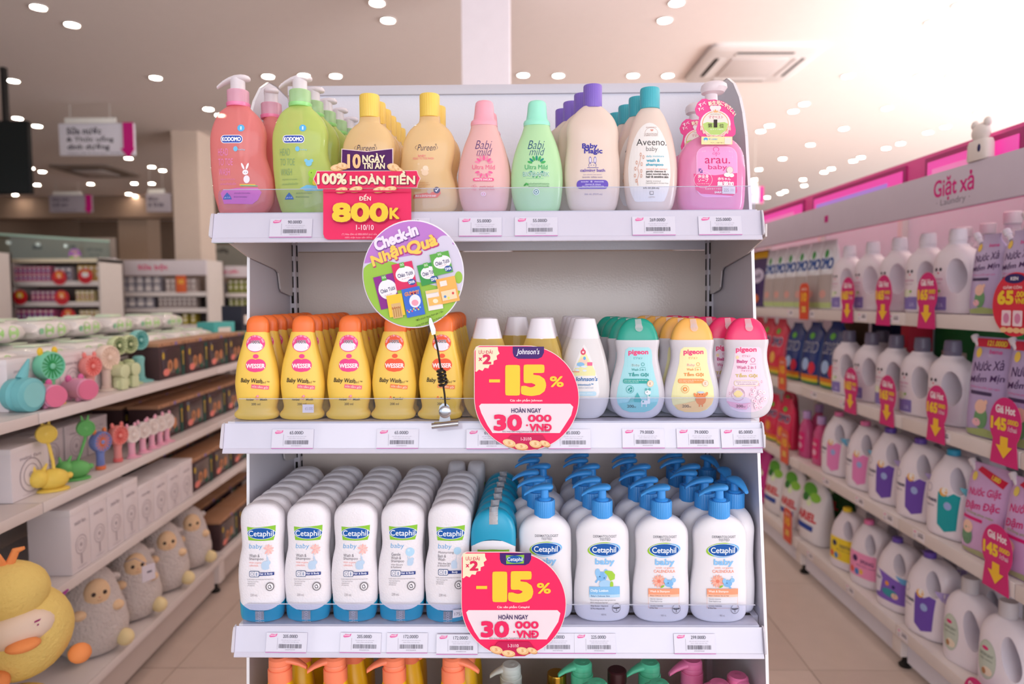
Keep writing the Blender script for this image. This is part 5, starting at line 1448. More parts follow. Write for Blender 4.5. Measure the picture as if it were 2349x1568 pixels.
d.t('Check-in', 909, 546, 108, 31, '#7c4a9a', .085, .1, -22).t('Check-in', 908, 544, 106, 29, '#f1e6f6', .05, .1, -22)
d.t('Nhận', 893, 587, 88, 36, '#c0377a', .09, .1, -24).t('Nhận', 891.5, 585, 86, 34, '#f9cf5c', .055, .1, -24).t('Quà', 970, 564, 74, 36, '#c0377a', .09, .1, -20).t('Quà', 968, 562, 72, 34, '#f9cf5c', .055, .1, -20)
# the goods pictured on it: pouches, packets, tub and carton
def q4(cx, cy_, w, h, rot, col):
    c, s = math.cos(math.radians(rot)), math.sin(math.radians(rot))
    return d.p([(cx + a * w / 2 * c - b_ * h / 2 * s, cy_ + a * w / 2 * s + b_ * h / 2 * c) for a, b_ in ((-1, -1), (1, -1), (1, 1), (-1, 1))], col)
for (cx, cy_, w, h, rot, col) in ((888, 668, 46, 76, -14, '#8e2a8e'), (928, 632, 48, 60, -12, '#dc2f62'), (982, 628, 40, 48, -14, '#3f9a4c'), (1013, 604, 44, 50, -13, '#62ad4a')):
    q4(cx, cy_, w, h, rot, col)
    d.e(cx + 2, cy_ - h * .06, w * .46, h * .30, '#f4f1f4', 24, rot)
    q4(cx - h * .09, cy_ - h * .40, 11, 12, rot, '#5fb04a'); d.t('SG', cx - h * .09, cy_ - h * .42, 8, 5, '#f2fbe8', .01, 0, rot)
    d.t('Cháo Tươi', cx + 2, cy_ - h * .05, w * .74, 9, '#3a2f6a', .02, 0, rot - 3)
    d.t('vị cà rốt', cx + 3, cy_ + h * .10, w * .4, 3, '#c04a5a', 0, 0, rot - 3)
    d.e(cx + w * .36, cy_ + h * .24, 9, 7, '#2f4f9a').t('DHA', cx + w * .36, cy_ + h * .24, 14, 7, '#f2f6ff', .03, 0, rot)
for (cx, cy_, w, h, rot, col) in ((909, 700, 36, 50, -10, '#f4c83c'), (949, 692, 42, 66, -12, '#3f6fd0'), (997, 687, 34, 46, -10, '#f1e8e4'), (1028, 665, 44, 58, -12, '#f6b65c')):
    q4(cx, cy_, w, h, rot, col)
q4(912, 712, 22, 34, -10, '#d9b27a'); d.t('BÁNH', 910, 705, 20, 6, '#b0382a', .02, 0, -10)
for k in range(4): q4(905 + k * 5, 717 - k, 2.4, 22, -8, '#b98a4a')
d.e(953, 690, 13, 15, '#e9eef8').e(953, 694, 8, 7, '#f1a0b4').t('GUMMY', 946, 672, 34, 9, '#fbe04a', .05, 0, -12).t('GUMMY', 946, 672, 33, 8, '#e0406a', .015, 0, -12)
for k in range(9): d.e(936 + k * 3.6, 712 - k * 1.0 + (k % 2) * 4, 2, 2, ('#f25a6a', '#f7d84a', '#8ad0f0')[k % 3], 8)
q4(999, 690, 30, 18, -10, '#f7bb62'); q4(993, 668, 30, 7, -10, '#efcf8a'); d.e(1000, 690, 6, 5, '#f6e6c4')
q4(1031, 676, 34, 22, -12, '#f1d9b0'); q4(1018, 650, 16, 12, -12, '#f3e6dc'); d.e(1022, 680, 3, 3, '#5a8fd0').e(1030, 683, 2.6, 3, '#f0e05a').e(1040, 672, 2.6, 3, '#d84a4a')
d.t('*Mỗi khách hàng tham gia 1 lần', 986, 724, 66, 7, '#3a4a22', .004, 0, -19).t('trong thời gian diễn ra chương trình', 990, 735, 74, 7, '#3a4a22', .004, 0, -19)
d.build('picture', t)
# clip arm: bulldog clip on the strip, coiled black wire, crocodile clip
t = thing('sign_holder', 'chrome bulldog clip with coiled black wire clamped on the price strip', 'sign holder', (0, 0, 0))
CHR = C('#b9bcc4', .18, 1.0, name='chrome'); BLK = C('#15120f', .35)
yb = -.030
ff = pix(yb)
m = M()
A = ff(990, 984); B = ff(1051, 977); A2 = ff(991, 972); B2 = ff(1050, 966)
m.tube([(A[0], yb + .004, (A[1] + A2[1]) / 2), (B[0], yb + .004, (B[1] + B2[1]) / 2)], .0048, CHR, 14)
m.box(A[0] + .001, yb + .004, (A[1] + A2[1]) / 2 - .001, B[0] - .001, .0, (A[1] + A2[1]) / 2 + .0022, CHR)
body_ = [ff(1007, 967), (ff(1034, 964)), ff(1031, 950), ff(1033, 940), ff(1030, 930), ff(1023, 924), ff(1015, 925), ff(1008, 931), ff(1007, 941), ff(1010, 951)]
m.prism(body_, yb - .001, yb + .001, CHR)
m.build('clip_jaw', t, smooth=30)
c0 = ff(1021, 944)
m = M(); T = Matrix.Translation((c0[0], yb - .002, c0[1])) @ Matrix.Rotation(PI / 2, 4, 'X')
m.lathe([(.0045, .0), (.0098, .0), (.0100, .001), (.0080, .0025), (.0050, .003)], CHR, 28, T=T); m.build('rivet', t)
wirep = [(1022, 932, yb), (1020, 905, yb - .006), (1017, 885, yb - .009)]
P3d = [Vector((pix(y_)(a, c_)[0], y_, pix(y_)(a, c_)[1])) for a, c_, y_ in wirep]
top = [(1011, 845, -.048), (1004, 800, -.058), (997, 768, -.066)]
P3t = [Vector((pix(y_)(a, c_)[0], y_, pix(y_)(a, c_)[1])) for a, c_, y_ in top]
for q in (P3d, P3t): M().tube(q, .0016, BLK, 10).build('wire', t)
s0, s1 = P3d[-1], P3t[0]
hel = []
ax = (s1 - s0).normalized(); u_ = ax.orthogonal().normalized(); w_ = ax.cross(u_)
for i in range(85):
    q = i / 84
    a = 2 * PI * 5 * q
    rr = .0058 * min(1, q * 12, (1 - q) * 12)
    hel.append(s0.lerp(s1, q) + u_ * rr * math.cos(a) + w_ * rr * math.sin(a))
M().tube(hel, .0021, BLK, 8).build('wire_coil', t)
yk = -.066; fk = pix(yk)
m = M(); m.prism([fk(991, 768), fk(999, 765), fk(999, 755), fk(994, 742), fk(989, 729), fk(985, 729), fk(984, 740), fk(987, 752)], yk, yk + .008, CHR)
m.build('crocodile_clip', t, smooth=0)

# ------------------------------------------------------------------ the aisles on both sides
class Aisle:
    """a run of shelving parallel to the aisle: along a (unit), outward n, front plane X metres from the camera's foot"""
    def __init__(s, vpx, side, X):
        d = ray(vpx, 683); s.a = Vector((d.x, d.y)).normalized()
        s.n = Vector((-s.a.y, s.a.x)) * (1 if side < 0 else -1)
        s.X = X; s.side = side
        s.rz = math.atan2(-s.n.x, s.n.y)
        s.o = Vector((CP.x, CP.y))
    def s_of(s, px, t=0.0):
        d = ray(px, 700); d = Vector((d.x, d.y))
        k = (s.X + t) / d.dot(s.n)
        return k * d.dot(s.a)
    def xyz(s, sv, t, z):
        p = s.o + s.a * sv + s.n * (s.X + t); return Vector((p.x, p.y, z))
    def at(s, px, t, z):
        P = s.xyz(s.s_of(px, t), t, z)
        for _ in range(4):
            py = proj(P + Vector((0, 0, .12)))[1]
            d = ray(px, py); d2 = Vector((d.x, d.y))
            k = (s.X + t) / d2.dot(s.n)
            P = s.xyz(k * d2.dot(s.a), t, z)
        return P
    def lx(s, sv): return sv if s.side < 0 else -sv
    def root(s, name, label, cat):
        p = s.o + s.n * s.X
        return thing(name, label, cat, (p.x, p.y, 0), s.rz)
def DM(surf=flat, step=None): return Deco(lambda x, y: (x, -y), surf, step)
AL = Aisle(1120, -1, 1.28)
AR = Aisle(1172, 1, 1.45)
shelfm = C('#e3d9d6', .4, name='aisle_shelf_enamel')
backm = C('#cdbfb8', .5, name='aisle_back_panel')
def run_of_shelves(A, name, label, zs, lip, bays, depths, back_t, ztop, backm=backm):
    r = A.root(name, label, 'shelving')
    for i in range(len(bays) - 1):
        s0, s1 = sorted((A.lx(bays[i]), A.lx(bays[i + 1])))
        for z, dp in zip(zs, depths):
            M().box(s0 + .002, .004, z - .022, s1 - .002, dp, z, shelfm, .002).box(s0 + .002, -.002, z - lip, s1 - .002, .006, z + .001, shelfm, .002).build('shelf_board', r)
        M().box(s0 + .002, back_t, .08, s1 - .002, back_t + .02, ztop, backm).build('back_panel', r, smooth=0)
        M().box(s0 + .03, .03, .03, s1 - .03, .05, zs[-1] - lip, backm).build('kick_plate', r, smooth=0) if zs[-1] < .2 else None
    for b_ in bays:
        x = A.lx(b_)
        M().box(x - .02, back_t - .03, .0, x + .02, back_t, ztop, shelfm).build('upright', r, smooth=0)
        M().box(x - .03, .005, .05, x + .03, back_t, zs[-1] - lip + .012, shelfm, .003).build('base_leg', r)
        M().lathe([(.022, 0), (.024, .008), (.012, .02), (.010, .052)], C('#1d1917', .5), 16, x, .04).build('levelling_foot', r)
    return r
LZ = [1.078, .820, .548, .180]
LB = [.70, 2.0, 3.3, 4.6, 5.9, 7.2]
gl = run_of_shelves(AL, 'toy_shelving', 'long white shelving holding toy fans, boxes and plush sheep', LZ, .030, LB, [.30, .40, .40, .44], .44, 1.165)
for i in range(len(LB) - 1):
    M().box(LB[i] + .002, .19, 1.15, LB[i + 1] - .002, .80, 1.168, shelfm, .002).build('top_shelf', gl)
RZ = [1.338, .954, .572, .168]
RB = [1.05, 1.95, 2.85 - .3, 3.75 - .3, 4.65 - .3, 5.55 - .3, 6.45 - .3]
gr = run_of_shelves(AR, 'laundry_shelving', 'long white shelving with pink light box full of laundry bottles', RZ, .046, RB, [.40, .42, .42, .46], .50, 1.93, C('#e4e2ee', .4, name='laundry_back_panel'))
xa, xb = AR.lx(6.15), AR.lx(1.05)
M().box(xa, -.02, 1.682, xb, 0.0, 1.812, C('#d4c9d8', .45, name='header_board'), .002).build('header_board', gr)
pinkm = C('#ea3c9c', .25, coat=.4, emit=0, name='pink_light_box')
M().box(xa, .03, 1.70, xb, .11, 1.90, C('#f04a9e', .4), .003).build('light_box', gr)
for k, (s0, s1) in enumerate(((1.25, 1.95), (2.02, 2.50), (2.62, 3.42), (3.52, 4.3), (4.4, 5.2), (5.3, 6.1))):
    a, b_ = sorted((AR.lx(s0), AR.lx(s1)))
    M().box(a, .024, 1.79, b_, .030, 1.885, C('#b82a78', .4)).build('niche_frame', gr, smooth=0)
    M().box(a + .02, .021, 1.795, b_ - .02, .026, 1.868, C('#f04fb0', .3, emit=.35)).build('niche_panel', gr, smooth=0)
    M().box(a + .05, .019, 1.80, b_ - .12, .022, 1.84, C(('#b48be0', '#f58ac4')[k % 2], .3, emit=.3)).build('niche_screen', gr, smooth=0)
d = DM(lambda u, v, e: (u, -.02 - e, v))
sx = AR.lx(2.268)
d.t('Giặt xả', sx, -1.752, .205, .078, '#d81f86', .02).t('· Laundry ·', sx, -1.706, .17, .026, '#8a8494', .0)
s9 = AR.lx(3.17); d.r(s9 - .018, -1.765, s9 + .018, -1.735, '#c81f86')
s9 = AR.lx(4.3); d.t('Nước giặt', s9, -1.75, .2, .05, '#d81f86', .02)
d.build('header_lettering', gr)

# ------------------------------------------------------------------ kinds of background goods
def rings_surf(R):
    Z = [r[0] for r in R]; CX = [r[1] for r in R]; RX = [r[3] for r in R]; RY = [r[4] for r in R]; n = R[0][5]
    def f(u, v, e):
        cx, rx, ry = np.interp(v, Z, CX), np.interp(v, Z, RX), np.interp(v, Z, RY)
        q = min(abs(u - cx) / max(rx, 1e-4), .97)
        return (u, -ry * (1 - q ** n) ** (1 / n) - e * 1.5, v)
    return f
def smooth_rings(rows, n, N=22):
    a = np.array(rows)
    return [(float(r[0]), float(r[1]), 0.0, float(max(r[2], 1e-3)), float(max(r[3], 1e-3)), n) for r in (cr(a, t) for t in np.linspace(0, len(rows) - 1, N))]
def with_hole(m, cx, cz, rx, rz, dep, rot=0.0):
    """cut an oval grip hole through a body mesh"""
    o = m.build('body', None, smooth=0)
    c = M(); P = []
    for i in range(28):
        a = 2 * PI * i / 28
        x, z = rx * math.cos(a), rz * math.sin(a)
        P.append((cx + x * math.cos(rot) - z * math.sin(rot), cz + x * math.sin(rot) + z * math.cos(rot)))
    c.prism(P, -dep, dep, m.mats[0])
    k = c.build('cutter', None, smooth=0)
    md = o.modifiers.new('b', 'BOOLEAN'); md.object = k; md.operation = 'DIFFERENCE'; md.solver = 'EXACT'
    dg = bpy.context.evaluated_depsgraph_get()
    me = bpy.data.meshes.new_from_object(o.evaluated_get(dg))
    o.modifiers.clear(); o.data = me
    bpy.data.objects.remove(k, do_unlink=True)
    me.shade_smooth(); me.set_sharp_from_angle(angle=math.radians(50))
    return o
def adopt(o, parent):
    o.parent = parent; KIDS.setdefault(parent.name, []).append(o)
WJ = C('#efe6ee', .38, sss=.08, name='jug_plastic')
def jug_a(label, capc, capm=None):
    t = thing('detergent_jug', label, 'jug', (0, 0, 0), 0, None)
    R = smooth_rings([(0, 0, .076, .047), (.008, 0, .083, .052), (.05, 0, .084, .053), (.14, 0, .084, .053), (.185, -.002, .078, .050), (.212, -.006, .060, .042), (.228, -.01, .038, .032), (.238, -.01, .030, .029)], 3.0, 26)
    m = M().loft(R, WJ, 32)
    adopt(with_hole(m, .036, .128, .036, .060, .1, .10), t)
    c = M(); c.lathe([(.027, .236), (.0275, .25), (.029, .252), (.026, .288), (.023, .291)], capm or C(capc, .4), 24, -.01)
    c.build('cap', t)
    if capm: M().lathe([(.014, .24), (.013, .268)], C(capc, .4), 16, -.01).build('inner_spout', t)
    d = DM(rings_surf(R), .012)
    d.e(-.045, -.152, .006, .006, '#3a3040').e(-.025, -.152, .006, .006, '#3a3040').e(-.035, -.14, .004, .003, '#d8486a')
    d.t('nature love', -.04, -.12, .05, .010, '#d08ab0', .01).t('baby care', -.04, -.105, .04, .008, '#c0a0b4', .01)
    d.e(-.05, -.07, .02, .016, '#e9efd9').e(-.028, -.078, .006, .005, '#8fbf4a')
    d.r(-.066, -.058, .004, -.012, '#8a7cc0', .004).t('2.3L', -.02, -.03, .024, .012, '#d9d2f0', .01)
    d.build('label_print', t)
    return t
def jug_b(label, capc, deco, scale=1.0, group=None):
    t = thing('softener_jug', label, 'jug', (0, 0, 0), 0, group)
    R = smooth_rings([(0, 0, .074, .056), (.008, 0, .082, .063), (.05, 0, .084, .065), (.13, 0, .084, .065), (.17, .003, .082, .060), (.205, .007, .077, .050), (.230, .010, .066, .038), (.246, .004, .050, .030), (.256, -.014, .028, .023)], 2.8, 30)
    m = M().loft(R, WJ, 32)
    adopt(with_hole(m, .040, .188, .023, .043, .1, .38), t)
    M().lathe([(.017, .250), (.0195, .252), (.0195, .272), (.017, .275)], C(capc, .4), 20, -.020).build('cap', t)
    d = Deco(lambda x, y: (x * 1.18 + .010, -y * 1.15), rings_surf(R), .012); deco(d); d.build('label_print', t)
    return t
def jug_c(label):
    t = thing('white_jug', label, 'jug', (0, 0, 0), 0, None)
    R = smooth_rings([(0, 0, .074, .05), (.008, 0, .082, .056), (.09, 0, .085, .058), (.17, .002, .085, .054), (.205, .002, .076, .046), (.228, -.006, .052, .036), (.240, -.012, .030, .028)], 2.8, 26)
    m = M().loft(R, WJ, 32)
    adopt(with_hole(m, .040, .135, .026, .066, .1, .22), t)
    c = M(); ridged(c, .026, .238, .290, C('#cfc8cc', .4), -.012, 40, .002); c.build('cap', t)
    d = DM(rings_surf(R), .012)
    d.e(-.035, -.10, .034, .062, '#b8c4b4').e(-.035, -.10, .032, .059, '#c3ccbe').e(-.04, -.135, .012, .006, '#d83a7a').t('DETERGENT', -.035, -.115, .05, .009, '#5a6a5c', .01).t('baby clothes', -.035, -.10, .045, .008, '#5a6a5c').e(-.03, -.065, .018, .014, '#e9d9c4').e(-.042, -.062, .008, .01, '#b4825a')
    d.build('label_print', t)
    return t
def pouch(name, label, w, h, col, deco, spout=None, group=None, top=.8, thick=.034, cat='pouch'):
    t = thing(name, label, cat, (0, 0, 0), 0, group)
    R = smooth_rings([(0, 0, w * .47, thick * .8), (h * .03, 0, w * .5, thick), (h * .2, 0, w * .5, thick * 1.1), (h * .55, 0, w * .49, thick * .8), (h * .8, 0, w * .485, thick * .4), (h * .93, 0, w * .5 * max(top, .5), thick * .16), (h, 0, w * .5 * top, .002)], 3.0, 20)
    M().loft(R, C(col, .25, coat=.3), 28).build('pouch_body', t)
    if spout:
        T = Matrix.Translation((-w * .40, 0, h * .93)) @ Matrix.Rotation(-.6, 4, 'Y')
        M().lathe([(.008, -.01), (.008, .008), (.011, .009), (.011, .028), (.009, .03)], C(spout, .4), 16, T=T).build('spout_cap', t)
    d = DM(rings_surf(R), .014); deco(d, w, h); d.build('label_print', t)
    return t
def lay(A, proto, spots, group, first_used=None):
    """spots: (px, t, z, label, turn, scale); the first moves the prototype itself, the rest are copies"""
    for i, (px, tt, z, lab, turn, sc) in enumerate(spots):
        loc = A.xyz(px[0], tt, z + .0014) if isinstance(px, tuple) else A.at(px, tt, z + .0014)
        rz = A.rz + turn
        if i == 0:
            proto.location = loc; proto.rotation_euler = (0, 0, rz); proto['label'] = lab; proto['group'] = group
            if sc != 1: proto.scale = (sc,) * 3
        else:
            dup(proto, loc, rz, lab, group, sc if sc != 1 else None)

# ------------------------------------------------------------------ laundry shelving: top shelf
gcap = clear('#e9e4f2', .55, .2)
NTH = ['first', 'second', 'third', 'fourth', 'fifth', 'sixth']
lay(AR, jug_a('x', '#8a84d0', C('#ece6f0', .4)), [(px, .09, RZ[0], 'white detergent jug with grip hole, %s of five on the upper laundry shelf' % NTH[i], .22, 1.0) for i, px in enumerate((2200, 2131, 2066, 2004, 1950))], 'white jugs on the upper laundry shelf')
lay(AR, jug_a('x', '#8a84a0', clear('#8d86a0', .75, .25, '#8d86a0')), [(px, .09, RZ[1], 'white detergent jug with grey cap, %s of five on the second laundry shelf' % NTH[i], .22, 1.0) for i, px in enumerate((2188, 2118, 2058, 2002, 1950))] + [(2025, .22, RZ[1], 'white detergent jug with grey cap behind the front row of the second laundry shelf', 0, 1.0)], 'white jugs on the second laundry shelf')
def lilac(d, w, h):
    d.t('beme', .02, -h * .86, w * .3, h * .045, '#e04a9a', .02).t('Nước Xả', 0, -h * .72, w * .72, h * .10, '#4a2a5e', .01, .15, -6).t('Mềm Mịn', .0, -h * .59, w * .82, h * .10, '#4a2a5e', .01, .15, -6)
    d.t('hương hoa phấn ngọt ngào', 0, -h * .50, w * .7, h * .03, '#d85aa0').r(-w * .33, -h * .46, w * .2, -h * .425, '#4a3a5e', .003)
    d.e(.0, -h * .20, w * .16, h * .11, '#6fa070').e(-.004, -h * .31, w * .14, h * .07, '#eec3b0').e(w * .09, -h * .36, w * .04, h * .025, '#eec3b0').e(-w * .1, -h * .15, w * .10, h * .04, '#f2b9c4')
    d.e(-w * .28, -h * .84, w * .07, h * .05, '#f3cf5a').p([(-w * .46, -.004), (w * .46, -.004), (w * .46, -h * .07), (w * .1, -h * .10), (-w * .46, -h * .06)], '#a9b878')
lay(AR, pouch('softener_pouch', 'x', .13, .255, '#c0aed6', lilac, '#e9e2ee', top=.55), [(2274, .07, RZ[0], 'lilac softener pouch beside the first white jug on the upper laundry shelf', .1, 1.0), (2346, .07, RZ[0], 'lilac softener pouch behind the round red price disc', .1, 1.0)], 'lilac pouches on the upper laundry shelf')
def lilac2(d, w, h):
    lilac(d, w, h)
    d.p([(-w * .38, -h * .985), (w * .40, -h * .985), (w * .42, -h * .90), (-w * .42, -h * .90)], '#d8284a').t('121.000Đ', w * .12, -h * .942, w * .46, h * .055, '#f7e24a', .03)
lay(AR, pouch('softener_pouch', 'x', .165, .315, '#b9a6d2', lilac2, '#efe9f0', top=.9), [(2276, .06, RZ[1], 'lilac softener pouch with a red price strip on the second laundry shelf', .1, 1.0), (2368, .06, RZ[1], 'lilac softener pouch above the hot price tag of the second laundry shelf', .1, 1.0)], 'lilac pouches with red price strips')
def pinkp(d, w, h):
    d.t('Nước Giặt', 0, -h * .70, w * .72, h * .11, '#d8287a', .02, .15, -8).t('Đậm Đặc', .0, -h * .55, w * .78, h * .11, '#d8287a', .02, .15, -8).t('Không phai màu', 0, -h * .46, w * .6, h * .035, '#8fb04a').r(-w * .4, -h * .42, w * .1, -h * .385, '#d8287a', .003)
    d.e(-w * .22, -h * .20, w * .14, h * .10, '#6f9a78').e(-w * .22, -h * .30, w * .13, h * .07, '#f0c8b4').p([(-w * .46, -.004), (w * .46, -.004), (w * .46, -h * .05), (w * .1, -h * .08), (-w * .46, -h * .05)], '#b3b488')
    d.p([(-w * .2, -h * .97), (w * .42, -h * .88), (w * .36, -h * .80), (-w * .28, -h * .92)], '#d8284a').t('1.00Đ', w * .18, -h * .88, w * .2, h * .05, '#f7e24a', .03, 0, 10).e(-w * .3, -h * .85, w * .06, h * .05, '#f3d86a')
lay(AR, pouch('softener_pouch', 'x', .175, .29, '#d9aede', pinkp, '#efe6ec', top=.85, thick=.045), [(2272, .07, RZ[2], 'pink lilac detergent pouch with red strip on the third laundry shelf', .1, 1.0), (2372, .07, RZ[2], 'pink lilac detergent pouch by the hot price tag on the third laundry shelf', .1, 1.0)], 'pink lilac pouches on the third laundry shelf')
def omo_w(d, w, h):
    d.e(.0, -h * .70, w * .34, h * .16, '#e9eef4').t('OMO', 0, -h * .66, w * .8, h * .17, '#1f4f9a', .04, .1).e(-w * .05, -h * .80, w * .12, h * .06, '#3fa04a').r(-w * .46, -h * .5, w * .46, -h * .10, '#b5aaa6').r(-w * .46, -h * .10, w * .46, -.006, '#bccf8c').e(0, -h * .22, w * .2, h * .06, '#d8a49a')
lay(AR, pouch('laundry_pouch', 'x', .14, .33, '#e9e9ee', omo_w, None, top=.8), [((px,), .07, RZ[0], 'white laundry pouch with blue and green print, %s from the jugs' % NTH[i], .1, 1.0) for i, px in enumerate((3.315, 3.455, 3.60, 3.745, 3.89, 4.035))], 'white laundry pouches on the upper laundry shelf')
def comfort(d, w, h):
    d.r(-w * .42, -h * .98, w * .42, -h * .86, '#f0c02a').e(0, -h * .55, w * .36, h * .13, '#cfc6de').t('soft', 0, -h * .55, w * .5, h * .1, '#3a2a5e', .02, .2).e(0, -h * .15, w * .2, h * .08, '#e07a4a')
lay(AR, pouch('laundry_pouch', 'x', .22, .34, '#3f2a66', comfort, None, top=.9), [((4.225,), .07, RZ[0], 'dark purple laundry pouch with a yellow top beside the side panel', .1, 1.0), ((4.47,), .08, RZ[0], 'dark purple laundry pouch half hidden by the side panel', .1, 1.0)], 'dark purple pouches')
def bigclear(label):
    t = thing('clear_bottle', label, 'bottle', (0, 0, 0))
    R = smooth_rings([(0, 0, .052, .05), (.008, 0, .058, .055), (.2, 0, .058, .055), (.25, 0, .05, .048), (.28, 0, .025, .025), (.30, 0, .023, .023)], 2.3)
    M().loft(R, clear('#f4f2f8', .35, .06, '#e6e2ea'), 28).build('body', t)
    M().lathe([(.026, .298), (.027, .3), (.027, .335), (.024, .338)], C('#ece4ea', .4), 20).build('cap', t)
    d = DM(rings_surf(R), .012); d.r(-.035, -.19, .035, -.09, '#e9e6f0', .005).t('OZ', 0, -.15, .04, .03, '#3a4aa0', .03); d.build('label_print', t)
    return t
lay(AR, bigclear('x'), [(2208, .27, RZ[0], 'tall clear bottle behind the first white jug of the upper laundry shelf', 0, .95), (2262, .27, RZ[0], 'tall clear bottle behind the lilac pouch of the upper laundry shelf', 0, 1.0), (2318, .27, RZ[0], 'tall clear bottle above the round red price disc', 0, 1.03)], 'tall clear bottles at the back')
t = pouch('laundry_pouch', 'teal refill pouch at the back of the upper laundry shelf by the frame edge', .2, .33, '#6fcdc0', lambda d, w, h: d.e(0, -h * .5, w * .3, h * .2, '#dff2ee'), '#d9efe9', top=.9)
lay(AR, t, [(2396, .24, RZ[0], 'teal refill pouch at the back of the upper laundry shelf by the frame edge', 0, 1.0)], 'teal pouches')
# second shelf: red and blue bags
def bag_deco(bgc, hi):
    def f(d, w, h):
        d.t('OMO', 0, -h * .60, w * .74, h * .17, '#f3f3f8', .06, .12).t('OMO', 0, -h * .60, w * .72, h * .15, '#22306e', .03, .12)
        d.r(-w * .44, -h * .16, w * .44, -h * .10, '#e0782a').r(-w * .44, -h * .10, w * .44, -h * .05, '#e9c83a').r(-w * .44, -h * .05, w * .44, -.005, '#4f9a4a')
        d.e(-w * .1, -h * .32, w * .18, h * .10, hi).e(w * .22, -h * .27, w * .14, h * .10, '#d8324a').e(.0, -h * .78, w * .12, h * .05, '#6fbf4a')
    return f
lay(AR, pouch('powder_bag', 'x', .17, .32, '#e23a56', bag_deco('#e23a56', '#f0b45a'), None, top=.55, thick=.05, cat='bag'), [((3.93,), .09, RZ[1], 'red washing powder bag next to the blue bags', .1, 1.0), ((4.11,), .09, RZ[1], 'red washing powder bag next to the red bag beside the blue ones', .1, 1.0), ((4.29,), .09, RZ[1], 'red washing powder bag half hidden by the pink-capped bottle', .1, 1.0)], 'red washing powder bags')
lay(AR, pouch('powder_bag', 'x', .19, .325, '#1f3a7e', bag_deco('#1f3a7e', '#a9c4ea'), None, top=.55, thick=.05, cat='bag'), [((3.33,), .12, RZ[1], 'dark blue washing powder bag beside the grey-capped jugs', .1, 1.0), ((3.535,), .11, RZ[1], 'dark blue washing powder bag in the middle of three blue bags', .1, .97), ((3.735,), .10, RZ[1], 'dark blue washing powder bag beside the red bags', .1, .94)], 'dark blue washing powder bags')
t = M()
def carton(label, w, dp, h, col, deco=None, name='carton'):
    t = thing(name, label, 'box', (0, 0, 0))
    M().box(-w / 2, -dp / 2, 0, w / 2, dp / 2, h, C(col, .5), .002).build('box_body', t)
    M().box(-w / 2 - .0004, -dp * .03, h - .0002, w / 2 + .0004, dp * .03, h + .0004, C('#e8e0d8', .4)).build('lid_seam', t, smooth=0)
    d = DM(lambda u, v, e: (u, -dp / 2 - e, v)); (deco or (lambda d, w, h: d.r(-w * .3, -h * .7, w * .3, -h * .4, '#e9dfd6', .004)))(d, w, h); d.build('label_print', t)
    return t
for (px, tt, z, col, w, h, lab) in ((1950, .26, RZ[1], '#8d6a50', .16, .335, 'brown paper carton above the blue bags'), (2045, .34, RZ[1], '#20284e', .19, .32, 'dark navy carton behind the grey-capped jugs'), (2144, .34, RZ[1], '#b8b4b8', .08, .33, 'pale grey carton behind the grey-capped jugs'), (2100, .24, RZ[1], '#d8304a', .06, .33, 'narrow red carton behind the grey-capped jugs'), (2215, .36, RZ[1], '#2f8a4a', .26, .32, 'green carton behind the last grey-capped jug'), (2310, .34, RZ[1], '#3f9a5a', .2, .32, 'green carton behind the lilac pouch')):
    t = carton(lab, w, .10, h, col)
    lay(AR, t, [(px, tt, z, lab, 0, 1.0)], None)
    del t['group']
# third shelf: white softener jugs with a coloured apron print
def apron(col, side, cap):
    def f(d):
        d.t('D-nee', -.05, -.10, .05, .014, '#3a3a5a', .02).t('organic', -.052, -.082, .04, .008, '#6a6a80').ring(-.055, -.13, .012, .012, .0015, '#8a8aa0', 16)
        d.p([(-.022, -.125), (-.006, -.13), (.006, -.118), (.022, -.13), (.040, -.125), (.036, -.085), (.032, -.03), (.0, -.018), (-.022, -.035)], col)
        d.e(.008, -.092, .011, .011, '#9fb0e0').e(-.006, -.128, .012, .012, '#e9b05a').e(-.002, -.132, .010, .010, '#f3ede6')
        d.p([(.034, -.150), (.066, -.150), (.066, -.105)], side)
    return f
jp = jug_b('x', '#f07ab0', apron('#e98ac4', '#6fbfe6', 0))
lay(AR, jp, [(1992, .09, RZ[2], 'white softener jug with pink apron label beside the purple-labelled jugs', .30, 1.05), (1931, .09, RZ[2], 'white softener jug with pink apron label beside the pink soap bottles', .30, 1.05), (2012, .25, RZ[2], 'pink-capped softener jug behind the pink apron jugs', .30, 1.05)], 'jugs with pink apron labels')
jv = jug_b('x', '#6a4ab0', apron('#6f4fb0', '#b7a6dc', 0))
lay(AR, jv, [(2120, .09, RZ[2], 'white softener jug with purple apron label beside the teal one', .30, 1.08), (2050, .09, RZ[2], 'white softener jug with purple apron label beside the pink apron jug', .30, 1.08), (2150, .26, RZ[2], 'purple-capped softener jug in the back row of the third laundry shelf', .30, 1.08), (2142, .09, RZ[3], 'white softener jug with purple apron label on the lowest laundry shelf', .30, 1.0), (2178, .28, RZ[3], 'purple-capped softener jug in the back row of the lowest laundry shelf', .30, 1.0), (2110, .28, RZ[3], 'purple-capped softener jug behind the purple wrap jug', .30, 1.0)], 'jugs with purple apron labels')
jt = jug_b('x', '#2aa0c8', apron('#22a0a6', '#6fc6d8', 0))
lay(AR, jt, [(2197, .09, RZ[2], 'white softener jug with teal apron label and blue cap', .30, 1.08), (2240, .26, RZ[2], 'blue-capped softener jug behind the pink lilac pouch', .30, 1.08)], 'jugs with teal apron labels')
def wrap(col, txt, dark_):
    def f(d):
        d.r(-.075, -.125, .078, -.035, col).e(-.03, -.10, .012, .012, dark_).t(txt, .02, -.095, .05, .014, dark_, .02).t('baby fabric wash', .015, -.078, .07, .008, dark_)
        d.e(-.045, -.055, .012, .012, '#e9624a').e(-.02, -.052, .010, .012, '#4a86c8').e(.0, -.056, .008, .01, '#f0c04a')
    return f
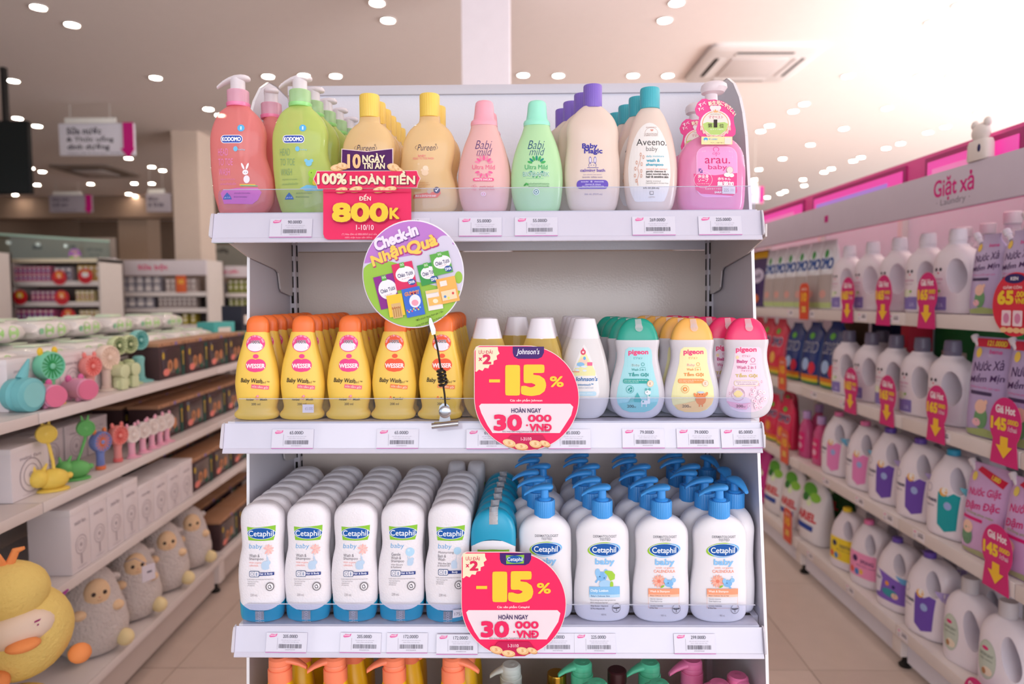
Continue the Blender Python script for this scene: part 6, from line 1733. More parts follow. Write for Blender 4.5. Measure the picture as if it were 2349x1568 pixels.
lay(AR, jug_b('x', '#f2cf2a', wrap('#f2d63a', 'ORIENTAL', '#3a3a5a')), [(1950, .09, RZ[3], 'white jug with a yellow wrap label on the lowest laundry shelf', .30, .98), (2000, .28, RZ[3], 'yellow-capped jug behind the pink wrap jug', .30, .98), (2050, .28, RZ[3], 'yellow-capped jug behind the purple wrap jug on the lowest laundry shelf', .30, .98)], 'jugs with yellow wraps')
lay(AR, jug_b('x', '#f07ab0', wrap('#f29ac4', 'SPRING', '#4a2a5a')), [(2000, .09, RZ[3], 'white jug with a pink wrap label on the lowest laundry shelf', .30, 1.0)], 'jugs with pink wraps')
def violet(d):
    d.p([(-.078, -.13), (-.03, -.125), (.03, -.11), (.078, -.11), (.078, -.03), (-.078, -.03)], '#8462c4').p([(-.078, -.13), (-.05, -.13), (-.03, -.10), (-.04, -.05), (-.078, -.04)], '#e9e2f2').t('D-nee', -.056, -.10, .04, .012, '#3a3a6a', .02).e(.0, -.06, .03, .014, '#3f9aa8').e(.02, -.055, .012, .01, '#f0c9b4').e(-.01, -.09, .008, .008, '#f0a04a').e(.015, -.085, .006, .006, '#2f2a6a').p([(.02, -.128), (.074, -.118), (.074, -.10), (.04, -.105)], '#6fb4e6')
lay(AR, jug_b('x', '#6a4ab0', violet), [(2066, .09, RZ[3], 'white jug with a violet wrap label on the lowest laundry shelf', .30, 1.0)], 'jugs with violet wraps')
lay(AR, jug_c('x'), [(2230, .09, RZ[3], 'white jug with sage oval label and long grip on the lowest laundry shelf', .30, 1.0), (2318, .09, RZ[3], 'white jug with sage oval label by the frame edge on the lowest laundry shelf', .30, 1.0), (2280, .27, RZ[3], 'white jug with sage oval label in the back row of the lowest laundry shelf', .30, 1.0)], 'white jugs with sage labels')
# third shelf far end: pouches and pink soap bottles
lay(AR, pouch('powder_bag', 'x', .17, .27, '#e22a58', bag_deco('#e22a58', '#f2a03a'), None, top=.6, cat='bag'), [((3.78,), .07, RZ[2], 'red laundry pouch beside the pink soap bottles', .1, 1.0), ((3.965,), .07, RZ[2], 'red laundry pouch next to the red pouch beside the pink soap', .1, 1.0), ((4.15,), .07, RZ[2], 'red laundry pouch half hidden by the side panel', .1, 1.0), (1812, .26, RZ[2], 'red laundry pouch at the back of the third laundry shelf', .1, 1.0)], 'red laundry pouches')
t = thing('soap_bottle', 'x', 'bottle', (0, 0, 0))
R = smooth_rings([(0, 0, .05, .03), (.01, 0, .055, .034), (.1, 0, .052, .033), (.16, 0, .04, .03), (.19, 0, .018, .018), (.2, 0, .016, .016)], 2.5)
M().loft(R, clear('#f79ac4', .75, .12, '#f06aa8'), 28).build('body', t)
M().lathe([(.02, .198), (.021, .2), (.021, .235), (.018, .238)], C('#c9a6dc', .4), 20).build('cap', t)
d = DM(rings_surf(R), .012); d.r(-.035, -.13, .035, -.03, '#e0287a', .006).t('baby', 0, -.10, .04, .02, '#fbe3ee', .02).e(0, -.06, .02, .015, '#f7b9d4'); d.build('label_print', t)
lay(AR, t, [(1884, .08, RZ[2], 'pink soap bottle with lilac cap beside the pink apron jug', 0, 1.0), (1851, .08, RZ[2], 'pink soap bottle with lilac cap beside the red pouches', 0, 1.0), (1878, .2, RZ[2], 'pink soap bottle with lilac cap behind the front two', 0, 1.05)], 'pink soap bottles')
# lowest shelf far end: green and white capsule packs, pink and green powder packs
def iel(d, w, h):
    d.e(-w * .1, -h * .78, w * .30, h * .10, '#5fae3a').e(w * .18, -h * .70, w * .2, h * .07, '#8fce4a').e(-w * .2, -h * .66, w * .14, h * .06, '#2f7a34').e(0, -h * .60, w * .1, h * .05, '#dff0c4').t('ARIEL', 0, -h * .40, w * .74, h * .13, '#d8283a', .05).r(-w * .34, -h * .28, w * .3, -h * .2, '#2a4aa0', .004)
lay(AR, pouch('powder_pack', 'x', .22, .33, '#ece8ec', iel, None, top=.5, thick=.06, cat='pack'), [((3.44,), .09, RZ[3], 'white and green laundry pack beside the yellow wrap jug', .1, 1.0), ((3.68,), .09, RZ[3], 'white and green laundry pack in the middle of the lowest shelf packs', .1, .98), ((3.92,), .09, RZ[3], 'white and green laundry pack beside the magenta packs', .1, 1.0)], 'white and green laundry packs')
def iel2(d, w, h):
    d.e(-w * .1, -h * .58, w * .26, h * .10, '#8fce4a').e(w * .1, -h * .52, w * .2, h * .07, '#e9f2d4').t('ARIEL', 0, -h * .30, w * .7, h * .12, '#e9eef8', .05).r(-w * .34, -h * .18, w * .3, -h * .1, '#2a4aa0', .004)
lay(AR, pouch('powder_pack', 'x', .22, .34, '#d22a92', iel2, None, top=.6, thick=.06, cat='pack'), [((4.16,), .09, RZ[3], 'magenta and green laundry pack beside the white and green packs', .1, 1.0), ((4.53,), .09, RZ[3], 'magenta and green laundry pack half hidden by the side panel', .1, 1.0)], 'magenta laundry packs')
lay(AR, pouch('powder_pack', 'x', .20, .33, '#2f6a34', iel, None, top=.6, thick=.06, cat='pack'), [(1925, .3, RZ[3], 'dark green laundry pack behind the yellow wrap jug', .1, 1.0), (1872, .3, RZ[3], 'dark green laundry pack behind the white and green packs', .1, 1.0)], 'dark green laundry packs')

# ------------------------------------------------------------------ hot price tags along the laundry shelves
def wob(price, label, w=.118, h=.195):
    t = thing('price_wobbler', label, 'price sign', (0, 0, 0), 0, 'magenta hot price signs on the laundry shelves')
    P = []
    for i in range(25):
        a = math.radians(-42 + 264 * i / 24)
        P.append((w / 2 * math.cos(a), h * .62 + h * .38 * math.sin(a)))
    P += [(-w * .40, h * .22), (-w * .44, 0), (w * .44, 0), (w * .40, h * .22)]
    M().prism(P, -.0012, 0, C('#d81a78', .4)).build('board', t, smooth=0)
    d = DM(lambda u, v, e: (u, -.0012 - e, v))
    d.t('Giá Hot', 0, -h * .82, w * .62, h * .12, '#f8e9f0', .035)
    d.t(price, -w * .20, -h * .60, w * .5, h * .19, '#f8d23a', .075).t('.000Đ', w * .24, -h * .655, w * .36, h * .075, '#f8d23a', .03).t('/chai', w * .24, -h * .555, w * .28, h * .075, '#f5dbe8', .01)
    d.p([(-w * .12, -h * .42), (w * .12, -h * .42), (w * .12, -h * .28), (-w * .12, -h * .28)], '#f8c53a').p([(-w * .26, -h * .285), (w * .26, -h * .285), (0, -h * .10)], '#f8c53a')
    d.build('lettering', t)
    return t
w1 = wob('165', 'x')
sp = []
for i, (px, zt) in enumerate(((2127, RZ[0]), (2027, RZ[0]), (1945, RZ[0]))):
    sp.append((px, -.006, zt - .052, 'magenta hot price sign, %s from the round red disc on the upper laundry shelf' % NTH[i], 0, 1.0))
for i, (px, zt) in enumerate(((2149, RZ[1]), (2036, RZ[1]), (1952, RZ[1]))):
    sp.append((px, -.006, zt - .052, 'magenta hot price sign below the grey-capped jugs, %s from the lilac pouch' % NTH[i], 0, 1.0))
lay(AR, w1, sp, 'magenta hot price signs on the laundry shelves')
lay(AR, wob('145', 'x', .13, .2), [(2306, -.006, RZ[1] - .052, 'large magenta hot price sign below the lilac pouches of the second laundry shelf', 0, 1.0), (2287, -.006, RZ[2] - .052, 'large magenta hot price sign below the pink lilac pouches of the third laundry shelf', 0, 1.0)], 'large magenta hot price signs')
lay(AR, wob('99', 'x', .12, .18), [(2240, -.006, .03, 'magenta hot price sign hanging on the lowest laundry shelf', 0, 1.0)], 'low magenta hot price signs')
t = thing('price_disc', 'round red price disc standing on the upper laundry shelf', 'price sign', AR.at(2330, -.008, RZ[0] - .055), AR.rz)
M().lathe([(.001, 0), (.092, 0), (.092, .0014), (.001, .0014)], C('#e0203e', .4), 40, T=Matrix.Translation((0, 0, .092)) @ Matrix.Rotation(PI / 2, 4, 'X')).build('board', t, smooth=0)
d = DM(lambda u, v, e: (u, -.0016 - e, v))
d.e(-.005, -.166, .04, .014, '#2f2566').t('KEN', -.005, -.166, .03, .01, '#f3f0f8', .03).t('GIẢM CÒN', -.012, -.142, .075, .011, '#fbe6e6', .02).t('65', -.038, -.112, .066, .042, '#f7d23a', .08).t('.000', .024, -.121, .045, .017, '#f7d23a', .04).t('VNĐ', .024, -.102, .045, .016, '#f7d23a', .04)
d.r(-.05, -.075, -.012, -.03, '#f3d9e2', .004).r(-.005, -.075, .033, -.03, '#f3d9e2', .004).e(-.031, -.052, .012, .015, '#d98ab0').e(.014, -.052, .012, .015, '#d98ab0')
for k in range(4): d.e(-.04 + .026 * k, -.018, .014, .008, '#f3c691')
d.build('lettering', t)
for (px, z, lab) in ((1845, RZ[0], 'small orange price flag on the upper laundry shelf'), (1795, RZ[1], 'small orange price flag below the red powder bags'), (1800, RZ[2], 'small orange price flag on the third laundry shelf'), (1807, RZ[3], 'small orange price flag on the lowest laundry shelf')):
    t = thing('price_flag', lab, 'price sign', AR.at(px, -.007, z - .05), AR.rz, None)
    M().prism([(-.05, 0), (.05, 0), (.055, .06), (.052, .16), (.03, .178), (-.03, .178), (-.052, .16), (-.055, .06)], -.0012, 0, C('#e2502e', .4)).build('board', t, smooth=0)
    d = DM(lambda u, v, e: (u, -.0012 - e, v)); d.t('10', 0, -.11, .06, .045, '#f8c53a', .07).t('GIẢM %', 0, -.15, .06, .016, '#fbe6d4', .03).t('20%', 0, -.05, .05, .03, '#f8d86a', .04); d.build('lettering', t)
# small price labels on the laundry strips
tg = None
for (z, ss) in ((RZ[0] - .023, (2.62, 2.86, 3.35, 3.6)), (RZ[1] - .023, (2.3, 2.66, 3.0, 3.3)), (RZ[2] - .023, (2.42, 2.62, 2.84, 3.15)), (RZ[3] - .023, (2.1, 2.5, 2.9, 3.3))):
    for q in ss:
        lab = 'small white shelf price ticket with grey print on a laundry shelf edge'
        if tg is None:
            tg = thing('price_ticket', lab, 'price tag', AR.xyz(q, -.0026, z), AR.rz, 'price tickets along the laundry shelf edges')
            M().box(-.035, -.0006, -.016, .035, 0, .016, C('#efe8ee', .4)).build('card', tg, smooth=0)
            d = DM(lambda u, v, e: (u, -.0006 - e, v)); d.t('145.000Đ', .012, -.008, .03, .006, '#5a5666', .01).r(-.004, -.003, .028, .003, '#8a8694').e(-.022, -.009, .006, .003, '#e36aa6').r(-.03, .0, -.016, .014, '#d4ced8'); d.build('ticket_print', tg)
        else: dup(tg, AR.xyz(q, -.0026, z), AR.rz)
# white bear figure on the light box
P = AR.at(2252, .012, 1.80)
t = thing('bear_figure', 'white bear shaped figure sitting on the header before the pink light box', 'figure', AR.at(2252, -.006, 1.8140), AR.rz)
WB = C('#f1e9e4', .6)
m = M(); m.loft([(0, 0, 0, .045, .018, 3), (.004, 0, 0, .05, .02, 3), (.05, 0, 0, .048, .02, 3), (.062, 0, 0, .042, .018, 3)], WB, 24); m.build('body', t)
m = M(); m.ball((0, 0, .085), (.038, .018, .030), WB); m.build('head', t)
for sx in (-1, 1): M().ball((sx * .028, 0, .112), (.015, .010, .015), WB).build('ear', t)
M().ball((.02, -.018, .035), (.007, .004, .013), C('#2a2a5a', .5)).build('navy_mark', t)

# ------------------------------------------------------------------ toy shelving: fans, boxes, plush
WBX = '#e6dde0'
def gadget_box(label, w, dp, h, kind=0):
    t = thing('gift_box', label, 'box', (0, 0, 0), 0, None)
    M().box(-w / 2, -dp / 2, 0, w / 2, dp / 2, h * .985, C(WBX, .5), .0015).build('box_body', t)
    M().box(-w / 2 - .0006, -dp / 2 - .0006, h * .90, w / 2 + .0006, dp / 2 + .0006, h, C('#ece4e6', .5), .001).build('lid', t)
    d = DM(lambda u, v, e: (u, -dp / 2 - .0008 - e, v))
    gc = '#b4a9b0'
    d.t('mini fan', 0, -h * .76, w * .55, h * .07, gc, .01)
    d.ring(0, -h * .40, w * .30, w * .30, w * .02, gc, 26).ring(0, -h * .40, w * .2, w * .2, w * .015, gc, 22).e(0, -h * .40, w * .06, w * .06, gc).line(0, -h * .40 + w * .3, 0, -h * .10, w * .06, gc)
    d.t('rechargeable', 0, -h * .06, w * .5, h * .03, gc)
    d.build('label_print', t)
    return t
def fan_head(m_list, t, c, r, shell, grille, ears=None, thick=.045):
    """a drum-shaped fan head at c facing the aisle (-y)"""
    T = Matrix.Translation(c) @ Matrix.Rotation(PI / 2, 4, 'X')
    M().lathe([(r * .55, -thick * .55), (r * .85, -thick * .45), (r, -thick * .1), (r, thick * .35), (r * .93, thick * .5), (r * .86, thick * .5), (r * .84, thick * .36)], C(shell, .45), 28, T=T).build('fan_shell', t)
    g = M(); gm = C(grille, .45)
    g.lathe([(.001, thick * .30), (r * .85, thick * .30), (r * .85, thick * .34), (.001, thick * .34)], C(grille, .6), 28, T=T)
    gr_ = g.build('grille', t)
    for k in range(16):
        a = k * PI / 8
        b = M(); b.box(r * .16, -.0012, thick * .34, r * .86, .0012, thick * .42, gm, T=T @ Matrix.Rotation(a, 4, 'Z')); b.build('rib', gr_, smooth=0)
    M().lathe([(r * .2, thick * .34), (r * .2, thick * .47), (r * .12, thick * .5)], C(shell, .4), 16, T=T).build('hub', t)
    if ears:
        for sx in (-1, 1):
            M().ball((c[0] + sx * r * .55, c[1], c[2] + r * 1.02), (r * .2, r * .16, r * .3), C(ears, .5), 14, 8).build('ear', t)
def handheld(label, h, shell, grille, handle, base, ears=None, foot=None, hr=.27):
    t = thing('hand_fan', label, 'fan', (0, 0, 0), 0, None)
    r = h * hr
    M().lathe([(h * .085, h * .02), (h * .10, h * .05), (h * .095, h * .34), (h * .11, h * .46), (h * .07, h * .5)], C(handle, .45), 20).build('handle', t)
    M().lathe([(h * .11, 0), (h * .12, h * .015), (h * .118, h * .09), (h * .095, h * .10)], C(base, .45), 20).build('base', t)
    if foot: M().loft([(0, 0, -.01, h * .24, h * .16, 2.4), (h * .025, 0, -.01, h * .24, h * .16, 2.4), (h * .05, 0, -.01, h * .15, h * .10, 2.2)], C(foot, .45), 24).build('foot_plate', t)
    fan_head(None, t, (0, 0, h * (.99 - hr)), r, shell, grille, ears, h * hr * .96)
    return t
def neck_fan(label, h, col, lean_):
    """animal-shaped base with a bendy neck and a small eared fan on top"""
    t = thing('animal_fan', label, 'fan', (0, 0, 0), 0, None)
    m = C(col, .5)
    b = M(); b.ball((.0, .0, h * .16), (h * .20, h * .14, h * .145), m); b.loft([(0, 0, 0, h * .20, h * .14, 2.2), (h * .02, 0, 0, h * .20, h * .14, 2.2), (h * .035, 0, 0, h * .17, h * .12, 2.2)], m, 24)
    b.build('animal_body', t)
    b = M(); b.ball((-h * .17, -h * .06, h * .20), h * .125, m); b.build('animal_head', t)
    for sx in (-1, 1): M().tube([(-h * .16 + sx * h * .05, -h * .05, h * .30), (-h * .14 + sx * h * .08, -h * .03, h * .39)], [h * .032, h * .012], m, 8).build('ear', t)
    M().ball((h * .20, 0, h * .18), h * .045, m, 12, 8).build('tail', t)
    M().tube([(h * .02, 0, h * .28), (h * .03 + lean_ * .3, .004, h * .40), (h * .02 + lean_ * .8, 0, h * .62), (lean_, 0, h * .72)], h * .022, m, 8).build('neck', t)
    fan_head(None, t, (lean_, -h * .02, h * .80), h * .13, col, col, None, h * .14)
    for sx in (-1, 1): M().tube([(lean_ + sx * h * .035, 0, h * .92), (lean_ + sx * h * .05, 0, h * 1.0)], [h * .022, h * .008], m, 8).build('head_ear', t)
    return t
def toy_box(label, w, dp, h, tint='#3a2430'):
    t = thing('toy_box', label, 'box', (0, 0, 0), 0, None)
    M().box(-w / 2, -dp / 2, 0, w / 2, dp / 2, h * .90, C('#4a3436', .5), .0015).build('box_body', t)
    M().box(-w / 2 - .002, -dp / 2 - .002, h * .90, w / 2 + .002, dp / 2 + .002, h, C('#b88a6a', .5), .002).build('wooden_lid', t)
    M().box(-w * .40, -dp / 2 - .0012, h * .12, w * .30, -dp / 2 + .001, h * .82, C(tint, .12, coat=.5), .001).build('window', t)
    M().box(w * .33, -dp / 2 - .0010, 0, w * .47, -dp / 2 + .001, h * .84, C('#1d4a42', .5)).build('side_band', t, smooth=0)
    d = DM(lambda u, v, e: (u, -dp / 2 - .0014 - e, v))
    d.e(-w * .12, -h * .34, w * .09, h * .17, '#c98a5e').e(-w * .12, -h * .34, w * .04, h * .09, '#7a4a34').e(w * .10, -h * .36, w * .08, h * .16, '#c48358').e(-w * .26, -h * .18, w * .12, h * .10, '#e8867a').e(w * .16, -h * .15, w * .07, h * .09, '#1f5a4a').line(w * .40, -h * .30, w * .40, -h * .62, w * .03, '#e0b23a').e(w * .40, -h * .66, w * .03, h * .05, '#e0b23a').e(-w * .36, -h * .64, w * .04, h * .1, '#d0b03a')
    d.build('box_print', t)
    dd = DM(lambda u, v, e: (u, -dp / 2 - .0024 - e, v))
    for q in (-.4, -.05, .4): dd.e(w * q, -h * .95, w * .02, h * .025, '#5a3a2a')
    dd.r(w * .08, -h * .99, w * .17, -h * .90, '#8a78b0'); dd.build('lid_print', t)
    return t
def wipes(label, w=.24, h=.075, dp=.14):
    t = thing('wipes_pack', label, 'pack', (0, 0, 0), 0, None)
    m = C('#ebe6e4', .3, coat=.2)
    R = [(-w / 2, 0, h * .45, dp * .42, .003, 3), (-w * .46, 0, h * .47, dp * .44, h * .12, 3), (-w * .40, 0, h * .5, dp * .48, h * .38, 3), (-w * .2, 0, h * .5, dp * .5, h * .49, 3), (w * .2, 0, h * .5, dp * .5, h * .49, 3), (w * .40, 0, h * .5, dp * .48, h * .38, 3), (w * .46, 0, h * .47, dp * .44, h * .12, 3), (w / 2, 0, h * .45, dp * .42, .003, 3)]
    M().loft(R, m, 24, axis='x').build('pack_body', t)
    M().box(-w * .22, -dp * .25, h * .98, w * .22, dp * .25, h * 1.06, C('#dff0d4', .35), .004).build('flip_lid', t)
    d = DM(lambda u, v, e: (u, -dp * .5 * (1 - min(.97, abs(v / h - .5) * 2) ** 3) ** (1 / 3) - e * 2, v), .02)
    d.e(-w * .15, -h * .5, w * .11, h * .32, '#a8dc8a').e(w * .16, -h * .5, w * .11, h * .32, '#b4e096').r(-w * .40, -h * .62, -w * .30, -h * .34, '#8fc9a0', .004)
    d.build('pack_print', t)
    return t
ZA, ZB, ZC, ZD, ZT = LZ[0], LZ[1], LZ[2], LZ[3], 1.168
# upper toy shelf
lay(AL, gadget_box('x', .13, .07, .150), [(px, .13, ZA, 'tall white gift box, %s behind the fans on the upper toy shelf' % NTH[i], 0, 1.0) for i, px in enumerate((22, 80, 140, 190))], 'white gift boxes on the upper toy shelf')
t = handheld('x', .165, '#7fd3b0', '#35a65a', '#78cf98', '#f0c43a', '#f0c43a', '#f2cc4a')
lay(AL, t, [(110, .07, ZA, 'green frog hand fan with yellow ears standing on the upper toy shelf', -.3, 1.0)], 'green frog fans')
t = handheld('x', .135, '#f29a94', '#e8655e', '#f0a6a0', '#ee7a70', '#f08a84')
lay(AL, t, [(205, .07, ZA, 'coral pink hand fan with ears standing on the upper toy shelf', -.3, 1.0)], 'coral fans')
t = handheld('x', .162, '#f3dccb', '#e9cdb8', '#f2ddd0', '#f0dccf', None, '#f0e2d6')
lay(AL, t, [(243, .075, ZA, 'cream stand fan with wide foot on the upper toy shelf', -.3, 1.0)], 'cream fans')
t = handheld('x', .190, '#d4dfae', '#4f6a3c', '#c6d2a0', '#cfd9ab', None, '#c9d4a4', .185)
lay(AL, t, [(268, .085, ZA, 'pale green dark-faced fan next to the cream fan', -.3, 1.0), (294, .085, ZA, 'pale green dark-faced fan between a green and a teal fan', -.3, 1.0)], 'pale green fans')
t = handheld('x', .205, '#8ecfc8', '#2f8f8a', '#8ccac6', '#8ccac6', None, '#86c4c0', .19)
lay(AL, t, [(317, .085, ZA, 'teal dark-faced fan beside the toy boxes on the upper toy shelf', -.3, 1.0)], 'teal fans')
for px, lab in ((275, 'first small pale green robot fan at the foot of the green fans'), (300, 'second small pale green robot fan at the foot of the green fans')):
    t = thing('robot_fan', lab, 'fan', AL.at(px, .035, ZA + .0014), AL.rz - .2)
    m_ = C('#d3dcb0', .5)
    M().box(-.018, -.018, 0, .018, .018, .045, m_, .006).build('body', t)
    M().lathe([(.022, -.022), (.024, -.018), (.024, .020), (.016, .022)], m_, 18, T=Matrix.Translation((0, 0, .066)) @ Matrix.Rotation(PI / 2, 4, 'X')).build('head', t)
    for sx in (-1, 1): M().box(sx * .022 - .006, -.008, .008, sx * .022 + .006, .008, .034, m_, .003).build('arm', t)
# puffer fish fan and pink piglet fans
t = thing('fish_fan', 'teal round fish fan with a spike on the upper toy shelf', 'fan', AL.at(48, .06, ZA + .0014), AL.rz - .2)
tm = C('#76bfc4', .45)
M().lathe([(.030, -.035), (.046, -.03), (.050, -.005), (.044, .005), (.050, .012), (.048, .034), (.036, .04)], tm, 28, T=Matrix.Translation((0, 0, .05)) @ Matrix.Rotation(PI / 2, 4, 'X')).build('body', t)
M().lathe([(.001, .039), (.036, .039), (.036, .041), (.001, .041)], C('#8ccfd0', .5), 24, T=Matrix.Translation((0, 0, .05)) @ Matrix.Rotation(PI / 2, 4, 'X')).build('grille', t)
M().tube([(.0, 0, .095), (.015, 0, .125), (.028, 0, .15)], [.016, .010, .003], tm, 10).build('spike', t)
t = thing('piglet_fan', 'x', 'fan', (0, 0, 0))
pm = C('#eaa2c0', .45)
M().lathe([(.020, -.055), (.030, -.05), (.034, -.02), (.034, .045), (.030, .05)], pm, 24, T=Matrix.Translation((0, 0, .036)) @ Matrix.Rotation(PI / 2, 4, 'X')).build('body', t)
M().lathe([(.031, .0485), (.0325, .050), (.0315, .053), (.001, .053)], C('#e4789a', .3), 24, T=Matrix.Translation((0, 0, .036)) @ Matrix.Rotation(PI / 2, 4, 'X')).build('snout_ring', t)
for sx in (-1, 1): M().ball((sx * .02, .02, .07), (.010, .006, .012), C('#e06aa6', .5), 12, 8).build('ear', t)
for sx in (-1, 1):
    M().box(sx * .018 - .006, -.03, 0, sx * .018 + .006, -.018, .012, pm, .002).build('foot', t)
    M().box(sx * .018 - .006, .018, 0, sx * .018 + .006, .03, .012, pm, .002).build('foot', t)
lay(AL, t, [(103, .045, ZA, 'pink piglet fan beside the teal fish fan', -.5, 1.0), (178, .035, ZA, 'pink piglet fan beside the coral fan', -.5, 1.0)], 'pink piglet fans')
sb = [2.74 + .232 * k for k in range(5)]
tb = toy_box('x', .236, .12, .147)
for z, s0, n, where in ((ZA, 2.905, 4, 'upper'), (ZB, 2.965, 5, 'second'), (ZC, 3.165, 4, 'third'), (ZD, 3.46, 4, 'lowest')):
    for k in range(n):
        lab = 'dark windowed toy box with wooden lid, %s along the %s toy shelf' % (NTH[k], where)
        loc = AL.xyz(s0 + .245 * k, .125 if z == ZB else .085, z + .0014)
        if tb.location.length < .001: tb.location = loc; tb.rotation_euler = (0, 0, AL.rz); tb['label'] = lab; tb['group'] = 'dark toy boxes'
        else: dup(tb, loc, AL.rz, lab, 'dark toy boxes')
        if z != ZA: dup(tb, AL.xyz(s0 + .245 * k, .27, z + .0014), AL.rz, 'dark windowed toy box behind the %s front box of the %s toy shelf' % (NTH[k], where), 'dark toy boxes')
# packs of wipes on the top shelf
wp_ = wipes('x')
k = 0
for row, (tt, z, s0, n) in enumerate(((.27, ZT, 1.9, 8), (.42, ZT, 2.0, 8), (.42, ZT + .081, 2.15, 7), (.58, ZT + .0, 2.1, 6), (.58, ZT + .081, 2.2, 6))):
    for i in range(n):
        lab = 'white wipes pack with green ovals, %s of the %s row' % (ORD[i + 1], ('front', 'middle lower', 'middle upper', 'back lower', 'back upper')[row])
        loc = AL.xyz(s0 + .255 * i + random.uniform(-.01, .01), tt, z + .0014)
        rz = AL.rz + random.uniform(-.08, .08)
        if row == 0 and i == 0: wp_.location = loc; wp_.rotation_euler = (0, 0, rz); wp_['label'] = lab; wp_['group'] = 'wipes packs on the toy shelving'
        else: dup(wp_, loc, rz, lab, 'wipes packs on the toy shelving')
t = carton('teal box standing on top of the toy boxes', .17, .12, .10, '#58b9b4', name='teal_box')
t.location = AL.at(495, .30, ZT + .0014); t.rotation_euler = (0, 0, AL.rz - .35)
t = carton('dark bag-like carton beside the teal box', .2, .12, .19, '#2a2a38'); t.location = AL.at(545, .28, ZT + .0014); t.rotation_euler = (0, 0, AL.rz)
t = carton('mint green carton at the end of the upper toy shelf', .12, .1, .14, '#69b896'); t.location = AL.xyz(3.92, .085, ZA + .0014); t.rotation_euler = (0, 0, AL.rz)
# second toy shelf
t = gadget_box('x', .17, .12, .155)
lay(AL, t, [(22, .14, ZB, 'large white gift box at the near end of the second toy shelf', 0, 1.0)], 'large white boxes')
lay(AL, gadget_box('x', .13, .08, .135), [((px,), .25, ZB, 'white gift box, %s behind the animal fans on the second toy shelf' % NTH[i], 0, 1.0) for i, px in enumerate((2.25, 2.39, 2.53, 2.67))], 'white gift boxes on the second toy shelf')
lay(AL, neck_fan('x', .220, '#efcf5e', -.012), [(118, .05, ZB, 'yellow rabbit fan with bendy neck on the second toy shelf', -.9, 1.0)], 'yellow rabbit fans')
lay(AL, neck_fan('x', .205, '#6cb868', .03), [(172, .055, ZB, 'green animal fan with bendy neck on the second toy shelf', -.9, 1.0)], 'green animal fans')
t = handheld('x', .132, '#7f8fcc', '#ef8244', '#7a8ac8', '#ec8050', '#ee8a50')
lay(AL, t, [(228, .05, ZB, 'blue hand fan with orange grille and base on the second toy shelf', -.35, 1.0)], 'blue and orange fans')
t = handheld('x', .132, '#f0968e', '#e0605a', '#ee9a96', '#e87070', '#f08a84')
lay(AL, t, [(268, .05, ZB, 'coral hand fan beside the blue and orange fan', -.35, 1.0)], 'coral hand fans')
t = handheld('x', .118, '#f1e7e2', '#e6d6cf', '#f4b6ca', '#f2a9c2', '#f2b4c6', '#f4b6ca')
lay(AL, t, [(px, .035, ZB, 'white rabbit fan on a pink foot, %s from the coral fan' % NTH[i], -.35, 1.0) for i, px in enumerate((300, 325, 346, 364, 380))], 'white rabbit fans on pink feet')
# third toy shelf: upright white boxes like books
lay(AL, gadget_box('x', .101, .13, .205), [(0, .08, ZC, 'tall white fan box, %s in the row on the third toy shelf' % NTH[i], 0, 1.0) for i in range(4)], 'tall white fan boxes')
# (positions along the run, spine to spine)
boxes = [o for o in bpy.data.objects if o.get('group') == 'tall white fan boxes']
for i, o in enumerate(boxes): o.location = AL.xyz(2.192 + .103 * i, .075, ZC + .0014)
lay(AL, gadget_box('x', .1145, .13, .165), [(0, .08, ZC, 'shorter white fan box, %s in the row on the third toy shelf' % NTH[i], 0, 1.0) for i in range(4)], 'shorter white fan boxes')
for i, o in enumerate([o for o in bpy.data.objects if o.get('group') == 'shorter white fan boxes']): o.location = AL.xyz(2.612 + .1165 * i, .075, ZC + .0014)
# plush sheep on the lowest toy shelf
fur = C('#ddd2ce', .95, bump=('noise', 90, 1.0), mottle=.06, name='plush_fur'); skin = C('#f2cfa6', .8, name='plush_face'); creamp = C('#f0dca8', .85)
sh = thing('sheep_plush', 'x', 'plush toy', (0, 0, 0))
rnd = random.Random(5)
m = M()
R = smooth_rings([(0, 0, .070, .07), (.012, 0, .098, .10), (.06, 0, .120, .118), (.12, 0, .118, .115), (.18, 0, .102, .10), (.235, 0, .086, .084), (.275, 0, .068, .066), (.298, 0, .040, .040), (.306, 0, .012, .012)], 2.0, 34)
m.loft(R, fur, 40)
m.v = [(x * (1 + rnd.uniform(-.02, .02)), y * (1 + rnd.uniform(-.02, .02)), z) for x, y, z in m.v]
m.build('body', sh, smooth=80)
M().ball((0, -.072, .225), (.044, .030, .052), skin).build('face', sh)
for sx in (-1, 1):
    M().ball((sx * .018, -.099, .232), (.0075, .004, .0075), C('#3a2420', .3), 12, 8).build('eye', sh)
    M().ball((sx * .060, -.080, .165), (.026, .022, .018), skin, 14, 8).build('arm', sh)
    M().ball((sx * .078, -.100, .045), (.030, .036, .030), creamp, 14, 8).build('foot', sh)
    M().ball((sx * .074, -.005, .245), (.030, .018, .016), fur, 14, 8).build('ear', sh)
d = DM(lambda u, v, e: (u, -.1018 - e + abs(u) * .3, v)); d.ring(0, -.212, .008, .006, .0016, '#a06a4a', 12, 20, 160).e(0, -.219, .003, .0022, '#d8806a'); d.build('mouth', sh)
lay(AL, sh, [(208, .118, ZD, 'grey plush sheep nearest the yellow duck on the lowest toy shelf', -.75, .96), (296, .118, ZD, 'grey plush sheep, second from the yellow duck', -.75, .93), (368, .118, ZD, 'grey plush sheep, third from the yellow duck, beside a paper tag', -.75, .92), (426, .118, ZD, 'grey plush sheep beside the dark toy boxes', -.75, .90)], 'grey plush sheep')
t = thing('paper_tag', 'small white paper tag sewn between the second and third plush sheep', 'tag', AL.at(338, -.02, .395), AL.rz - .6)
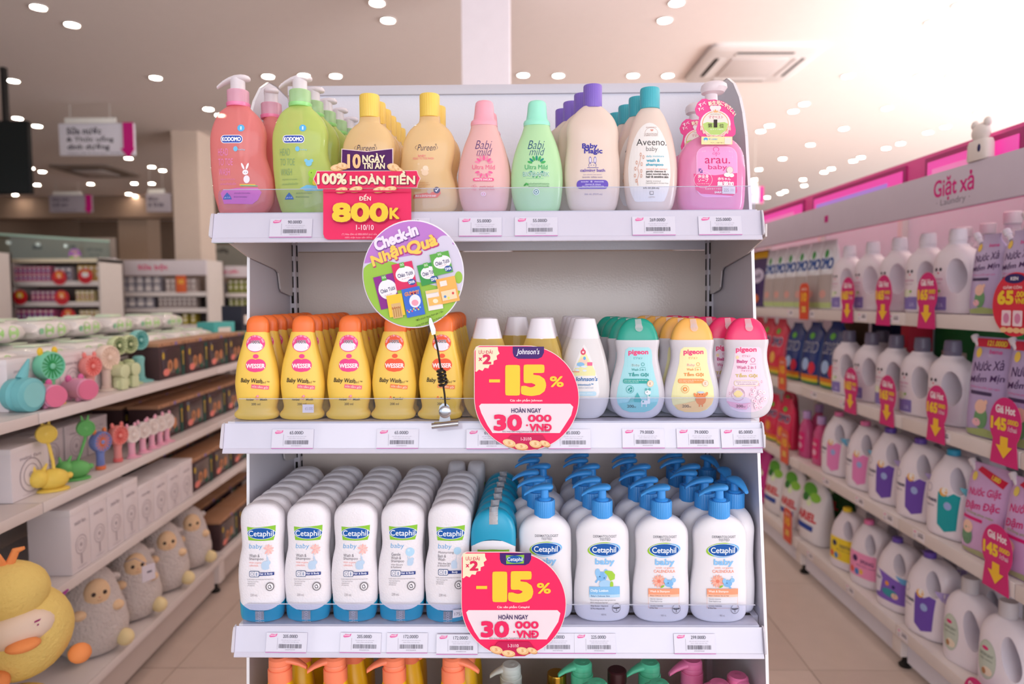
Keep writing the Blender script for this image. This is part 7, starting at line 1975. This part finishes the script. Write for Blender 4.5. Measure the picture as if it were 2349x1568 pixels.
M().box(-.025, -.001, -.03, .025, .001, .03, C('#e4dce6', .5)).build('card', t, smooth=0); M().box(-.006, -.0014, .0, .012, -.001, .006, C('#5a5466', .5)).build('mark', t, smooth=0)
M().tube([(0, 0, .03), (-.02, .05, .05), (-.03, .10, .03)], .0015, C('#c9c2d4', .5), 6).build('string', t)
# yellow plush pile: a duck lying on a cushion-like second plush
yel = C('#f0d27c', .9, bump=('noise', 120, .5), name='plush_yellow'); oran = C('#f59a5c', .8); pale = C('#efd9c6', .9)
t = thing('duck_plush', 'big yellow plush duck lying on another yellow plush at the shelf end', 'plush toy', AL.at(46, -.13, .475), AL.rz - .75)
M().ball((0, 0, .115), (.115, .095, .115), yel, 28, 18).build('body', t)
M().ball((-.03, -.01, .225), (.095, .085, .075), yel, 24, 14).build('head', t)
M().ball((-.02, -.060, .150), (.080, .048, .045), pale, 20, 12).build('cheek', t)
M().ball((-.02, -.108, .125), (.036, .026, .014), oran, 18, 10).build('beak', t)
for sx in (-1, 1): M().ball((.02 + sx * .085, -.072, .045), (.026, .028, .024), oran, 16, 10).build('foot', t)
M().tube([(-.03, -.02, .292), (-.045, -.02, .325), (-.06, -.03, .335)], [.010, .009, .004], oran, 8).build('crest', t)
M().tube([(-.02, -.02, .292), (-.005, -.02, .325), (.01, -.03, .33)], [.010, .009, .004], oran, 8).build('crest', t)
d = DM(lambda u, v, e: (u, -.1125 + abs(u + .02) ** 2 * 9 - e, v))
for k in range(2): d.line(.004 + k * .006, -.172 + k * .010, .042, -.165 + k * .012, .004, '#a8307a')
d.build('closed_eye', t)
T2 = thing('yellow_plush', 'pale yellow plush cushion standing on the floor under the big yellow duck', 'plush toy', AL.at(40, -.14, 0), AL.rz - .6)
M().loft(smooth_rings([(0, 0, .09, .08), (.02, 0, .118, .10), (.2, 0, .120, .105), (.38, 0, .108, .095), (.45, 0, .08, .07), (.47, 0, .03, .03)], 2.2), yel, 32).build('body', T2, smooth=80)
M().ball((.05, -.100, .22), (.025, .02, .02), oran, 14, 8).build('foot', T2)
M().ball((-.05, -.100, .22), (.025, .02, .02), oran, 14, 8).build('foot', T2)
t = thing('magenta_ribbon', 'small magenta ribbon tag on the yellow duck beside the first sheep', 'tag', AL.at(128, -.03, .53), AL.rz)
M().tube([(-.02, 0, 0), (.01, 0, .008), (.05, 0, .014)], [.004, .008, .003], C('#a03a90', .5), 8).build('ribbon', t)
M().box(-.026, -.004, -.006, -.016, .004, .006, C('#f1e6ea', .5), .001).build('clasp', t)
t = thing('tall_plush', 'tall pale yellow plush standing on the floor at the frame edge', 'plush toy', AL.at(-150, -.13, 0), AL.rz)
M().loft(smooth_rings([(0, 0, .08, .08), (.03, 0, .11, .1), (.25, 0, .115, .105), (.5, 0, .09, .085), (.62, 0, .095, .09), (.76, 0, .10, .095), (.85, 0, .07, .07), (.88, 0, .02, .02)], 2.0), yel, 28).build('body', t, smooth=80)
M().ball((0, -.095, .72), (.035, .025, .014), oran, 14, 8).build('beak', t)
for sx in (-1, 1): M().ball((sx * .05, -.09, .01 + .012), (.04, .05, .022), oran, 14, 8).build('foot', t)

# ------------------------------------------------------------------ far displays at the back on the dim side
def far_rack(px0, px1, y, label, shelf_py, header=None, top_py=None, end=None, back='#8d7a72', name='far_rack'):
    a, b_ = onY(px0, 700, y), onY(px1, 700, y)
    w = b_.x - a.x
    t = thing(name, label, 'shelving', (a.x, y, 0))
    zt = onY(px0, top_py, y).z
    bm_ = C('#d9cdc6', .5)
    M().box(0, .40, 0, w, .43, zt, C(back, .6)).build('back_panel', t, smooth=0)
    for x in (0, w - .02): M().box(x, .0, 0, x + .02, .42, zt, bm_).build('end_panel', t, smooth=0)
    zz = []
    for py in shelf_py:
        z = onY(px0, py, y).z; zz.append(z)
        M().box(.02, 0, z - .05, w - .02, .40, z, C('#e2d8d4', .45), .003).build('shelf_board', t)
    M().box(.02, .02, 0, w - .02, .40, .12, bm_).build('plinth', t, smooth=0)
    if header:
        z1 = onY(px0, header[0], y).z; z0 = onY(px0, header[1], y).z
        M().box(0, -.03, z0, w, 0, z1, C('#d8ccd0', .5), .003).build('header_board', t)
        d = DM(lambda u, v, e: (u, -.03 - e, v)); d.t(header[2], w * header[3], -(z0 + z1) / 2, w * .28, (z1 - z0) * .42, '#d8286a', .03); d.build('header_lettering', t)
    return t, a.x, w, zz
def fill(x0, x1, y, z, bw, bh, bd, col, band, label, group, rows=1):
    """a row (or stacked rows) of cartons facing the shop"""
    x0 += .014; x1 -= .014
    n = int((x1 - x0) / (bw + .004))
    pr = None
    for r in range(rows):
        for i in range(n):
            loc = (x0 + (i + .5) * (x1 - x0) / n, y + bd / 2 + .02, z + .0014 + r * (bh + .001))
            lab = label + (', %s along' % ORD[i + 1] if i + 1 < len(ORD) else ', %s along' % ('fifteenth', 'sixteenth', 'seventeenth', 'eighteenth', 'nineteenth', 'twentieth', 'last')[min(6, i + 1 - len(ORD))]) + ((', upper' if r else ', lower') if rows > 1 else '')
            if pr is None:
                pr = thing('carton', lab, 'box', loc, 0, group)
                M().box(-bw / 2, -bd / 2, 0, bw / 2, bd / 2, bh, C(col, .5), .002).build('box_body', pr)
                d = DM(lambda u, v, e: (u, -bd / 2 - e, v)); d.r(-bw * .42, -bh * .62, bw * .42, -bh * .22, band).r(-bw * .3, -bh * .9, bw * .3, -bh * .74, '#efe6e0').e(0, -bh * .42, bw * .22, bh * .12, '#f1e9e2'); d.build('label_print', pr)
            else: dup(pr, loc, 0, lab)
y1 = 5.9
t, x0, w, zz = far_rack(22, 232, y1, 'far display rack with rows of pink and violet cartons and round red signs', (645, 692, 737, 800), None, 592)
px = lambda p, y: onY(p, 700, y).x
M().box(.0, .0, zz[0] + .19, w, .4, zz[0] + .23, C('#efe2c6', .5), .003).build('top_board', t)
fill(px(26, y1), px(116, y1), y1 + .02, zz[0], .042, .075, .12, '#c9708e', '#7a4a9a', 'pink violet carton on the top of the far display', 'pink violet cartons on the far display', 2)
fill(px(118, y1), px(165, y1), y1 + .02, zz[0], .05, .14, .12, '#b4aab4', '#5a6a9a', 'grey carton on the top of the far display', 'grey cartons on the far display')
fill(px(172, y1), px(230, y1), y1 + .02, zz[0], .05, .16, .12, '#d8b46a', '#e6c88a', 'golden carton on the top of the far display', 'golden cartons on the far display')
fill(px(62, y1), px(125, y1), y1 + .02, zz[1], .045, .11, .12, '#a8688e', '#c85a7a', 'mauve carton on the second shelf of the far display', 'mauve cartons on the far display')
fill(px(165, y1), px(215, y1), y1 + .02, zz[1], .04, .11, .12, '#e0cf9a', '#b47a4a', 'cream carton on the second shelf of the far display', 'cream cartons on the far display')
fill(px(26, y1), px(120, y1), y1 + .02, zz[2], .05, .12, .12, '#c05a86', '#5a4a9a', 'crimson violet carton on the third shelf of the far display', 'crimson cartons on the far display')
fill(px(172, y1), px(225, y1), y1 + .02, zz[2], .045, .11, .12, '#dcc890', '#a86a4a', 'cream carton on the third shelf of the far display', 'low cream cartons on the far display')
fill(px(26, y1), px(225, y1), y1 + .02, zz[3], .06, .14, .12, '#3f4f96', '#8aa0d0', 'blue carton on the lowest visible shelf of the far display', 'blue cartons on the far display')
for i, (p, q, c2) in enumerate(((135, 636, '#f0822a'), (195, 633, '#e9e2e6'), (45, 681, '#f4c62a'), (141, 682, '#f0822a'), (156, 724, '#e8722a'))):
    P = onY(p, q, y1 - .02)
    t = thing('round_sign', 'round red sign on the far display rack, %s counted from its top' % NTH[i], 'sign', (P.x, y1 - .014, P.z), 0, 'round red signs on the far display')
    T = Matrix.Rotation(PI / 2, 4, 'X')
    M().lathe([(.001, 0), (.075, 0), (.075, .002), (.001, .002)], C('#d8222e', .4), 32, T=T).build('board', t, smooth=0)
    d = DM(lambda u, v, e: (u, -.0022 - e, v)); d.e(0, -.015, .038, .026, c2).t('SALE', 0, -.045, .06, .018, '#f6d86a', .04).t('%', 0, -.012, .03, .03, '#fbeee2', .03).r(-.05, .03, .05, .045, '#b8182a', .004); d.build('lettering', t)
t = thing('round_sign', 'round purple and green sign standing on top of the far display rack', 'sign', (onY(172, 585, y1 + .1).x, y1 + .1, onY(172, 600, y1 + .1).z))
M().lathe([(.001, 0), (.065, 0), (.065, .002), (.001, .002)], C('#b46fc8', .4), 32, T=Matrix.Translation((0, 0, .07)) @ Matrix.Rotation(PI / 2, 4, 'X')).build('board', t, smooth=0)
d = DM(lambda u, v, e: (u, -.0022 - e, v)); d.p([(-.06, -.06), (.06, -.06), (.045, -.025), (0, -.008), (-.045, -.025)], '#9cc74a').e(.01, -.06, .03, .022, '#e9c0d0').t('Quà', 0, -.105, .06, .022, '#f6dc7a', .04); d.build('lettering', t)
M().tube([(0, .004, .01), (0, .004, -.045)], .004, C('#3a3430', .4), 8).build('stem', t)
# header run with grey boxes, end panel in white with blue lettering
y2 = 6.6
t, x0, w, zz = far_rack(236, 478, y2, 'far white rack with magenta header and rows of grey tins', (670, 707, 745, 800), (597, 632, 'Sữa bột', .5), 597, name='far_header_rack')
P0, P1 = onY(232, 735, y2 - .05), onY(262, 592, y2 - .05)
m = M().box(P0.x - x0, -.07, 0, P1.x - x0, .0, P1.z, C('#e0d6da', .5), .004); m.build('end_pillar', t)
d = DM(lambda u, v, e: (u, -.07 - e, v)); xc = (P0.x + P1.x) / 2 - x0
d.t('SỮA BỘT', xc, -(P0.z + .32), .30, .04, '#5a7aa8', .03, 0, -90).t('cho bé', xc + .035, -(P0.z + .32), .2, .022, '#7a8ab0', .01, 0, -90); d.build('pillar_lettering', t)
fill(px(266, y2), px(370, y2), y2 + .02, zz[0], .082, .085, .12, '#8f8a94', '#dcd2d0', 'grey tin carton on the top shelf of the far header rack', 'grey tin cartons on the far rack', 2)
fill(px(374, y2), px(450, y2), y2 + .02, zz[0], .05, .15, .12, '#c4b4b0', '#a89894', 'beige carton on the top shelf of the far header rack', 'beige cartons on the far rack')
fill(px(266, y2), px(352, y2), y2 + .02, zz[1], .088, .12, .12, '#8a8590', '#d8d0d0', 'grey tin carton on the second shelf of the far header rack', 'grey second tins on the far rack')
fill(px(356, y2), px(450, y2), y2 + .02, zz[1], .05, .12, .12, '#a89a96', '#8a7c7c', 'taupe carton on the second shelf of the far header rack', 'taupe cartons on the far rack')
fill(px(266, y2), px(355, y2), y2 + .02, zz[2], .06, .11, .12, '#9a8a90', '#d0c4c4', 'mauve tin on the third shelf of the far header rack', 'mauve tins on the far rack')
fill(px(358, y2), px(405, y2), y2 + .02, zz[2], .06, .10, .12, '#7f8a80', '#9aa498', 'sage carton on the third shelf of the far header rack', 'sage cartons on the far rack')
fill(px(408, y2), px(450, y2), y2 + .02, zz[2], .06, .12, .12, '#a8983a', '#c4b45a', 'olive carton on the third shelf of the far header rack', 'olive cartons on the far rack')
for (p, q) in ((415, 660),):
    P = onY(p, q, y2 - .02)
    t = thing('price_flag', 'small orange price flag on the far header rack', 'price sign', (P.x, y2 - .012, P.z - .05))
    M().box(-.06, -.002, 0, .06, 0, .2, C('#e0622a', .4), .0008).build('board', t); d = DM(lambda u, v, e: (u, -.002 - e, v)); d.t('10', 0, -.12, .06, .05, '#f6c84a', .05); d.build('lettering', t)
y3 = 7.15
t, x0, w, zz = far_rack(482, 640, y3, 'far rack with green cartons beyond the cream column', (672, 705, 738, 800), (610, 636, 'Thực phẩm', .3), 610, name='far_green_rack')
fill(px(485, y3), px(515, y3), y3 + .02, zz[0], .05, .13, .12, '#a8a8b0', '#7a8a9a', 'grey carton on the top shelf of the far green rack', 'grey cartons on the green rack')
fill(px(518, y3), px(600, y3), y3 + .02, zz[0], .055, .16, .12, '#8c8f4a', '#a4a860', 'green carton on the top shelf of the far green rack', 'green cartons on the green rack')
fill(px(485, y3), px(515, y3), y3 + .02, zz[1], .04, .10, .12, '#9a96a0', '#c4c0c4', 'grey carton on the second shelf of the far green rack', 'grey second cartons on the green rack')
fill(px(518, y3), px(600, y3), y3 + .02, zz[1], .055, .11, .12, '#7c8040', '#989c58', 'green carton on the second shelf of the far green rack', 'green second cartons on the green rack')
fill(px(485, y3), px(600, y3), y3 + .02, zz[2], .06, .10, .12, '#b8aca4', '#8a8480', 'pale carton on the third shelf of the far green rack', 'pale cartons on the green rack')
P = onY(504, 660, y3 - .02)
t = thing('price_flag', 'small red oval price flag on the far green rack', 'price sign', (P.x, y3 - .012, P.z - .06))
M().prism([(.05 * math.cos(a), .09 + .09 * math.sin(a)) for a in [2 * PI * i / 24 for i in range(24)]], -.002, 0, C('#dc4226', .4)).build('board', t, smooth=0); d = DM(lambda u, v, e: (u, -.002 - e, v)); d.t('10', 0, -.1, .05, .05, '#f6b83a', .05); d.build('lettering', t)
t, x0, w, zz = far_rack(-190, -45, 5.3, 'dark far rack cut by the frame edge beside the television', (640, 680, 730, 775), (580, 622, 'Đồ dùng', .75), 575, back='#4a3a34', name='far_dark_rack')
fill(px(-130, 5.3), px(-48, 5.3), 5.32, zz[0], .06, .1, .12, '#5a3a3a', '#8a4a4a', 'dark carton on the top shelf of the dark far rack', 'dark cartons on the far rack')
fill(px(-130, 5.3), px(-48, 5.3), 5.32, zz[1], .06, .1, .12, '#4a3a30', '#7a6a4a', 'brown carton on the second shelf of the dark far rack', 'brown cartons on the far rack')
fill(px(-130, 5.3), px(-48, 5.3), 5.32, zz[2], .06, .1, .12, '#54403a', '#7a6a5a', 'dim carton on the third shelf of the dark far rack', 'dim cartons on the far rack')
# glass partition with a green edge, department board behind it
A_, B_ = onY(-40, 532, 8.2), onY(252, 568, 9.6)
t = thing('glass_partition', 'tall glass partition with a pale green top edge behind the far display', 'partition', (A_.x, 8.2, 0))
L = (Vector((B_.x, 9.6, 0)) - Vector((A_.x, 8.2, 0)))
t.rotation_euler = (0, 0, math.atan2(L.y, L.x))
M().box(0, 0, .0, L.length, .012, A_.z - .03, acrylic('glass_pane', '#e8f2ec', .6)).build('glass_pane', t, smooth=0)
M().box(0, -.004, A_.z - .03, L.length, .016, A_.z, C('#9fc0ac', .25)).build('top_edge', t, smooth=0)
for k, f in enumerate((.18, .4, .62)): M().lathe([(.03, -.02), (.03, .0), (.012, .004)], C('#b8c4bc', .3, .6), 16, T=Matrix.Translation((L.length * f, -.004, A_.z - .12)) @ Matrix.Rotation(PI / 2, 4, 'X')).build('glass_fitting', t)
a, b_ = onY(-80, 600, 11.5), onY(262, 545, 11.5)
t = thing('department_board', 'long grey department board with dark names behind the glass partition', 'sign', (a.x, 11.5, 0))
M().box(0, 0, a.z, b_.x - a.x, .05, b_.z, C('#a89890', .6), .004).build('panel', t)
for f in (.05, .5, .95): M().box((b_.x - a.x) * f, .05, 0, (b_.x - a.x) * f + .05, .1, b_.z, C('#8a7a72', .6)).build('post', t, smooth=0)
d = DM(lambda u, v, e: (u, -e, v)); zm = (a.z + b_.z) / 2
d.t('Bỉm', px(92, 11.5) - a.x, -zm - .05, .17, .08, '#3a302c', .05).t('Tã dán', px(168, 11.5) - a.x, -zm - .06, .2, .06, '#3a302c', .04).t('Đồ dùng', px(222, 11.5) - a.x, -zm + .0, .28, .07, '#4a403a', .03).t('cho mẹ', px(222, 11.5) - a.x, -zm + .10, .2, .05, '#4a403a', .02); d.build('lettering', t)
a, b_ = onY(478, 600, 10.5), onY(640, 560, 10.5)
t = thing('department_board', 'grey green department board beyond the far green rack', 'sign', (a.x, 10.5, 0))
M().box(0, 0, a.z - .1, b_.x - a.x, .05, b_.z, C('#8f8a80', .6), .004).build('panel', t)
M().box(.1, .05, 0, .16, .1, b_.z, C('#8a7a72', .6)).build('post', t, smooth=0); M().box(b_.x - a.x - .2, .05, 0, b_.x - a.x - .14, .1, b_.z, C('#8a7a72', .6)).build('post', t, smooth=0)
d = DM(lambda u, v, e: (u, -e, v)); d.t('Dinh dưỡng', px(500, 10.5) - a.x + .05, -(a.z + .18), .3, .1, '#3a332e', .04); d.build('lettering', t)
